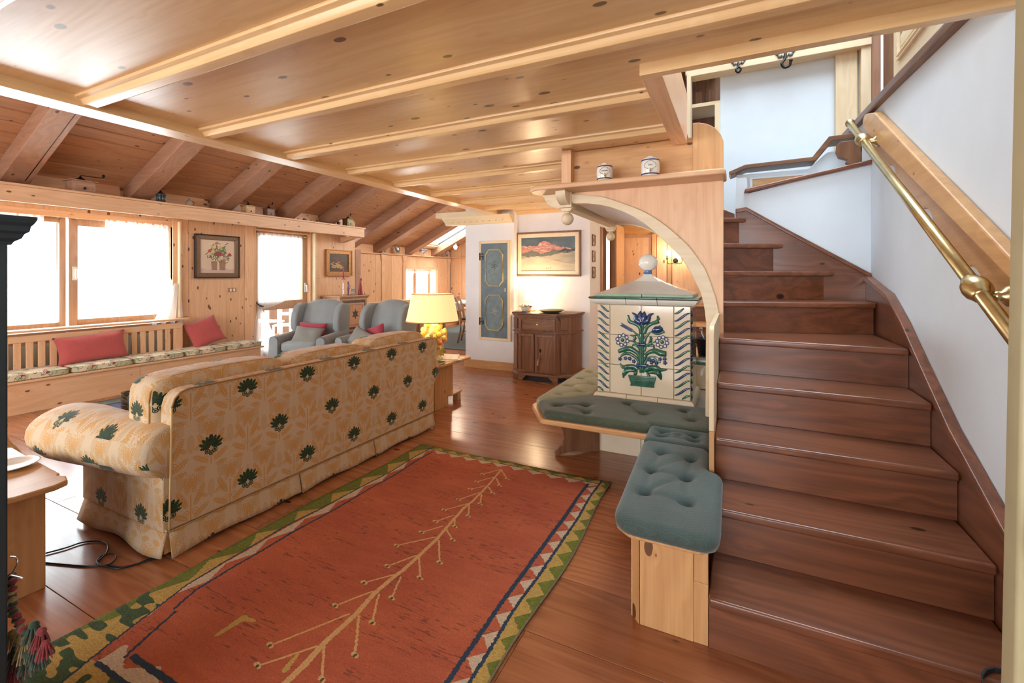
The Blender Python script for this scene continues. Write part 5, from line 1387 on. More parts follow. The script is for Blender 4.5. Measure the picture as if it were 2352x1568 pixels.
for yy in (4.065, 4.115): build('rocker', G().box(-6.488, -6.482, yy - .013, yy + .013, 1.075, 1.115), plain('rocker_white', (.8, .76, .66), .35), sk, bevel=.002)

# ================================================================== ARMCHAIRS
GF = fabric('grey_blue_cover', srgb(150, 155, 154), 420, .12)
LEGW = wood('Z', 'walnut', .2)
def armchair(label, x, y, rz):
    t = thing('armchair', label, 'armchair', (x, y, 0), rz, 'grey wing armchairs')
    g = loc_g(); g.puff((0, -.03, .215), (.56, .66, .20), n=8, k=8); build('seat_base', g, GF, t, smooth=True)
    g = loc_g(); g.puff((0, -.075, .365), (.53, .60, .13), n=10, k=6, puff=.25); build('seat_cushion', g, GF, t, smooth=True)
    # back with arched top, leaning
    g = loc_g()
    def bk(u, v, side):
        xx = (-1 + 2 * u); top_ = .90 + .065 * math.sqrt(max(0, 1 - (xx * .98) ** 2)) - .03 * xx * xx
        z = .32 + (top_ - .32) * v
        lean = .14 * v
        th = .055 + .05 * (1 - v ** 6) * (1 - abs(xx) ** 4 * .5)
        wr = .004 * math.sin(xx * 14 + v * 3) * v
        return (xx * .30, .20 + lean + side * th * (math.sqrt(max(0, 1 - v ** 10)) if side < 0 else .5) + wr, z)
    n, m = 18, 18; vs = [bk(i / n, j / m, -1) for j in range(m + 1) for i in range(n + 1)] + [bk(i / n, j / m, 1) for j in range(m + 1) for i in range(n + 1)]
    W = n + 1; o = len(vs) // 2; fs = [(j * W + i, j * W + i + 1, (j + 1) * W + i + 1, (j + 1) * W + i) for j in range(m) for i in range(n)]
    fs += [tuple(o + k for k in q_) for q_ in fs]
    fs += [(i + m * W, i + 1 + m * W, o + i + 1 + m * W, o + i + m * W) for i in range(n)] + [(i, i + 1, o + i + 1, o + i) for i in range(n)]
    fs += [(j * W, (j + 1) * W, o + (j + 1) * W, o + j * W) for j in range(m)] + [(j * W + n, (j + 1) * W + n, o + (j + 1) * W + n, o + j * W + n) for j in range(m)]
    g.add(vs, fs); build('backrest', g, GF, t, smooth=True)
    for s_ in (-1, 1):
        g = loc_g()   # arm: rounded top board from front to back
        vs = []; fs = []; n = 16
        for j, (yy, zt, hw) in enumerate(((-.375, .478, .045), (-.372, .500, .060), (-.36, .508, .068), (-.2, .515, .068), (0, .525, .066), (.18, .54, .062), (.30, .56, .055))):
            for k in range(n):
                a = PI * k / (n - 1)
                vs.append((s_ * .325 + hw * math.cos(a), yy, zt - .06 + .062 * math.sin(a) if 0 < k < n - 1 else (zt - .06)))
            vs += [(s_ * .325 - hw * .9, yy, .09), (s_ * .325 + hw * .9, yy, .09)]
        w2_ = n + 2
        for j in range(6):
            for k in range(w2_): fs.append((j * w2_ + k, j * w2_ + (k + 1) % w2_, (j + 1) * w2_ + (k + 1) % w2_, (j + 1) * w2_ + k))
        fs += [tuple(range(w2_)), tuple(6 * w2_ + k for k in range(w2_))]
        g.add(vs, fs); a_o = build('arm', g, GF, t, smooth=False, bevel=.008, seg=2)
        pts = [(s_ * .325 + .066 * math.cos(a), -.374, .446 + .060 * math.sin(a)) for a in [PI * k / 12 for k in range(13)]]
        g = loc_g(); g.tube([(s_ * .325 + .062, -.374, .10)] + pts + [(s_ * .325 - .062, -.374, .10)], .003, 5); build('piping', g, plain('dark_welt', (.10, .11, .11), .8), a_o, smooth=True)
        g = loc_g()
        wing = [(.30, .50), (.10, .50), (.045, .56), (.03, .66), (.055, .78), (.12, .875), (.22, .915), (.36, .905), (.40, .87), (.36, .50)]
        g.prism(wing, 'x', s_ * .30 - .035 if s_ > 0 else -.36, .36 if s_ > 0 else -.30 + .035); build('wing', g, GF, t, bevel=.028, seg=4)
        for yy in (-.30, .27):
            g = loc_g(); g.tube([(s_ * .26, yy, .12), (s_ * .275, yy + (.02 if yy > 0 else -.01), .0)], [.024, .015], 10); build('leg', g, LEGW, t, smooth=True)
    g = loc_g(); g.box(-.33, .33, .24, .33, .10, .55); build('outside_back', g, GF, t, bevel=.02)
    return t
armchair('grey wing armchair nearer the balcony door, with red and grey cushions', -5.22, 4.40, math.radians(19))
armchair('grey wing armchair behind the lamp, half hidden by the sofa', -4.29, 4.66, math.radians(3))
PINK = fabric('raspberry_linen', srgb(178, 66, 84), 380, .16); GREYP = fabric('grey_linen', srgb(140, 138, 130), 380, .12)
red_pillow('raspberry cushion upright in the left armchair', 4.42, -5.24, .555, .42, .20, .12, math.radians(19), -.15, .04, None, PINK)
red_pillow('grey cushion lying in front of the raspberry one, left armchair', 4.24, -5.13, .495, .40, .27, .12, math.radians(21), -.55, .10, None, GREYP)
red_pillow('raspberry cushion in the right armchair behind the sofa', 4.58, -4.27, .53, .34, .22, .12, math.radians(0), -.2, -.30, None, PINK)
red_pillow('grey cushion leaning in the right armchair beside the raspberry one', 4.40, -4.36, .49, .34, .26, .10, math.radians(-10), -.5, .3, None, GREYP)

# ================================================================== SIDE TABLES (two alike)
def side_table(label, y0, y1, x0=-3.24, x1=-2.50, zt=.45):
    yc = (y0 + y1) / 2; t = thing('side_table', label, 'side table', ((x0 + x1) / 2, yc, 0), 0, 'pine side tables at the sofa ends')
    tp_ = [(x0 + .03, y0), (x1 - .16, y0), (x1 - .13, y0 + .02), (x1 - .02, y0 + .10), (x1, y0 + .16), (x1, y1 - .12), (x1 - .0, y1 - .04), (x1 - .04, y1), (x1 - .14, y1 - .02), (x1 - .17, y1), (x0 + .03, y1), (x0, y1 - .03), (x0, y0 + .03)]
    build('table_top', G().prism(tp_, 'z', zt - .024, zt), wood('Y', 'honey', .6), t, bevel=.006, seg=3)
    X0_ = x1 - .085
    build('front_panel', G().box(X0_ - .02, X0_, yc - .20, yc + .03, 0, zt - .026), wood('Z', 'honey', .9), t, bevel=.003)
    build('side_panel', G().prism([(X0_ - .02, yc + .03), (X0_ - .10, yc + .26), (X0_ - .12, yc + .25), (X0_ - .04, yc + .03)], 'z', .09, zt - .026), wood('Z', 'honey', .6), t)
    build('side_panel', G().box(x0 + .10, X0_ - .02, y0 + .08, y0 + .10, .0, zt - .026), wood('Z', 'honey', .6), t, bevel=.003)
    build('rear_panel', G().box(x0 + .10, x0 + .12, y0 + .10, y1 - .10, .0, zt - .026), wood('Z', 'walnut', .4), t, bevel=.003)
    build('shelf', G().prism([(x0 + .12, y0 + .10), (X0_ - .02, y0 + .10), (X0_ - .02, yc + .03), (X0_ + .01, yc + .08), (X0_ - .0, yc + .28), (x0 + .12, y1 - .10)], 'z', .085, .10), wood('Y', 'honey', .4), t, bevel=.003)
    for (a, b_) in ((X0_ - .05, y1 - .10), (x0 + .13, y1 - .12)): build('leg', G().box(a - .03, a + .03, b_ - .03, b_ + .03, 0, .085), wood('Z', 'honey', .4), t, bevel=.003)
    return t
side_table('pine side table at the far end of the sofa, under the fruit lamp', 3.42, 4.14)
t2 = thing('side_table', 'pine side table at the lower left, in front of the sofa arm', 'side table', (-2.9, .55, 0), 0, 'pine side tables at the sofa ends')
tp_ = [(-3.26, .20), (-2.49, .20), (-2.49, .60), (-2.497, .70), (-2.485, .72), (-2.48, .84), (-2.50, .885), (-2.56, .90), (-2.60, .885), (-2.62, .90), (-3.22, .93), (-3.26, .90)]
build('table_top', G().prism(tp_, 'z', .426, .45), wood('Y', 'honey', .6), t2, bevel=.006, seg=3)
build('side_panel', G().box(-2.605, -2.585, .25, .845, 0, .425), wood('Z', 'honey', .7), t2, bevel=.003)
build('side_panel', G().box(-3.18, -3.16, .25, .845, 0, .425), wood('Z', 'honey', .7), t2, bevel=.003)
build('rear_panel', G().box(-3.16, -2.605, .25, .27, 0, .425), wood('Z', 'honey', .7), t2, bevel=.003)
pl = on_y(36, 1088, .80)
tag(build('plate', G().lathe([(.001, .452), (.045, .452), (.065, .456), (.098, .466), (.101, .469), (.095, .470), (.064, .461), (.045, .456), (.001, .456)], (-2.88, .82, 0), 32), CERW, smooth=True), 'white porcelain plate on the near side table', 'plate')
t = thing('fabric_heap', 'yellow damask heap standing in for a chair cushion behind the near side table', 'throw', (-3.7, .93, 0))  # made-up heap in place of another yellow chair's cushion
g = G()
def heap(u, v):
    a = 2 * PI * u; r = .18 * (1 - v ** 3) * (1 + .10 * math.sin(a * 5 + v * 6) + .05 * math.sin(a * 9))
    return (-3.60 + r * math.cos(a), .93 + r * .9 * math.sin(a), .50 * v ** .8 + .01)
g.sheet(heap, 60, 16); build('cloth', g, DAM, t, smooth=True, uv=suv2)
# cable on the floor
cab = [(105, 1270), (150, 1258), (190, 1245), (228, 1242), (246, 1250), (246, 1266), (232, 1282), (222, 1290), (228, 1298), (250, 1296), (266, 1282), (262, 1272), (245, 1272), (228, 1280), (224, 1292), (240, 1300), (270, 1305), (310, 1296), (345, 1286), (365, 1280)]
cb2 = [(105, 1292), (150, 1296), (200, 1300), (240, 1298), (290, 1302), (345, 1282), (370, 1276)]
def zf(u, v, z=.006):
    r = _ray(u, v); t = (z - CH) / r[2]; return (r[0] * t, r[1] * t, z)
def smooth_pts(P, k=6):
    P = [Vector(p) for p in P]; out = []
    for j in range(len(P) - 1):
        p0 = P[max(j - 1, 0)]; p1 = P[j]; p2 = P[j + 1]; p3 = P[min(j + 2, len(P) - 1)]
        for i in range(k):
            f = i / k; out.append(.5 * ((2 * p1) + (p2 - p0) * f + (2 * p0 - 5 * p1 + 4 * p2 - p3) * f * f + (3 * p1 - p0 - 3 * p2 + p3) * f ** 3))
    return out + [P[-1]]
CAB = plain('cable_black', (.012, .012, .014), .4)
tag(build('power_cable', G().tube(smooth_pts([zf(*p) for p in cab]), .0035, 6), CAB, smooth=True), 'looped black cable on the floor between side table and sofa', 'cable')
tag(build('power_cable', G().tube(smooth_pts([zf(*p, .004) for p in cb2]), .0035, 6), CAB, smooth=True), 'straighter black cable running under the sofa skirt', 'cable')

# ================================================================== LAMP with ceramic fruit base
lp = thing('table_lamp', 'table lamp with cream drum shade and ceramic fruit base', 'lamp', (-2.735, 3.75, .45))
LX, LY = -2.735, 3.75
SHD, nt, b = new_mat('lamp_shade')
b.inputs['Base Color'].default_value = (*srgb(250, 234, 150), 1); b.inputs['Roughness'].default_value = .8
b.inputs['Emission Color'].default_value = (1.0, .80, .42, 1); b.inputs['Emission Strength'].default_value = .5
g = G().lathe([(.262, .845), (.205, 1.118)], (LX, LY, 0), 48); g.f = g.f[:-2]
sho = build('lamp_shade', g, SHD, lp, smooth=True)
ORT = plain('orange_trim', srgb(214, 138, 84), .7)
build('trim', G().tube([(LX + .2625 * math.cos(a), LY + .2625 * math.sin(a), .848) for a in [2 * PI * k / 40 for k in range(41)]], .0055, 6), ORT, sho, smooth=True)
build('trim', G().tube([(LX + .2055 * math.cos(a), LY + .2055 * math.sin(a), 1.117) for a in [2 * PI * k / 40 for k in range(41)]], .0045, 6), ORT, sho, smooth=True)
build('bulb', G().ball((LX, LY, .95), .03, .03, .045), emis('bulb_glow', (1, .8, .5), 6), lp, smooth=True)
MAJ = [plain('majolica_cream', srgb(240, 222, 160), .15, Coat_Weight=.6), plain('majolica_yellow', srgb(236, 196, 84), .15, Coat_Weight=.6), plain('majolica_peach', srgb(226, 146, 96), .15, Coat_Weight=.6), plain('majolica_green', srgb(150, 156, 70), .15, Coat_Weight=.6)]
build('foot', G().lathe([(.10, .452), (.105, .47), (.08, .49), (.065, .52), (.085, .56)], (LX, LY, 0), 24), MAJ[0], lp, smooth=True)
build('stem', G().lathe([(.085, .56), (.10, .62), (.095, .70), (.085, .78), (.05, .82), (.012, .84), (.012, .93)], (LX, LY, 0), 20), MAJ[0], lp, smooth=True)
random.seed(3)
for k in range(44):
    z = .555 + .27 * (k / 44); a = k * 2.4; r = .105 + .022 * math.sin(z * 30) - (.02 if z > .76 else 0); sz = random.uniform(.020, .033)
    if k % 6 == 0:
        p = (LX + r * math.cos(a), LY + r * math.sin(a), z)
        build('banana', G().tube(smooth_pts([(p[0], p[1], p[2] + .06), (p[0] + .02 * math.cos(a), p[1] + .02 * math.sin(a), p[2] + .02), (p[0] + .012 * math.cos(a), p[1] + .012 * math.sin(a), p[2] - .05)]), [.006] + [.018] * 11 + [.005], 8), MAJ[1], lp, smooth=True)
    else:
        build('fruit', G().ball((LX + r * math.cos(a), LY + r * math.sin(a), z), sz, sz, sz * 1.05, 12, 8), MAJ[2 if z < .68 and k % 3 else (0 if k % 2 else 1)] if k % 5 else MAJ[3], lp, smooth=True)
for k in range(14):
    a = k * .9; z = .54 + .02 * (k % 4); p = Vector((LX + .10 * math.cos(a), LY + .10 * math.sin(a), z)); d = Vector((math.cos(a), math.sin(a), -.8)) * .04
    build('leaf', G().tube([p, p + d * .5, p + d], [.004, .012, .002], 6), MAJ[3], lp, smooth=True)
point('lamp_bulb', (LX, LY, .99), 9, WARM, .04)
# magazines, leaflets and a book on the far side table
MG = [('colour magazine fanned under the lamp, top of the pile', (.62, .45, .36), -2.66, 3.93, .5), ('magazine with pale cover fanned beside the lamp foot', (.75, .72, .66), -2.64, 3.89, .75), ('grey magazine at the bottom of the fan', (.38, .36, .34), -2.63, 3.86, 1.0)]
for i, (l, c, x, y, rz) in enumerate(MG):
    g = G().box(-.10, .10, -.14, .14, .452 + .004 * (2 - i), .4555 + .004 * (2 - i), T(x, y, 0, rz)); tag(build('magazine', g, plain('paper_%d' % i, c, .35, noise=.3, nscale=25), bevel=.001, seg=1), l, 'magazine', 'magazines on the far side table')
bkk = thing('book', 'dark green book near the front edge of the far side table', 'book', (-2.585, 3.60, .451))
build('cover', G().box(-2.655, -2.52, 3.52, 3.66, .451, .474).box(-2.65, -2.53, 3.53, 3.65, .455, .470), plain('green_cloth', (.02, .05, .03), .5), bkk, bevel=.002)
build('pages', G().box(-2.65, -2.517, 3.525, 3.655, .456, .469), plain('page_edges', (.7, .62, .46), .8), bkk)
g = G()
for k in range(5): g.box(-2.575, -2.535, 3.74 + k * .055, 3.785 + k * .055, .4515, .4535, T(0, 0, 0))
tag(build('leaflet', G().box(-2.63, -2.515, 3.72, 4.04, .4505, .453), plain('leaflet_paper', (.85, .78, .62), .5, noise=.2, nscale=40), bevel=.0005, seg=1), 'cream picture leaflet along the front edge of the far side table', 'leaflet')

# ================================================================== WALNUT CABINET on the far wall
cb_ = thing('cabinet', 'small walnut cabinet with chamfered corners, one drawer and two doors', 'cabinet', (-2.19, 5.34, 0))
WN, WNX = wood('Z', 'walnut', .6), wood('X', 'walnut', .6)
FA, FB, FY = -2.435, -1.935, 5.135          # front
pts = [(FA, FY), (FB, FY), (-1.79, 5.28), (-1.76, 5.64), (-2.64, 5.54), (-2.56, 5.24)]
def ins(P, d):
    c = Vector((sum(p[0] for p in P) / len(P), sum(p[1] for p in P) / len(P))); return [tuple(c + (Vector(p) - c) * d) for p in P]
build('carcase', G().prism(ins(pts, .97), 'z', .07, .80), WN, cb_, bevel=.004)
build('top', G().prism(ins(pts, 1.05), 'z', .815, .838), WNX, cb_, bevel=.006, seg=3)
build('top_moulding', G().prism(ins(pts, 1.01), 'z', .795, .815), WNX, cb_, bevel=.004)
build('waist_moulding', G().prism(ins(pts, 1.015), 'z', .592, .608), WNX, cb_, bevel=.004)
build('base_moulding', G().prism(ins(pts, 1.04), 'z', .065, .10), WNX, cb_, bevel=.008, seg=3)
def panel_front(x0, x1, z0, z1, y, nm, m, rail=.04):
    o = build(nm, G().box(x0, x1, y - .012, y + .01, z0, z1), m, cb_, bevel=.002)
    g = G()
    for a, b_, c, d in ((x0, x0 + rail, z0, z1), (x1 - rail, x1, z0, z1), (x0 + rail, x1 - rail, z0, z0 + rail), (x0 + rail, x1 - rail, z1 - rail, z1)): g.box(a, b_, y - .026, y - .011, c, d)
    build('frame', g, WN, o, bevel=.004)
    return o
fy = FY + .008
d0 = panel_front(FA + .02, FB - .01, .625, .775, fy, 'drawer', WNX, .022)
build('keyhole', G().lathe([(.001, -.004), (.010, -.003), (.010, .0)], (-2.185, fy - .013, .70), 10, ax='y'), BRASS, d0)
d1_ = panel_front(FA + .01, -2.222, .11, .585, fy, 'door', WN, .03)
d2_ = panel_front(-2.205, FB - .005, .11, .585, fy, 'door', WN, .035)
build('escutcheon', G().prism([(-2.14, .355), (-2.125, .385), (-2.14, .415), (-2.155, .385)], 'y', fy - .017, fy - .012), IRON, d2_)
build('key_tassel', G().tube([(-2.145, fy - .022, .375), (-2.15, fy - .024, .32), (-2.16, fy - .026, .28)], .002, 5).tube([(-2.16, fy - .026, .285), (-2.165, fy - .027, .25), (-2.17, fy - .027, .205)], [.005, .010, .013], 8), fabric('tassel_rose', (.55, .30, .22), 60), d2_, smooth=True)
for (x, y) in ((-1.785 - .065, 5.215), (-2.50, 5.195)):
    v = Vector((-1.79 + 1.935, 5.28 - 5.135)) if x > -2.2 else Vector((-2.56 + 2.435, 5.24 - 5.135)); a = math.atan2(v.y, v.x) if x > -2.2 else math.atan2(-v.y, -v.x)
    for (z0, z1) in ((.125, .57), (.64, .77)):
        g = G().box(-.05, .05, -.012, .012, z0, z1, T(x - (.01 if x > -2.2 else -.0), y, 0, a)); build('corner_panel', g, WN, cb_, bevel=.005)
for (a, b_) in ((FA - .01, -2.33), (-2.03, FB + .02)):
    build('bracket_foot', G().prism([(a, 0), (b_ if a < -2.2 else b_, 0), (b_, .07), (a, .07)] if False else ([(a, 0), (a + .06, 0), (a + .075, .03), (b_, .062), (b_, .07), (a, .07)] if a < -2.2 else [(a, .07), (a, .062), (b_ - .075, .03), (b_ - .06, 0), (b_, 0), (b_, .07)]), 'y', FY - .012, FY + .012), WNX, cb_, bevel=.003)
build('plinth', G().prism(ins(pts, .8), 'z', 0.002, .07), BLACK, cb_)
for (x, y) in ((-2.60, 5.45), (-1.80, 5.52), (-2.53, 5.26), (-1.83, 5.30)): build('foot', G().box(x - .03, x + .03, y - .03, y + .03, 0, .068), WNX, cb_, bevel=.004)
fl_ = thing('flower_bowl', 'small white basket of porcelain flowers on the walnut cabinet', 'ornament', (-2.42, 5.30, .84))
build('basket', G().lathe([(.05, .84), (.06, .86), (.075, .90), (.07, .905)], (-2.42, 5.33, 0), 20), plain('porcelain_white', (.8, .74, .66), .3), fl_, smooth=True)
for k in range(16):
    a = k * 2.4; r = .02 + .07 * (k / 16); build('flower', G().ball((-2.42 + r * math.cos(a), 5.33 + r * math.sin(a), .93 - .25 * r), .022, .022, .015, 10, 6), [plain('petal_a', (.75, .68, .5), .5), plain('petal_b', (.42, .36, .2), .5), plain('petal_c', (.78, .45, .28), .5)][k % 3], fl_, smooth=True)
sl = thing('cabinet_lamp', 'small lit lamp behind the flower basket on the walnut cabinet', 'lamp', (-2.38, 5.42, .84))
build('stand', G().lathe([(.045, .84), (.04, .855), (.012, .87), (.010, .98)], (-2.38, 5.44, 0), 16), BRASS, sl, smooth=True)
g = G().lathe([(.11, .985), (.07, 1.12)], (-2.38, 5.44, 0), 28); g.f = g.f[:-2]
build('lamp_shade', g, emis('shade_glow', (1, .86, .6), 5), sl, smooth=True)
point('cabinet_lamp_bulb', (-2.34, 5.45, 1.10), 20, WARM, .05)
tag(build('tray', G().box(-2.53, -2.34, 5.17, 5.28, .8385, .846), BLACK, bevel=.002), 'thin black tray on the left of the walnut cabinet', 'tray')
tag(build('dish', G().lathe([(.001, .839), (.085, .839), (.11, .848), (.165, .874), (.162, .877), (.10, .853), (.001, .846)], (-2.06, 5.29, 0), 36), plain('dark_dish', (.10, .09, .05), .3), smooth=True), 'wide shallow dark dish on the walnut cabinet', 'dish')

# ================================================================== PICTURES
def mountain():
    nx, ny = 760, 470; X, Y = grid(1, 1, nx, ny)
    sky = np.array(srgb(70, 84, 92)); sky2 = np.array(srgb(98, 112, 118))
    c = sky * np.ones((ny, nx, 1)) + (sky2 - sky) * (vnoise(nx, ny, 8, 10, 51) * (1 - (Y - .8) * 2).clip(0, 1))[..., None]
    def ridge(base, amp, cx, seed): 
        r = sum(vnoise(nx, 2, cx * 2 ** k, 1, seed + k)[0] / 2 ** k for k in range(4)); return base + amp * (r - .9)
    x = X[0]
    r1 = ridge(.80, .16, 7, 60) - .20 * np.abs(x - .25) ** 1.2 - .22 * (x > .5) * (x - .5)
    n = vnoise(nx, ny, 60, 26, 61); n2 = vnoise(nx, ny, 20, 60, 62)
    pk = np.array(srgb(206, 142, 120)); pk2 = np.array(srgb(170, 112, 102)); wh = np.array(srgb(220, 184, 164))
    m = Y < r1[None]; rock = pk * n[..., None] + pk2 * (1 - n[..., None]); rock = np.where((n2 > .72)[..., None], wh, rock); c = np.where(m[..., None], rock, c)
    r2 = ridge(.56, .14, 5, 70) + .20 * (x > .72) * (x - .72) * 2.2
    g1 = np.array(srgb(96, 98, 88)); g2 = np.array(srgb(122, 116, 98)); m = Y < r2[None]; c = np.where(m[..., None], g1 * n[..., None] + g2 * (1 - n[..., None]), c)
    dk = np.array(srgb(48, 50, 46)); m = (Y < r2[None]) & (X > .70) & (Y > .52 + .1 * n); c = np.where(m[..., None], dk + .05 * n[..., None], c)
    r3 = ridge(.46, .10, 4, 80) + .12 * (x - .3); s1 = np.array(srgb(150, 142, 122)); s2 = np.array(srgb(190, 176, 148)); t = vnoise(nx, ny, 6, 14, 81)
    m = Y < r3[None]; c = np.where(m[..., None], s1 * t[..., None] + s2 * (1 - t[..., None]), c)
    r4 = .30 + .10 * np.sin(x * 4 + .6); m = Y < r4[None]; c = np.where(m[..., None], np.array(srgb(196, 182, 154)) * (.84 + .25 * t)[..., None], c)
    m = ell(X, Y, .52, .09, .05, .018, .3) < 1; c = np.where((m & (n > .4))[..., None], np.array(srgb(110, 96, 76)), c)
    return c * (.93 + .1 * vnoise(nx, ny, 150, 120, 85))[..., None]
def bouquet(dark=False):
    nx, ny = 360, 420; X, Y = grid(1, 1.17, nx, ny); r = np.random.default_rng(9)
    bgc = np.array(srgb(222, 196, 166)) if not dark else np.array(srgb(66, 52, 40))
    c = bgc * (.88 + .2 * vnoise(nx, ny, 4, 4, 90))[..., None]
    if not dark:
        m = (Y < .16 + .02 * np.sin(X * 20)); c = np.where(m[..., None], np.array(srgb(206, 176, 158)), c)
        for cx, w_ in ((.40, .10), (.63, .11)):
            m = (np.abs(X - cx) < w_ * (.75 + .5 * (Y - .12))) & (Y > .12) & (Y < .42); c = np.where(m[..., None], np.array(srgb(160, 122, 96)) * (.85 + .3 * vnoise(nx, ny, 40, 50, 91))[..., None], c)
        for i in range(110):
            cx, cy = .53 + .17 * r.standard_normal() * .8, .66 + .15 * r.standard_normal(); a = r.random() * 3.1
            m = ell(X, Y, cx, cy, .06, .014, a) < 1; c = np.where(m[..., None], np.array(srgb(96, 112, 70)) * (.7 + .6 * r.random()), c)
        cols = [srgb(190, 84, 76), srgb(214, 126, 108), srgb(236, 206, 122), srgb(236, 206, 176), srgb(176, 66, 70)]
        for i, (cx, cy, R_, k) in enumerate([(.47, 1.05, .05, 1), (.56, .93, .055, 2), (.35, .74, .055, 2), (.27, .77, .05, 0), (.52, .67, .075, 4), (.64, .66, .045, 0), (.60, .55, .06, 3), (.68, .48, .055, 1), (.84, .66, .06, 4), (.53, .50, .04, 3), (.34, .92, .04, 2), (.74, .80, .03, 2)]):
            d = np.hypot(X - cx, Y - cy) + .012 * np.sin(np.arctan2(Y - cy, X - cx) * 7); c = np.where((d < R_)[..., None], np.array(cols[k]) * (.8 + .3 * np.sin(d * 160))[..., None], c)
    else:
        c = np.where((Y < .20)[..., None], np.array(srgb(86, 60, 38)), c)
        for i in range(40):
            cx, cy = .5 + .24 * r.standard_normal() * .75, .38 + .09 * r.standard_normal(); d = np.hypot(X - cx, Y - cy); c = np.where((d < .05)[..., None], np.array(srgb(206, 160, 92)) * (1 - 8 * d)[..., None], c)
        for i in range(20):
            cx, cy = .45 + .16 * r.standard_normal(), .66 + .10 * r.standard_normal(); d = np.hypot(X - cx, Y - cy); c = np.where((d < .05)[..., None], np.array(srgb(120, 66, 46)) * (1 - 9 * d)[..., None], c)
    return c.clip(0, 1)
def frame_y(t, x0, x1, z0, z1, y, fw, m, dep=.03, ridge=None):
    """mitred frame facing -Y"""
    for k, q in enumerate((((x0, z0), (x1, z0), (x1 - fw, z0 + fw), (x0 + fw, z0 + fw)), ((x1, z0), (x1, z1), (x1 - fw, z1 - fw), (x1 - fw, z0 + fw)), ((x1, z1), (x0, z1), (x0 + fw, z1 - fw), (x1 - fw, z1 - fw)), ((x0, z1), (x0, z0), (x0 + fw, z0 + fw), (x0 + fw, z1 - fw)))):
        build('frame_side', G().prism(list(q), 'y', y - dep, y), m, t, bevel=.004)
def frame_x(t, y0, y1, z0, z1, x, fw, m, dep=.03, inner=None, tilt=None):
    for k, q in enumerate((((y0, z0), (y1, z0), (y1 - fw, z0 + fw), (y0 + fw, z0 + fw)), ((y1, z0), (y1, z1), (y1 - fw, z1 - fw), (y1 - fw, z0 + fw)), ((y1, z1), (y0, z1), (y0 + fw, z1 - fw), (y1 - fw, z1 - fw)), ((y0, z1), (y0, z0), (y0 + fw, z0 + fw), (y0 + fw, z1 - fw)))):
        build('frame_side', G().prism(list(q), 'x', x, x + dep), m, t, bevel=.005)
MP = dict(x0=-2.70, x1=-1.795, z0=1.295, z1=1.885)
t = thing('mountain_painting', 'large framed painting of pink mountains above the walnut cabinet', 'painting', (-2.25, 5.66, 1.6))
CREAMF = plain('cream_mount', srgb(236, 214, 178), .5, noise=.04)
frame_y(t, -2.715, -1.795, 1.290, 1.890, 5.679, .022, wood('Z', 'walnut', .1), .045)
frame_y(t, -2.693, -1.817, 1.312, 1.868, 5.678, .052, CREAMF, .030)
build('canvas', G().box(-2.642, -1.868, 5.66, 5.672, 1.363, 1.817), image_mat('mountain_print', mountain(), .45), t, uv=lambda co, n: ((co.x + 2.642) / .774, (co.z - 1.363) / .454))
build('name_plate', G().box(-2.28, -2.22, 5.646, 5.649, 1.326, 1.336), BRASS, t)
t = thing('flower_painting', 'framed painting of flower baskets between the wide window and the balcony door', 'painting', (-6.49, 3.88, 1.55))
FRG = plain('dark_gilt', srgb(120, 92, 66), .4, .3, noise=.25, nscale=90, bump=.4); FRD = plain('frame_edge', srgb(44, 34, 34), .4)
frame_x(t, 3.575, 4.185, 1.265, 1.865, -6.497, .014, FRD, .040); frame_x(t, 3.589, 4.171, 1.279, 1.851, -6.497, .058, FRG, .030)
build('canvas', G().box(-6.49, -6.478, 3.640, 4.120, 1.33, 1.80), image_mat('bouquet_print', bouquet(), .5), t, uv=lambda co, n: ((co.y - 3.64) / .48, (co.z - 1.33) / .47))
t = thing('still_life_painting', 'dark still life of fruit in a wide gilt frame above the painted chest', 'painting', (-6.49, 6.02, 1.54))
FRO = plain('old_gilt', srgb(172, 124, 74), .4, .4, noise=.3, nscale=60, bump=.4)
frame_x(t, 5.735, 6.335, 1.295, 1.770, -6.497, .02, FRO, .05); frame_x(t, 5.752, 6.318, 1.312, 1.753, -6.497, .062, FRO, .036)
build('canvas', G().box(-6.49, -6.478, 5.805, 6.265, 1.365, 1.70), image_mat('fruit_print', bouquet(True), .4), t, uv=lambda co, n: ((co.y - 5.805) / .46, (co.z - 1.365) / .335))
for i, z in enumerate((1.765, 1.555, 1.345)):
    t = thing('small_picture', ('top', 'middle', 'bottom')[i] + ' one of three tiny dark pictures on the narrow side wall', 'picture', (-1.676, 5.82, z), 0, 'three small pictures in a column')
    frame_x(t, 5.76, 5.88, z - .075, z + .075, -1.679, .018, wood('Z', 'walnut', .05), .018)
    build('print', G().box(-1.678, -1.672, 5.775, 5.865, z - .06, z + .06), plain('mount_paper', (.8, .72, .58), .6), t)
    build('motif', G().ball((-1.671, 5.82, z), .003, .018, .026, 10, 6), plain('sepia', (.25, .15, .1), .7), t)

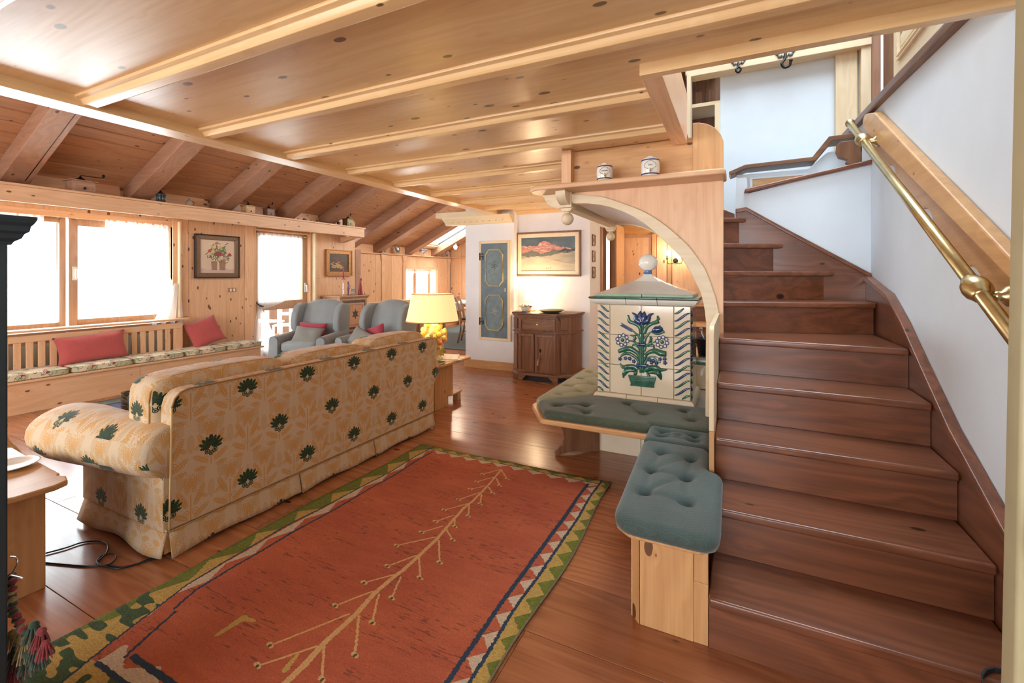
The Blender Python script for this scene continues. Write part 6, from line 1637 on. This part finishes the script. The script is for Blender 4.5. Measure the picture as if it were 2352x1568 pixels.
# painted blue cupboard door set in the white wall
t = thing('painted_door', 'narrow blue-grey painted cupboard door with two octagonal panels in the white wall', 'cupboard door', (-3.0, 5.54, 1.08))
for k, (a, b_, c, d) in enumerate(((-3.235, -3.195, .405, 1.785), (-2.785, -2.735, .405, 1.785), (-3.195, -2.785, .405, .445), (-3.195, -2.785, 1.745, 1.785))):
    build('casing', G().box(a, b_, 5.515, 5.549, c, d), wood('Z' if k < 2 else 'X', 'pale', .3), t, bevel=.004)
BLP = plain('blue_grey_paint', srgb(102, 118, 126), .5, noise=.16, nscale=14, bump=.1); BLP2 = plain('blue_grey_panel', srgb(112, 128, 132), .5, noise=.18, nscale=18, bump=.1)
lf = build('leaf', G().box(-3.193, -2.787, 5.520, 5.545, .447, 1.743), BLP, t, bevel=.003)
OCR = plain('ochre_moulding', srgb(178, 164, 110), .5, noise=.2, nscale=30)
def octo(x0, x1, z0, z1, c): return [(x0 + c, z0), (x1 - c, z0), (x1, z0 + c * 1.3), (x1, z1 - c * 1.3), (x1 - c, z1), (x0 + c, z1), (x0, z1 - c * 1.3), (x0, z0 + c * 1.3)]
FP = [plain('faded_leaf', srgb(86, 96, 84), .7), plain('faded_bloom', srgb(160, 160, 150), .7)]
for (z0, z1) in ((1.16, 1.66), (.55, 1.03)):
    O = octo(-3.125, -2.855, z0, z1, .055); g = G(); P = [(x, 5.514, z) for x, z in O]; g.tube(P + P[:1], .011, 6); build('moulding', g, OCR, lf, smooth=False)
    O2 = octo(-3.115, -2.865, z0 + .01, z1 - .01, .05); build('panel', G().prism(O2, 'y', 5.516, 5.521), BLP2, lf)
    g = G(); zc = (z0 + z1) / 2
    for k in range(14):
        a = k * 2.4; r = .006 * k ** .9; g.ball((-2.99 + r * math.cos(a) * .8, 5.5155, zc + .03 + r * math.sin(a)), .011, .0012, .008, 8, 4)
    g.tube([(-2.99, 5.5155, zc - .09), (-2.985, 5.5155, zc), (-2.99, 5.5155, zc + .05)], .002, 5); build('painted_bouquet', g, FP[0] if z0 > 1 else FP[1], lf)
for z in (1.56, .66):
    g = G().box(-3.222, -3.205, 5.508, 5.515, z - .045, z + .06); g.tube([(-3.21, 5.511, z), (-3.16, 5.511, z + .01), (-3.17, 5.511, z + .05), (-3.185, 5.511, z + .035)], .005, 6).tube([(-3.16, 5.511, z + .01), (-3.165, 5.511, z - .035), (-3.18, 5.511, z - .025)], .005, 6)
    build('hinge', g, IRON, lf)
build('knob', G().ball((-2.83, 5.508, 1.105), .011, .011, .011, 10, 8).box(-2.835, -2.81, 5.515, 5.519, 1.085, 1.125), plain('worn_brass', (.5, .42, .3), .4, .8), lf)

# ================================================================== PAINTED CHEST and what stands on it
t = thing('painted_chest', 'antique painted cupboard with a six-pointed star on its door', 'cupboard', (-6.27, 5.98, 0))
OW = wood('Z', 'old', .4); CXX = -6.05
build('carcase', G().box(-6.47, CXX, 5.66, 6.30, .08, .93), OW, t, bevel=.005)
build('top', G().box(-6.49, CXX + .03, 5.63, 6.33, .93, .955), wood('Y', 'old', .3), t, bevel=.006, seg=3)
build('cornice', G().prism([(CXX - .01, .93), (CXX + .025, .93), (CXX + .005, .90), (CXX - .01, .90)], 'y', 5.645, 6.315), wood('Y', 'old', .2), t, bevel=.003)
BRP = plain('brown_band', srgb(104, 80, 66), .5, noise=.2, nscale=25); SALM = plain('salmon_paint', srgb(206, 156, 116), .5, noise=.08, nscale=25)
dd_ = build('door', G().box(CXX, CXX + .012, 5.72, 6.24, .36, .87), BRP, t, bevel=.002)
build('door_panel', G().box(CXX + .012, CXX + .024, 5.775, 6.20, .40, .82), SALM, dd_, bevel=.004)
g = G()
for a, b_, c, d in ((5.815, 6.16, .435, .441), (5.815, 6.16, .785, .791), (5.815, 5.821, .435, .79), (6.154, 6.16, .435, .79)): g.box(CXX + .0245, CXX + .026, a, b_, c, d)
build('line_border', g, BRP, dd_)
g = G(); yc, zc = 5.985, .625
for k in range(6):
    a = PI / 2 + k * PI / 3
    o_ = (yc + .088 * math.cos(a), zc + .10 * math.sin(a)); l_ = (yc + .042 * math.cos(a - PI / 6), zc + .046 * math.sin(a - PI / 6)); r_ = (yc + .042 * math.cos(a + PI / 6), zc + .046 * math.sin(a + PI / 6))
    g.add([(CXX + .0245, *l_), (CXX + .0245, *o_), (CXX + .0245, *r_), (CXX + .0245, yc, zc), (CXX + .030, yc + .045 * math.cos(a), zc + .05 * math.sin(a))], [(0, 1, 4), (1, 2, 4), (2, 3, 4), (3, 0, 4)])
build('star', g, plain('star_brown', srgb(84, 72, 66), .5, noise=.3, nscale=60), dd_)
build('waist', G().box(CXX, CXX + .018, 5.66, 6.30, .29, .33), wood('Y', 'walnut', .2), t, bevel=.004)
for (a, b_) in ((5.69, 5.97), (5.99, 6.27)):
    o = build('drawer', G().box(CXX, CXX + .014, a, b_, .12, .27), OW, t, bevel=.004); build('knob', G().ball((CXX + .025, (a + b_) / 2, .195), .012, nu=10, nv=8), IRON, o, smooth=True)
for (a, b_) in ((-6.44, 5.69), (-6.44, 6.27), (-6.08, 5.69), (-6.08, 6.27)): build('foot', G().lathe([(.02, 0), (.035, .02), (.03, .08)], (a, b_, 0), 14), wood('Z', 'walnut', .2), t, smooth=True)
VIO = plain('mauve_wax', srgb(170, 70, 110), .4); SILV = plain('silver', (.7, .72, .76), .2, .9)
t = thing('candlestick', 'tall mauve candle in a silver and violet candlestick on the painted chest', 'candlestick', (-6.12, 5.80, .956))
build('stick', G().lathe([(.035, .956), (.03, .965), (.010, .98), (.012, 1.06), (.018, 1.09), (.010, 1.12), (.010, 1.22), (.022, 1.24)], (-6.12, 5.80, 0), 16), SILV, t, smooth=True)
build('candle', G().lathe([(.013, 1.24), (.011, 1.46), (.003, 1.465)], (-6.12, 5.80, 0), 12), VIO, t, smooth=True)
g = G()
for k in range(7): g.ball((-6.12 + .02 * math.cos(k * .9), 5.80 + .024 * math.sin(k * .9), 1.245), .012, nu=8, nv=6)
build('wreath', g, plain('pink_flowers', srgb(214, 92, 130), .6), t, smooth=True)
t = thing('glass_figurine', 'slim violet and clear glass figurine beside the candlestick on the chest', 'ornament', (-6.10, 5.90, .956))
g = G(); g.lathe([(.022, .956), (.012, .97), (.012, 1.02), (.020, 1.08), (.010, 1.13), (.016, 1.17), (.006, 1.20)], (-6.10, 5.89, 0), 12); build('body', g, plain('violet_glass', srgb(130, 90, 140), .08, 0, Transmission_Weight=.5), t, smooth=True)
build('arm', G().tube([(-6.10, 5.90, 1.15), (-6.09, 5.93, 1.12), (-6.10, 5.925, 1.07)], .005, 6), IRON, t, smooth=True)
t = thing('glass_jar', 'small clear glass jar with lid between candlestick and red bottle', 'jar', (-6.12, 6.02, .956))
build('body', G().lathe([(.001, .957), (.034, .957), (.036, .965), (.036, 1.045), (.028, 1.06), (.028, 1.065)], (-6.12, 6.02, 0), 20), plain('clear_jar', (.85, .83, .76), .05, 0, Transmission_Weight=.85), t, smooth=True)
build('candle_wax', G().lathe([(.001, .960), (.03, .960), (.03, 1.01), (.001, 1.01)], (-6.12, 6.02, 0), 16), plain('cream_wax', (.8, .7, .55), .5), t, smooth=True); build('lid', G().lathe([(.030, 1.064), (.031, 1.078), (.01, 1.082)], (-6.12, 6.02, 0), 16), SILV, t, smooth=True)
t = thing('red_bottle', 'ribbed dark red glass bottle tapering upward on the painted chest', 'bottle', (-6.12, 6.20, .956))
pr = [(.001, .956)]
for k in range(22): z = .957 + .235 * k / 21; r = .042 * (1 - .68 * k / 21) + (.004 if k % 2 else 0); pr.append((r, z))
build('body', G().lathe(pr + [(.009, 1.23), (.009, 1.26)], (-6.12, 6.20, 0), 20), plain('ruby_glass', srgb(150, 30, 50), .08, 0, Coat_Weight=.5), t, smooth=True)
build('stopper', G().ball((-6.12, 6.20, 1.275), .014, nu=10, nv=8).ball((-6.115, 6.212, 1.295), .009, nu=8, nv=6).ball((-6.125, 6.19, 1.30), .008, nu=8, nv=6), plain('straw_bloom', srgb(206, 196, 150), .6), t, smooth=True)
t = thing('flower_garland', 'small dried flower bunch hanging at the right side of the painted chest', 'flowers', (-6.0, 6.34, .45))
g = G(); g2 = G()
for k in range(16): (g if k % 2 else g2).ball((-6.01 + random.uniform(-.03, .03), 6.30 + random.uniform(-.05, .06), .33 + .20 * k / 16 + random.uniform(-.02, .02)), .022, nu=8, nv=6)
g.tube([(-6.025, 6.29, .58), (-6.015, 6.30, .52)], .003, 5)
build('leaves', g, plain('dark_leaves', (.03, .04, .03), .7), t, smooth=True); build('blooms', g2, plain('rust_blooms', srgb(170, 96, 66), .7), t, smooth=True)

# ================================================================== OLD COFFEE MILLS AND POTS on the window shelf
SXX = -6.24; ZS = 2.176
def mill(label, y, w_, h, woodm, crank=1, x=SXX):
    w_ *= 1.15; h *= 1.3
    t = thing('coffee_mill', label, 'coffee mill', (x, y, ZS))
    b0 = build('box', G().box(x - w_ * .45, x + w_ * .45, y - w_ / 2, y + w_ / 2, ZS + .008, ZS + h), woodm, t, bevel=.003)
    build('base', G().box(x - w_ * .55, x + w_ * .55, y - w_ * .6, y + w_ * .6, ZS, ZS + .012), woodm, t, bevel=.003)
    build('lid', G().box(x - w_ * .55, x + w_ * .55, y - w_ * .6, y + w_ * .6, ZS + h, ZS + h + .010), woodm, t, bevel=.003)
    d = build('drawer', G().box(x + w_ * .45, x + w_ * .48, y - w_ * .36, y + w_ * .36, ZS + .02, ZS + h * .6), woodm, t, bevel=.002); build('knob', G().ball((x + w_ * .52, y, ZS + h * .36), w_ * .07, nu=8, nv=6), IRON, d)
    build('hopper', G().lathe([(w_ * .30, ZS + h + .01), (w_ * .22, ZS + h + .03), (w_ * .07, ZS + h + .045), (w_ * .05, ZS + h + .06)], (x, y, 0), 14), IRON, t, smooth=True)
    build('crank', G().tube([(x, y, ZS + h + .055), (x, y, ZS + h + .07), (x + .01, y + crank * w_ * .5, ZS + h + .072), (x + .01, y + crank * w_ * .75, ZS + h + .078)], .004, 6).ball((x + .01, y + crank * w_ * .75, ZS + h + .098), w_ * .08, w_ * .08, .018, 8, 6), IRON, t, smooth=True)
    return t
mill('large coffee mill with long crank, leftmost on the window shelf', 2.31, .165, .09, wood('Y', 'rafter', .3), 1.35)
mill('light wooden coffee mill with small drawer, third group on the window shelf', 4.16, .115, .085, wood('Y', 'honey', .3), -1)
mill('dark coffee mill with bent crank, right of the light one', 4.48, .10, .085, wood('Y', 'walnut', .2), .6)
mill('metal and wood mill with tall handle, rightmost on the window shelf', 6.02, .12, .10, plain('dull_brass', (.20, .16, .08), .4, .7), .5)
t = thing('lantern', 'small dark metal lantern with ribs on the window shelf', 'lantern', (SXX, 3.06, ZS))
build('body', G().lathe([(.045, ZS), (.05, ZS + .01), (.04, ZS + .02), (.042, ZS + .09), (.055, ZS + .10), (.05, ZS + .11), (.02, ZS + .13), (.01, ZS + .15)], (SXX, 3.06, 0), 18), plain('dark_pewter', (.06, .07, .075), .4, .6), t, smooth=True)
g = G()
for k in range(10): a = 2 * PI * k / 10; g.tube([(SXX + .044 * math.cos(a), 3.06 + .044 * math.sin(a), ZS + .02), (SXX + .046 * math.cos(a), 3.06 + .046 * math.sin(a), ZS + .095)], .005, 5)
build('ribs', g, plain('light_pewter', (.25, .26, .26), .4, .6), t, smooth=True)
build('handle', G().tube([(SXX, 3.06, ZS + .145), (SXX, 3.06, ZS + .175), (SXX, 3.10, ZS + .18)], .004, 6).ball((SXX, 3.06, ZS + .185), .012, nu=8, nv=6), IRON, t, smooth=True)
def pot(label, y, r, h, m, x=SXX, lid=True):
    t = thing('small_pot', label, 'pot', (x, y, ZS)); build('body', G().lathe([(.001, ZS), (r * .8, ZS), (r, ZS + h * .3), (r * .95, ZS + h * .7), (r * .6, ZS + h)], (x, y, 0), 18), m, t, smooth=True)
    if lid: build('lid', G().lathe([(r * .65, ZS + h), (r * .6, ZS + h * 1.12), (r * .15, ZS + h * 1.2), (r * .2, ZS + h * 1.4), (.001, ZS + h * 1.45)], (x, y, 0), 14), plain('tin_lid', (.3, .26, .22), .35, .7), t, smooth=True)
    build('handle', G().tube([(x + .01, y + r * .7, ZS + h * .9), (x + .01, y + r * 1.5, ZS + h * .8), (x + .01, y + r * .9, ZS + h * .3)], .004, 6), IRON, t, smooth=True)
pot('stoneware pot with tin lid beside the lantern', 3.38, .042, .075, plain('stoneware', srgb(176, 150, 126), .5, noise=.15))
pot('little dark pot between the fourth and fifth rafters on the shelf', 5.10, .030, .04, plain('brown_pot', (.10, .06, .04), .4)); pot('little copper pot beside the dark one on the shelf', 5.36, .032, .042, plain('copper', (.35, .17, .09), .35, .7))
pot('narrow black tin just left of the rightmost mill', 5.80, .026, .07, plain('black_tin', (.02, .02, .02), .4), lid=False)

# ================================================================== DARK CUPBOARD at the left edge, tassels
t = thing('dark_cupboard', 'dark blue-black painted cupboard with heavy cornice at the left edge', 'cupboard', (-1.70, .0, 0))
DKP = plain('blue_black_paint', srgb(26, 40, 46), .35, noise=.3, nscale=5, bump=.1)
build('carcase', G().box(-2.1, -1.40, -1.1, .3985, 0, 1.38), DKP, t, bevel=.004)
cp_ = [(0, 1.30), (.006, 1.30), (.012, 1.315), (.028, 1.33), (.034, 1.35), (.045, 1.362), (.048, 1.385), (.056, 1.40), (.062, 1.418), (.062, 1.43), (0, 1.43)]
g = G(); cp_ = [(d * .62, 1.366 + (z - 1.30) * .48) for d, z in cp_]; n_ = len(cp_); xs, ys_ = (-2.1, -1.40), (-1.1, .3985)
A = [(xs[0], ys_[1] + d, z) for d, z in cp_] + [(xs[1] + d * .6, ys_[1] + d, z) for d, z in cp_] + [(xs[1] + d * .6, ys_[0], z) for d, z in cp_] + [(xs[0], ys_[0], z) for d, z in cp_]
F = []
for s_ in range(3):
    for i in range(n_ - 1): F.append((s_ * n_ + i, (s_ + 1) * n_ + i, (s_ + 1) * n_ + i + 1, s_ * n_ + i + 1))
F += [(n_ - 1, 2 * n_ - 1, 3 * n_ - 1, 4 * n_ - 1)]
g.add(A, F); build('cornice', g, DKP, t)
dr_ = build('door', G().box(-1.398, -1.385, -1.0, .30, .12, 1.25), DKP, t, bevel=.004); build('lock_plate', G().box(-1.385, -1.382, .20, .26, .66, .78), IRON, dr_)
tg = thing('wool_tassel', 'bundle of red and green wool tassels hanging at the dark cupboard edge', 'tassel', (-1.36, .42, .6))
random.seed(11)
TC = [fabric('wool_red', srgb(130, 40, 44), 120, .4), fabric('wool_green', srgb(44, 66, 48), 120, .4), fabric('wool_straw', srgb(160, 136, 84), 120, .4)]
build('wire_hook', G().tube(smooth_pts([on_y(24, 1278, .42), on_y(36, 1280, .42), on_y(40, 1292, .42), on_y(30, 1312, .42), on_y(24, 1320, .42), on_y(40, 1324, .42), on_y(52, 1328, .42), on_y(46, 1330, .42)]), .0016, 6), SILV, tg, smooth=True)
g = [G(), G(), G()]
for k in range(26):
    u = 24 + random.uniform(0, 8); v = 1320 + 5.2 * k + random.uniform(-2, 2); p = on_y(u + (k > 16) * (k - 16) * 3.2, v, .425 + random.uniform(-.006, .006)); g[k % 3].ball(p, .0085, .0085, .006, 8, 6)
for j in range(3): build('braid', g[j], TC[j], tg, smooth=True)['kind'] = 'stuff'
for k, (u, v, r, c) in enumerate([(52, 1445, .020, 2), (78, 1435, .018, 1), (95, 1450, .018, 0), (60, 1468, .022, 2), (88, 1472, .020, 1), (104, 1478, .015, 0), (40, 1480, .024, 1), (66, 1500, .022, 1), (36, 1520, .022, 0), (30, 1455, .022, 2), (92, 1500, .015, 1), (24, 1540, .020, 0)]):
    p = Vector(on_y(u, v, .43)); q = G()
    q.ball(p, r * .5, r * .5, r * .5, 10, 8)
    for i in range(34):
        a = random.uniform(0, 6.28); rr = r * .8 * random.random() ** .5; d = Vector((rr * math.cos(a), rr * math.sin(a), 0))
        q.tube([p + d * .3 + Vector((0, 0, r * .35)), p + d + Vector((0, 0, -r * 1.0)), p + d * 1.35 + Vector((0, 0, -r * 1.9))], .0016, 4)
    o = build('tassel', q, TC[c], tg, smooth=True)

# ================================================================== DINING CORNER
tb = thing('dining_table', 'pine dining table with pale cloth in the far left corner', 'table', (-5.45, 8.3, 0))
build('table_top', G().box(-6.2, -4.75, 7.75, 8.85, .70, .735), wood('X', 'pine', .5), tb, bevel=.006)
for a in (-6.1, -4.85):
    for b_ in (7.85, 8.75): build('leg', G().lathe([(.03, 0), (.045, .15), (.03, .35), (.045, .6), (.04, .70)], (a, b_, 0), 12), wood('Z', 'old', .3), tb, smooth=True)
tag(build('tablecloth', G().prism([(7.70, .60), (7.71, .745), (8.89, .745), (8.90, .60), (8.885, .60), (8.88, .737), (7.72, .737), (7.715, .60)], 'x', -5.9, -4.9), fabric('white_cloth', (.75, .74, .70), 200, .05), smooth=False), 'white cloth across the dining table in the far corner', 'tablecloth')
cnb = thing('corner_bench', 'pine corner bench with high backrest along the dining corner wall', 'bench', (-6.9, 8.5, 0))
build('seat', G().box(-7.16, -6.7, 6.95, 10.5, .42, .45), wood('Y', 'pine', .5), cnb, bevel=.005); build('seat_front', G().box(-6.76, -6.73, 6.95, 10.5, 0, .42), wood('Y', 'pine', .5), cnb)
build('backrest', G().box(-7.18, -7.14, 6.95, 10.5, .45, .70), wood('Y', 'pine', .5), cnb, bevel=.004); build('top_rail', G().box(-7.19, -7.10, 6.95, 10.5, .70, .725), wood('Y', 'pale', .3), cnb, bevel=.004)
for i in range(2):
    tag(build('bench_cushion', G().puff((-6.93, 8.2 + .75 * i, .48), (.40, .70, .06), n=6, k=10), FLO, smooth=True, uv=fuv), ('flat floral cushion on the corner bench, left of the lamp shade', 'flat floral cushion on the corner bench, behind the lamp shade')[i], 'cushion')
def dining_chair(label, x, y, rz, group='pine dining chairs'):
    t = thing('dining_chair', label, 'chair', (x, y, 0), rz, group); m = wood('Z', 'old', .3)
    g = loc_g(); g.prism([(-.21, -.20), (.21, -.20), (.19, .19), (-.19, .19)], 'z', .42, .45); build('seat', g, m, t, bevel=.006)
    for s_ in (-1, 1):
        g = loc_g(); g.tube([(s_ * .19, -.17, .42), (s_ * .195, -.185, .2), (s_ * .20, -.20, 0)], [.022, .019, .015], 8); build('leg', g, m, t, smooth=True)
        g = loc_g(); g.tube([(s_ * .175, .25, 0), (s_ * .175, .19, .25), (s_ * .175, .18, .45), (s_ * .18, .22, .70), (s_ * .185, .29, .89)], [.017, .021, .023, .021, .017], 8); build('leg', g, m, t, smooth=True)
        g = loc_g(); g.box(s_ * .185 - .01, s_ * .185 + .01, -.18, .20, .18, .205); build('stretcher', g, m, t, bevel=.002)
    g = loc_g(); g.sheet(lambda u, v: ((u - .5) * .37, .275 + .03 * (1 - (2 * u - 1) ** 2) * -1 + .02 * v, .80 + .09 * v + .012 * (1 - (2 * u - 1) ** 2)), 10, 3, thick=(0, .02, 0)); build('top_rail', g, m, t, smooth=False)
    g = loc_g(); g.box(-.17, .17, .205, .222, .60, .65); build('rail', g, m, t, bevel=.003)
    g = loc_g(); g.box(-.17, .17, -.18, -.165, .35, .42); build('apron', g, m, t, bevel=.003)
    g = loc_g(); g.puff((0, 0, .47), (.38, .36, .045), n=6, k=8); o = build('seat_pad', g, fabric('dark_green_pad', (.05, .08, .04), 200), t, smooth=True); o['label'] = 'dark green seat pad'
    return t
dining_chair('pine dining chair seen between the grey armchair and the lamp shade', -5.35, 7.30, math.radians(176))
dining_chair('pine dining chair with dark green pad, right of the lamp shade', -4.62, 7.62, math.radians(112))
t = thing('green_cushion', 'dark green patterned cushion standing by the dining table', 'cushion', (-4.75, 8.95, .62)); 
g = loc_g(); g.pillow(.46, .40, .14, T(0, 0, 0, math.radians(30), -.1, 0)); build('cover', g, fabric('green_pattern', (.07, .10, .03), 60, .5), t, smooth=True)
t = thing('corner_settle', 'settle on the back wall of the dining corner with red striped cushion', 'bench', (-4.6, 9.3, 0))
build('seat', G().box(-6.6, -3.6, 10.2, 10.62, .42, .45), wood('X', 'pine', .5), t, bevel=.004); build('seat_front', G().box(-6.6, -3.6, 10.24, 10.26, 0, .42), wood('X', 'pine', .5), t); build('backrest', G().box(-6.6, -3.6, 10.62, 10.65, .45, .95), wood('X', 'pine', .6), t, bevel=.004)
tag(build('rug', G().box(-6.4, -3.55, 6.75, 9.9, .001, .009), fabric('teal_rug', srgb(62, 88, 92), 60, .3)), 'dark teal carpet under the dining table', 'rug')
# pendant bulb
t = thing('pendant_lamp', 'bare glowing bulb hanging on a thin cord in the dining corner', 'lamp', (-4.98, 7.62, 1.9))
pb = Vector(on_y(1046, 567, 7.6)); PX, PZ = pb.x, pb.z
build('cord', G().tube([(PX + .35, 7.6, zr(PX + .35) + .0), (PX, 7.6, PZ + .09)], .003, 6), plain('grey_cord', (.45, .42, .4), .6), t)
build('cap', G().lathe([(.012, PZ + .09), (.018, PZ + .05), (.02, PZ + .03)], (PX, 7.6, 0), 12), SILV, t, smooth=True)
build('bulb', G().ball((PX, 7.6, PZ), .036, .036, .044, 14, 10), emis('bulb_warm', (1, .86, .68), 30), t, smooth=True)
point('pendant_bulb', (PX - .0, 7.6, PZ - .08), 14, (1, .74, .5), .04)
build('strung_wire', G().tube([(PX - .5, 7.6, zr(PX - .5)), (PX - .1, 7.6, zr(PX - .5) - .12), (PX + .35, 7.6, zr(PX + .35))], .002, 5), plain('thin_wire', (.5, .4, .3), .6), t)
for i, (y, r, l) in enumerate([(7.90, .075, 'smaller pewter plate left of the larger one, second rafter gap'), (8.33, .10, 'largest pewter plate on the rail, second rafter gap'), (10.02, .06, 'smaller pewter plate near the pendant bulb'), (10.34, .085, 'larger pewter plate near the pendant bulb')]):
    z = 1.812 + r
    tag(build('pewter_plate', G().lathe([(.001, .0), (r * .6, .002), (r * .72, .010), (r, .014), (r, .018), (r * .70, .014), (r * .58, .006), (.001, .004)], (0, 0, 0), 28, Matrix.Translation((-7.10, y, z)) @ Matrix.Rotation(math.radians(78), 4, 'Y')), plain('pewter', (.38, .34, .30), .3, .8), smooth=True), l, 'plate', 'pewter plates on the dining corner rail')
t = thing('glass_bowl', 'clear glass bowl shining in front of the roof window', 'bowl', (-7.1, 9.3, 1.81))
build('bowl', G().lathe([(.03, 1.812), (.035, 1.82), (.015, 1.84), (.02, 1.86), (.09, 1.90), (.12, 1.97), (.115, 1.97), (.085, 1.905), (.01, 1.875)], (-7.08, 9.3, 0), 24), plain('clear_glass', (.9, .93, .93), .05, 0, Transmission_Weight=.9), t, smooth=True)

# ================================================================== behind the stove: wall lamp, ledge, glass
t = thing('wall_lamp', 'lit two-armed candle wall lamp on the panelling behind the stove', 'wall lamp', (-.84, 7.6, 1.6))
build('back_plate', G().lathe([(.04, 7.628), (.035, 7.605), (.012, 7.59)], (-.86, 0, 1.54), 16, ax='y'), IRON, t, smooth=True)
for s_ in (-1, 1):
    x = -.86 + s_ * .115
    build('arm', G().tube(smooth_pts([(-.86, 7.59, 1.56), (-.86 + s_ * .03, 7.55, 1.50), (x - s_ * .02, 7.52, 1.49), (x, 7.52, 1.56)]), .005, 6), IRON, t, smooth=True)
    build('candle_cup', G().lathe([(.008, 1.555), (.022, 1.57), (.010, 1.575), (.010, 1.62)], (x, 7.52, 0), 12), IRON, t, smooth=True)
    build('bulb', G().ball((x, 7.52, 1.655), .020, .020, .036, 12, 8), emis('flame_bulb', (1, .84, .56), 60), t, smooth=True)
point('wall_lamp_bulb', (-.86, 7.42, 1.68), 8, (1, .76, .46), .05)
t = thing('kitchen_bench', 'wooden ledge and backrest seen between stove and arch', 'bench', (-.35, 6.9, 0))
build('seat', G().box(-.9, .5, 6.6, 7.05, .61, .645), wood('X', 'pine', .4), t, bevel=.004); build('front', G().box(-.9, .5, 6.66, 6.69, 0, .61), wood('X', 'walnut', .4), t); build('backrest', G().box(-.9, .5, 7.05, 7.09, .645, .86), wood('X', 'walnut', .4), t, bevel=.004); build('top_rail', G().box(-.9, .5, 7.0, 7.1, .86, .885), wood('X', 'honey', .4), t, bevel=.004)
tag(build('glass_dish', G().lathe([(.001, .886), (.05, .886), (.07, .95), (.06, .955), (.02, .97), (.012, .99), (.001, .992)], (-.47, 7.05, 0), 20), plain('smoked_glass', (.75, .6, .45), .06, 0, Transmission_Weight=.6), smooth=True), 'small covered glass dish on the wooden ledge behind the stove', 'dish')
# stairwell ornaments
def hook(label, x, s, closed=False):
    t = thing('iron_hook', label, 'hook', (x, 4.47, 3.17), 0, 'iron hooks under the stairwell beam')
    g = G()
    for k in range(8): a = 2 * PI * k / 8; g.ball((x + .055 * s * math.cos(a), 4.475, 3.19 + .035 * s * math.sin(a)), .020 * s, .006, .018 * s, 8, 6)
    build('rosette', g, plain('grey_iron', (.16, .17, .17), .4, .7), t, smooth=True)
    if closed: build('hook', G().tube(smooth_pts([(x, 4.46, 3.17), (x - .005, 4.44, 3.12), (x - .02, 4.43, 3.095), (x, 4.43, 3.07), (x + .02, 4.43, 3.095), (x + .008, 4.44, 3.12)]), .009, 8), IRON, t, smooth=True)
    else: build('hook', G().tube(smooth_pts([(x, 4.46, 3.18), (x - .006, 4.44, 3.12), (x - .03, 4.42, 3.075), (x - .01, 4.42, 3.04), (x + .025, 4.42, 3.05), (x + .035, 4.42, 3.085)]), .0105, 8).ball((x + .036, 4.42, 3.09), .014, nu=8, nv=6), IRON, t, smooth=True)
hook('small closed iron hook on the upper beam, left of the large hook', .02, .8, True); hook('large open iron hook hanging from the upper beam', .375, 1.0)
t = thing('green_vessel', 'round dark green vessel with metal rim in the upper wall niche', 'vase', (-.30, 4.74, 2.4))
build('body', G().lathe([(.05, 2.35), (.12, 2.40), (.135, 2.50), (.12, 2.60), (.05, 2.655)], (-.27, 4.74, 0), 28), plain('deep_green', (.01, .08, .07), .3), t, smooth=True); build('rim', G().lathe([(.05, 2.655), (.055, 2.67), (.045, 2.675)], (-.29, 4.74, 0), 20), SILV, t, smooth=True)
build('stand', G().box(-.45, -.13, 4.62, 4.9, 2.30, 2.352), wood('X', 'walnut', .2), t)
t = thing('upper_cupboard', 'pine panelled cupboard door on the floor above, beyond the dark wall cap', 'cupboard', (1.1, 3.7, 2.5))
build('door_frame', G().prism([(4.20, 2.50), (4.20, 3.6), (2.2, 3.6), (2.2, 2.50)], 'x', 1.03, 1.06), wood('Y', 'pale', .3), t, bevel=.004)
build('door_panel', G().box(1.022, 1.034, 3.0, 4.02, 2.88, 3.5), wood('Y', 'pale', 1.2), t, bevel=.006)
g = G()
for d, e in ((0, .014), (.03, .010)): g.box(1.012, 1.03, 2.95 - d, 4.07 + d - .03, 2.84 - d, 2.84 - d + e).box(1.012, 1.03, 4.06 - d * .5, 4.06 - d * .5 + e, 2.84, 3.5)
build('door_moulding', g, wood('Y', 'pale', .1), t, bevel=.003)
build('side_post', G().box(1.04, 1.12, 4.24, 4.5, 2.3, 3.6), wood('Z', 'walnut', .3), t)
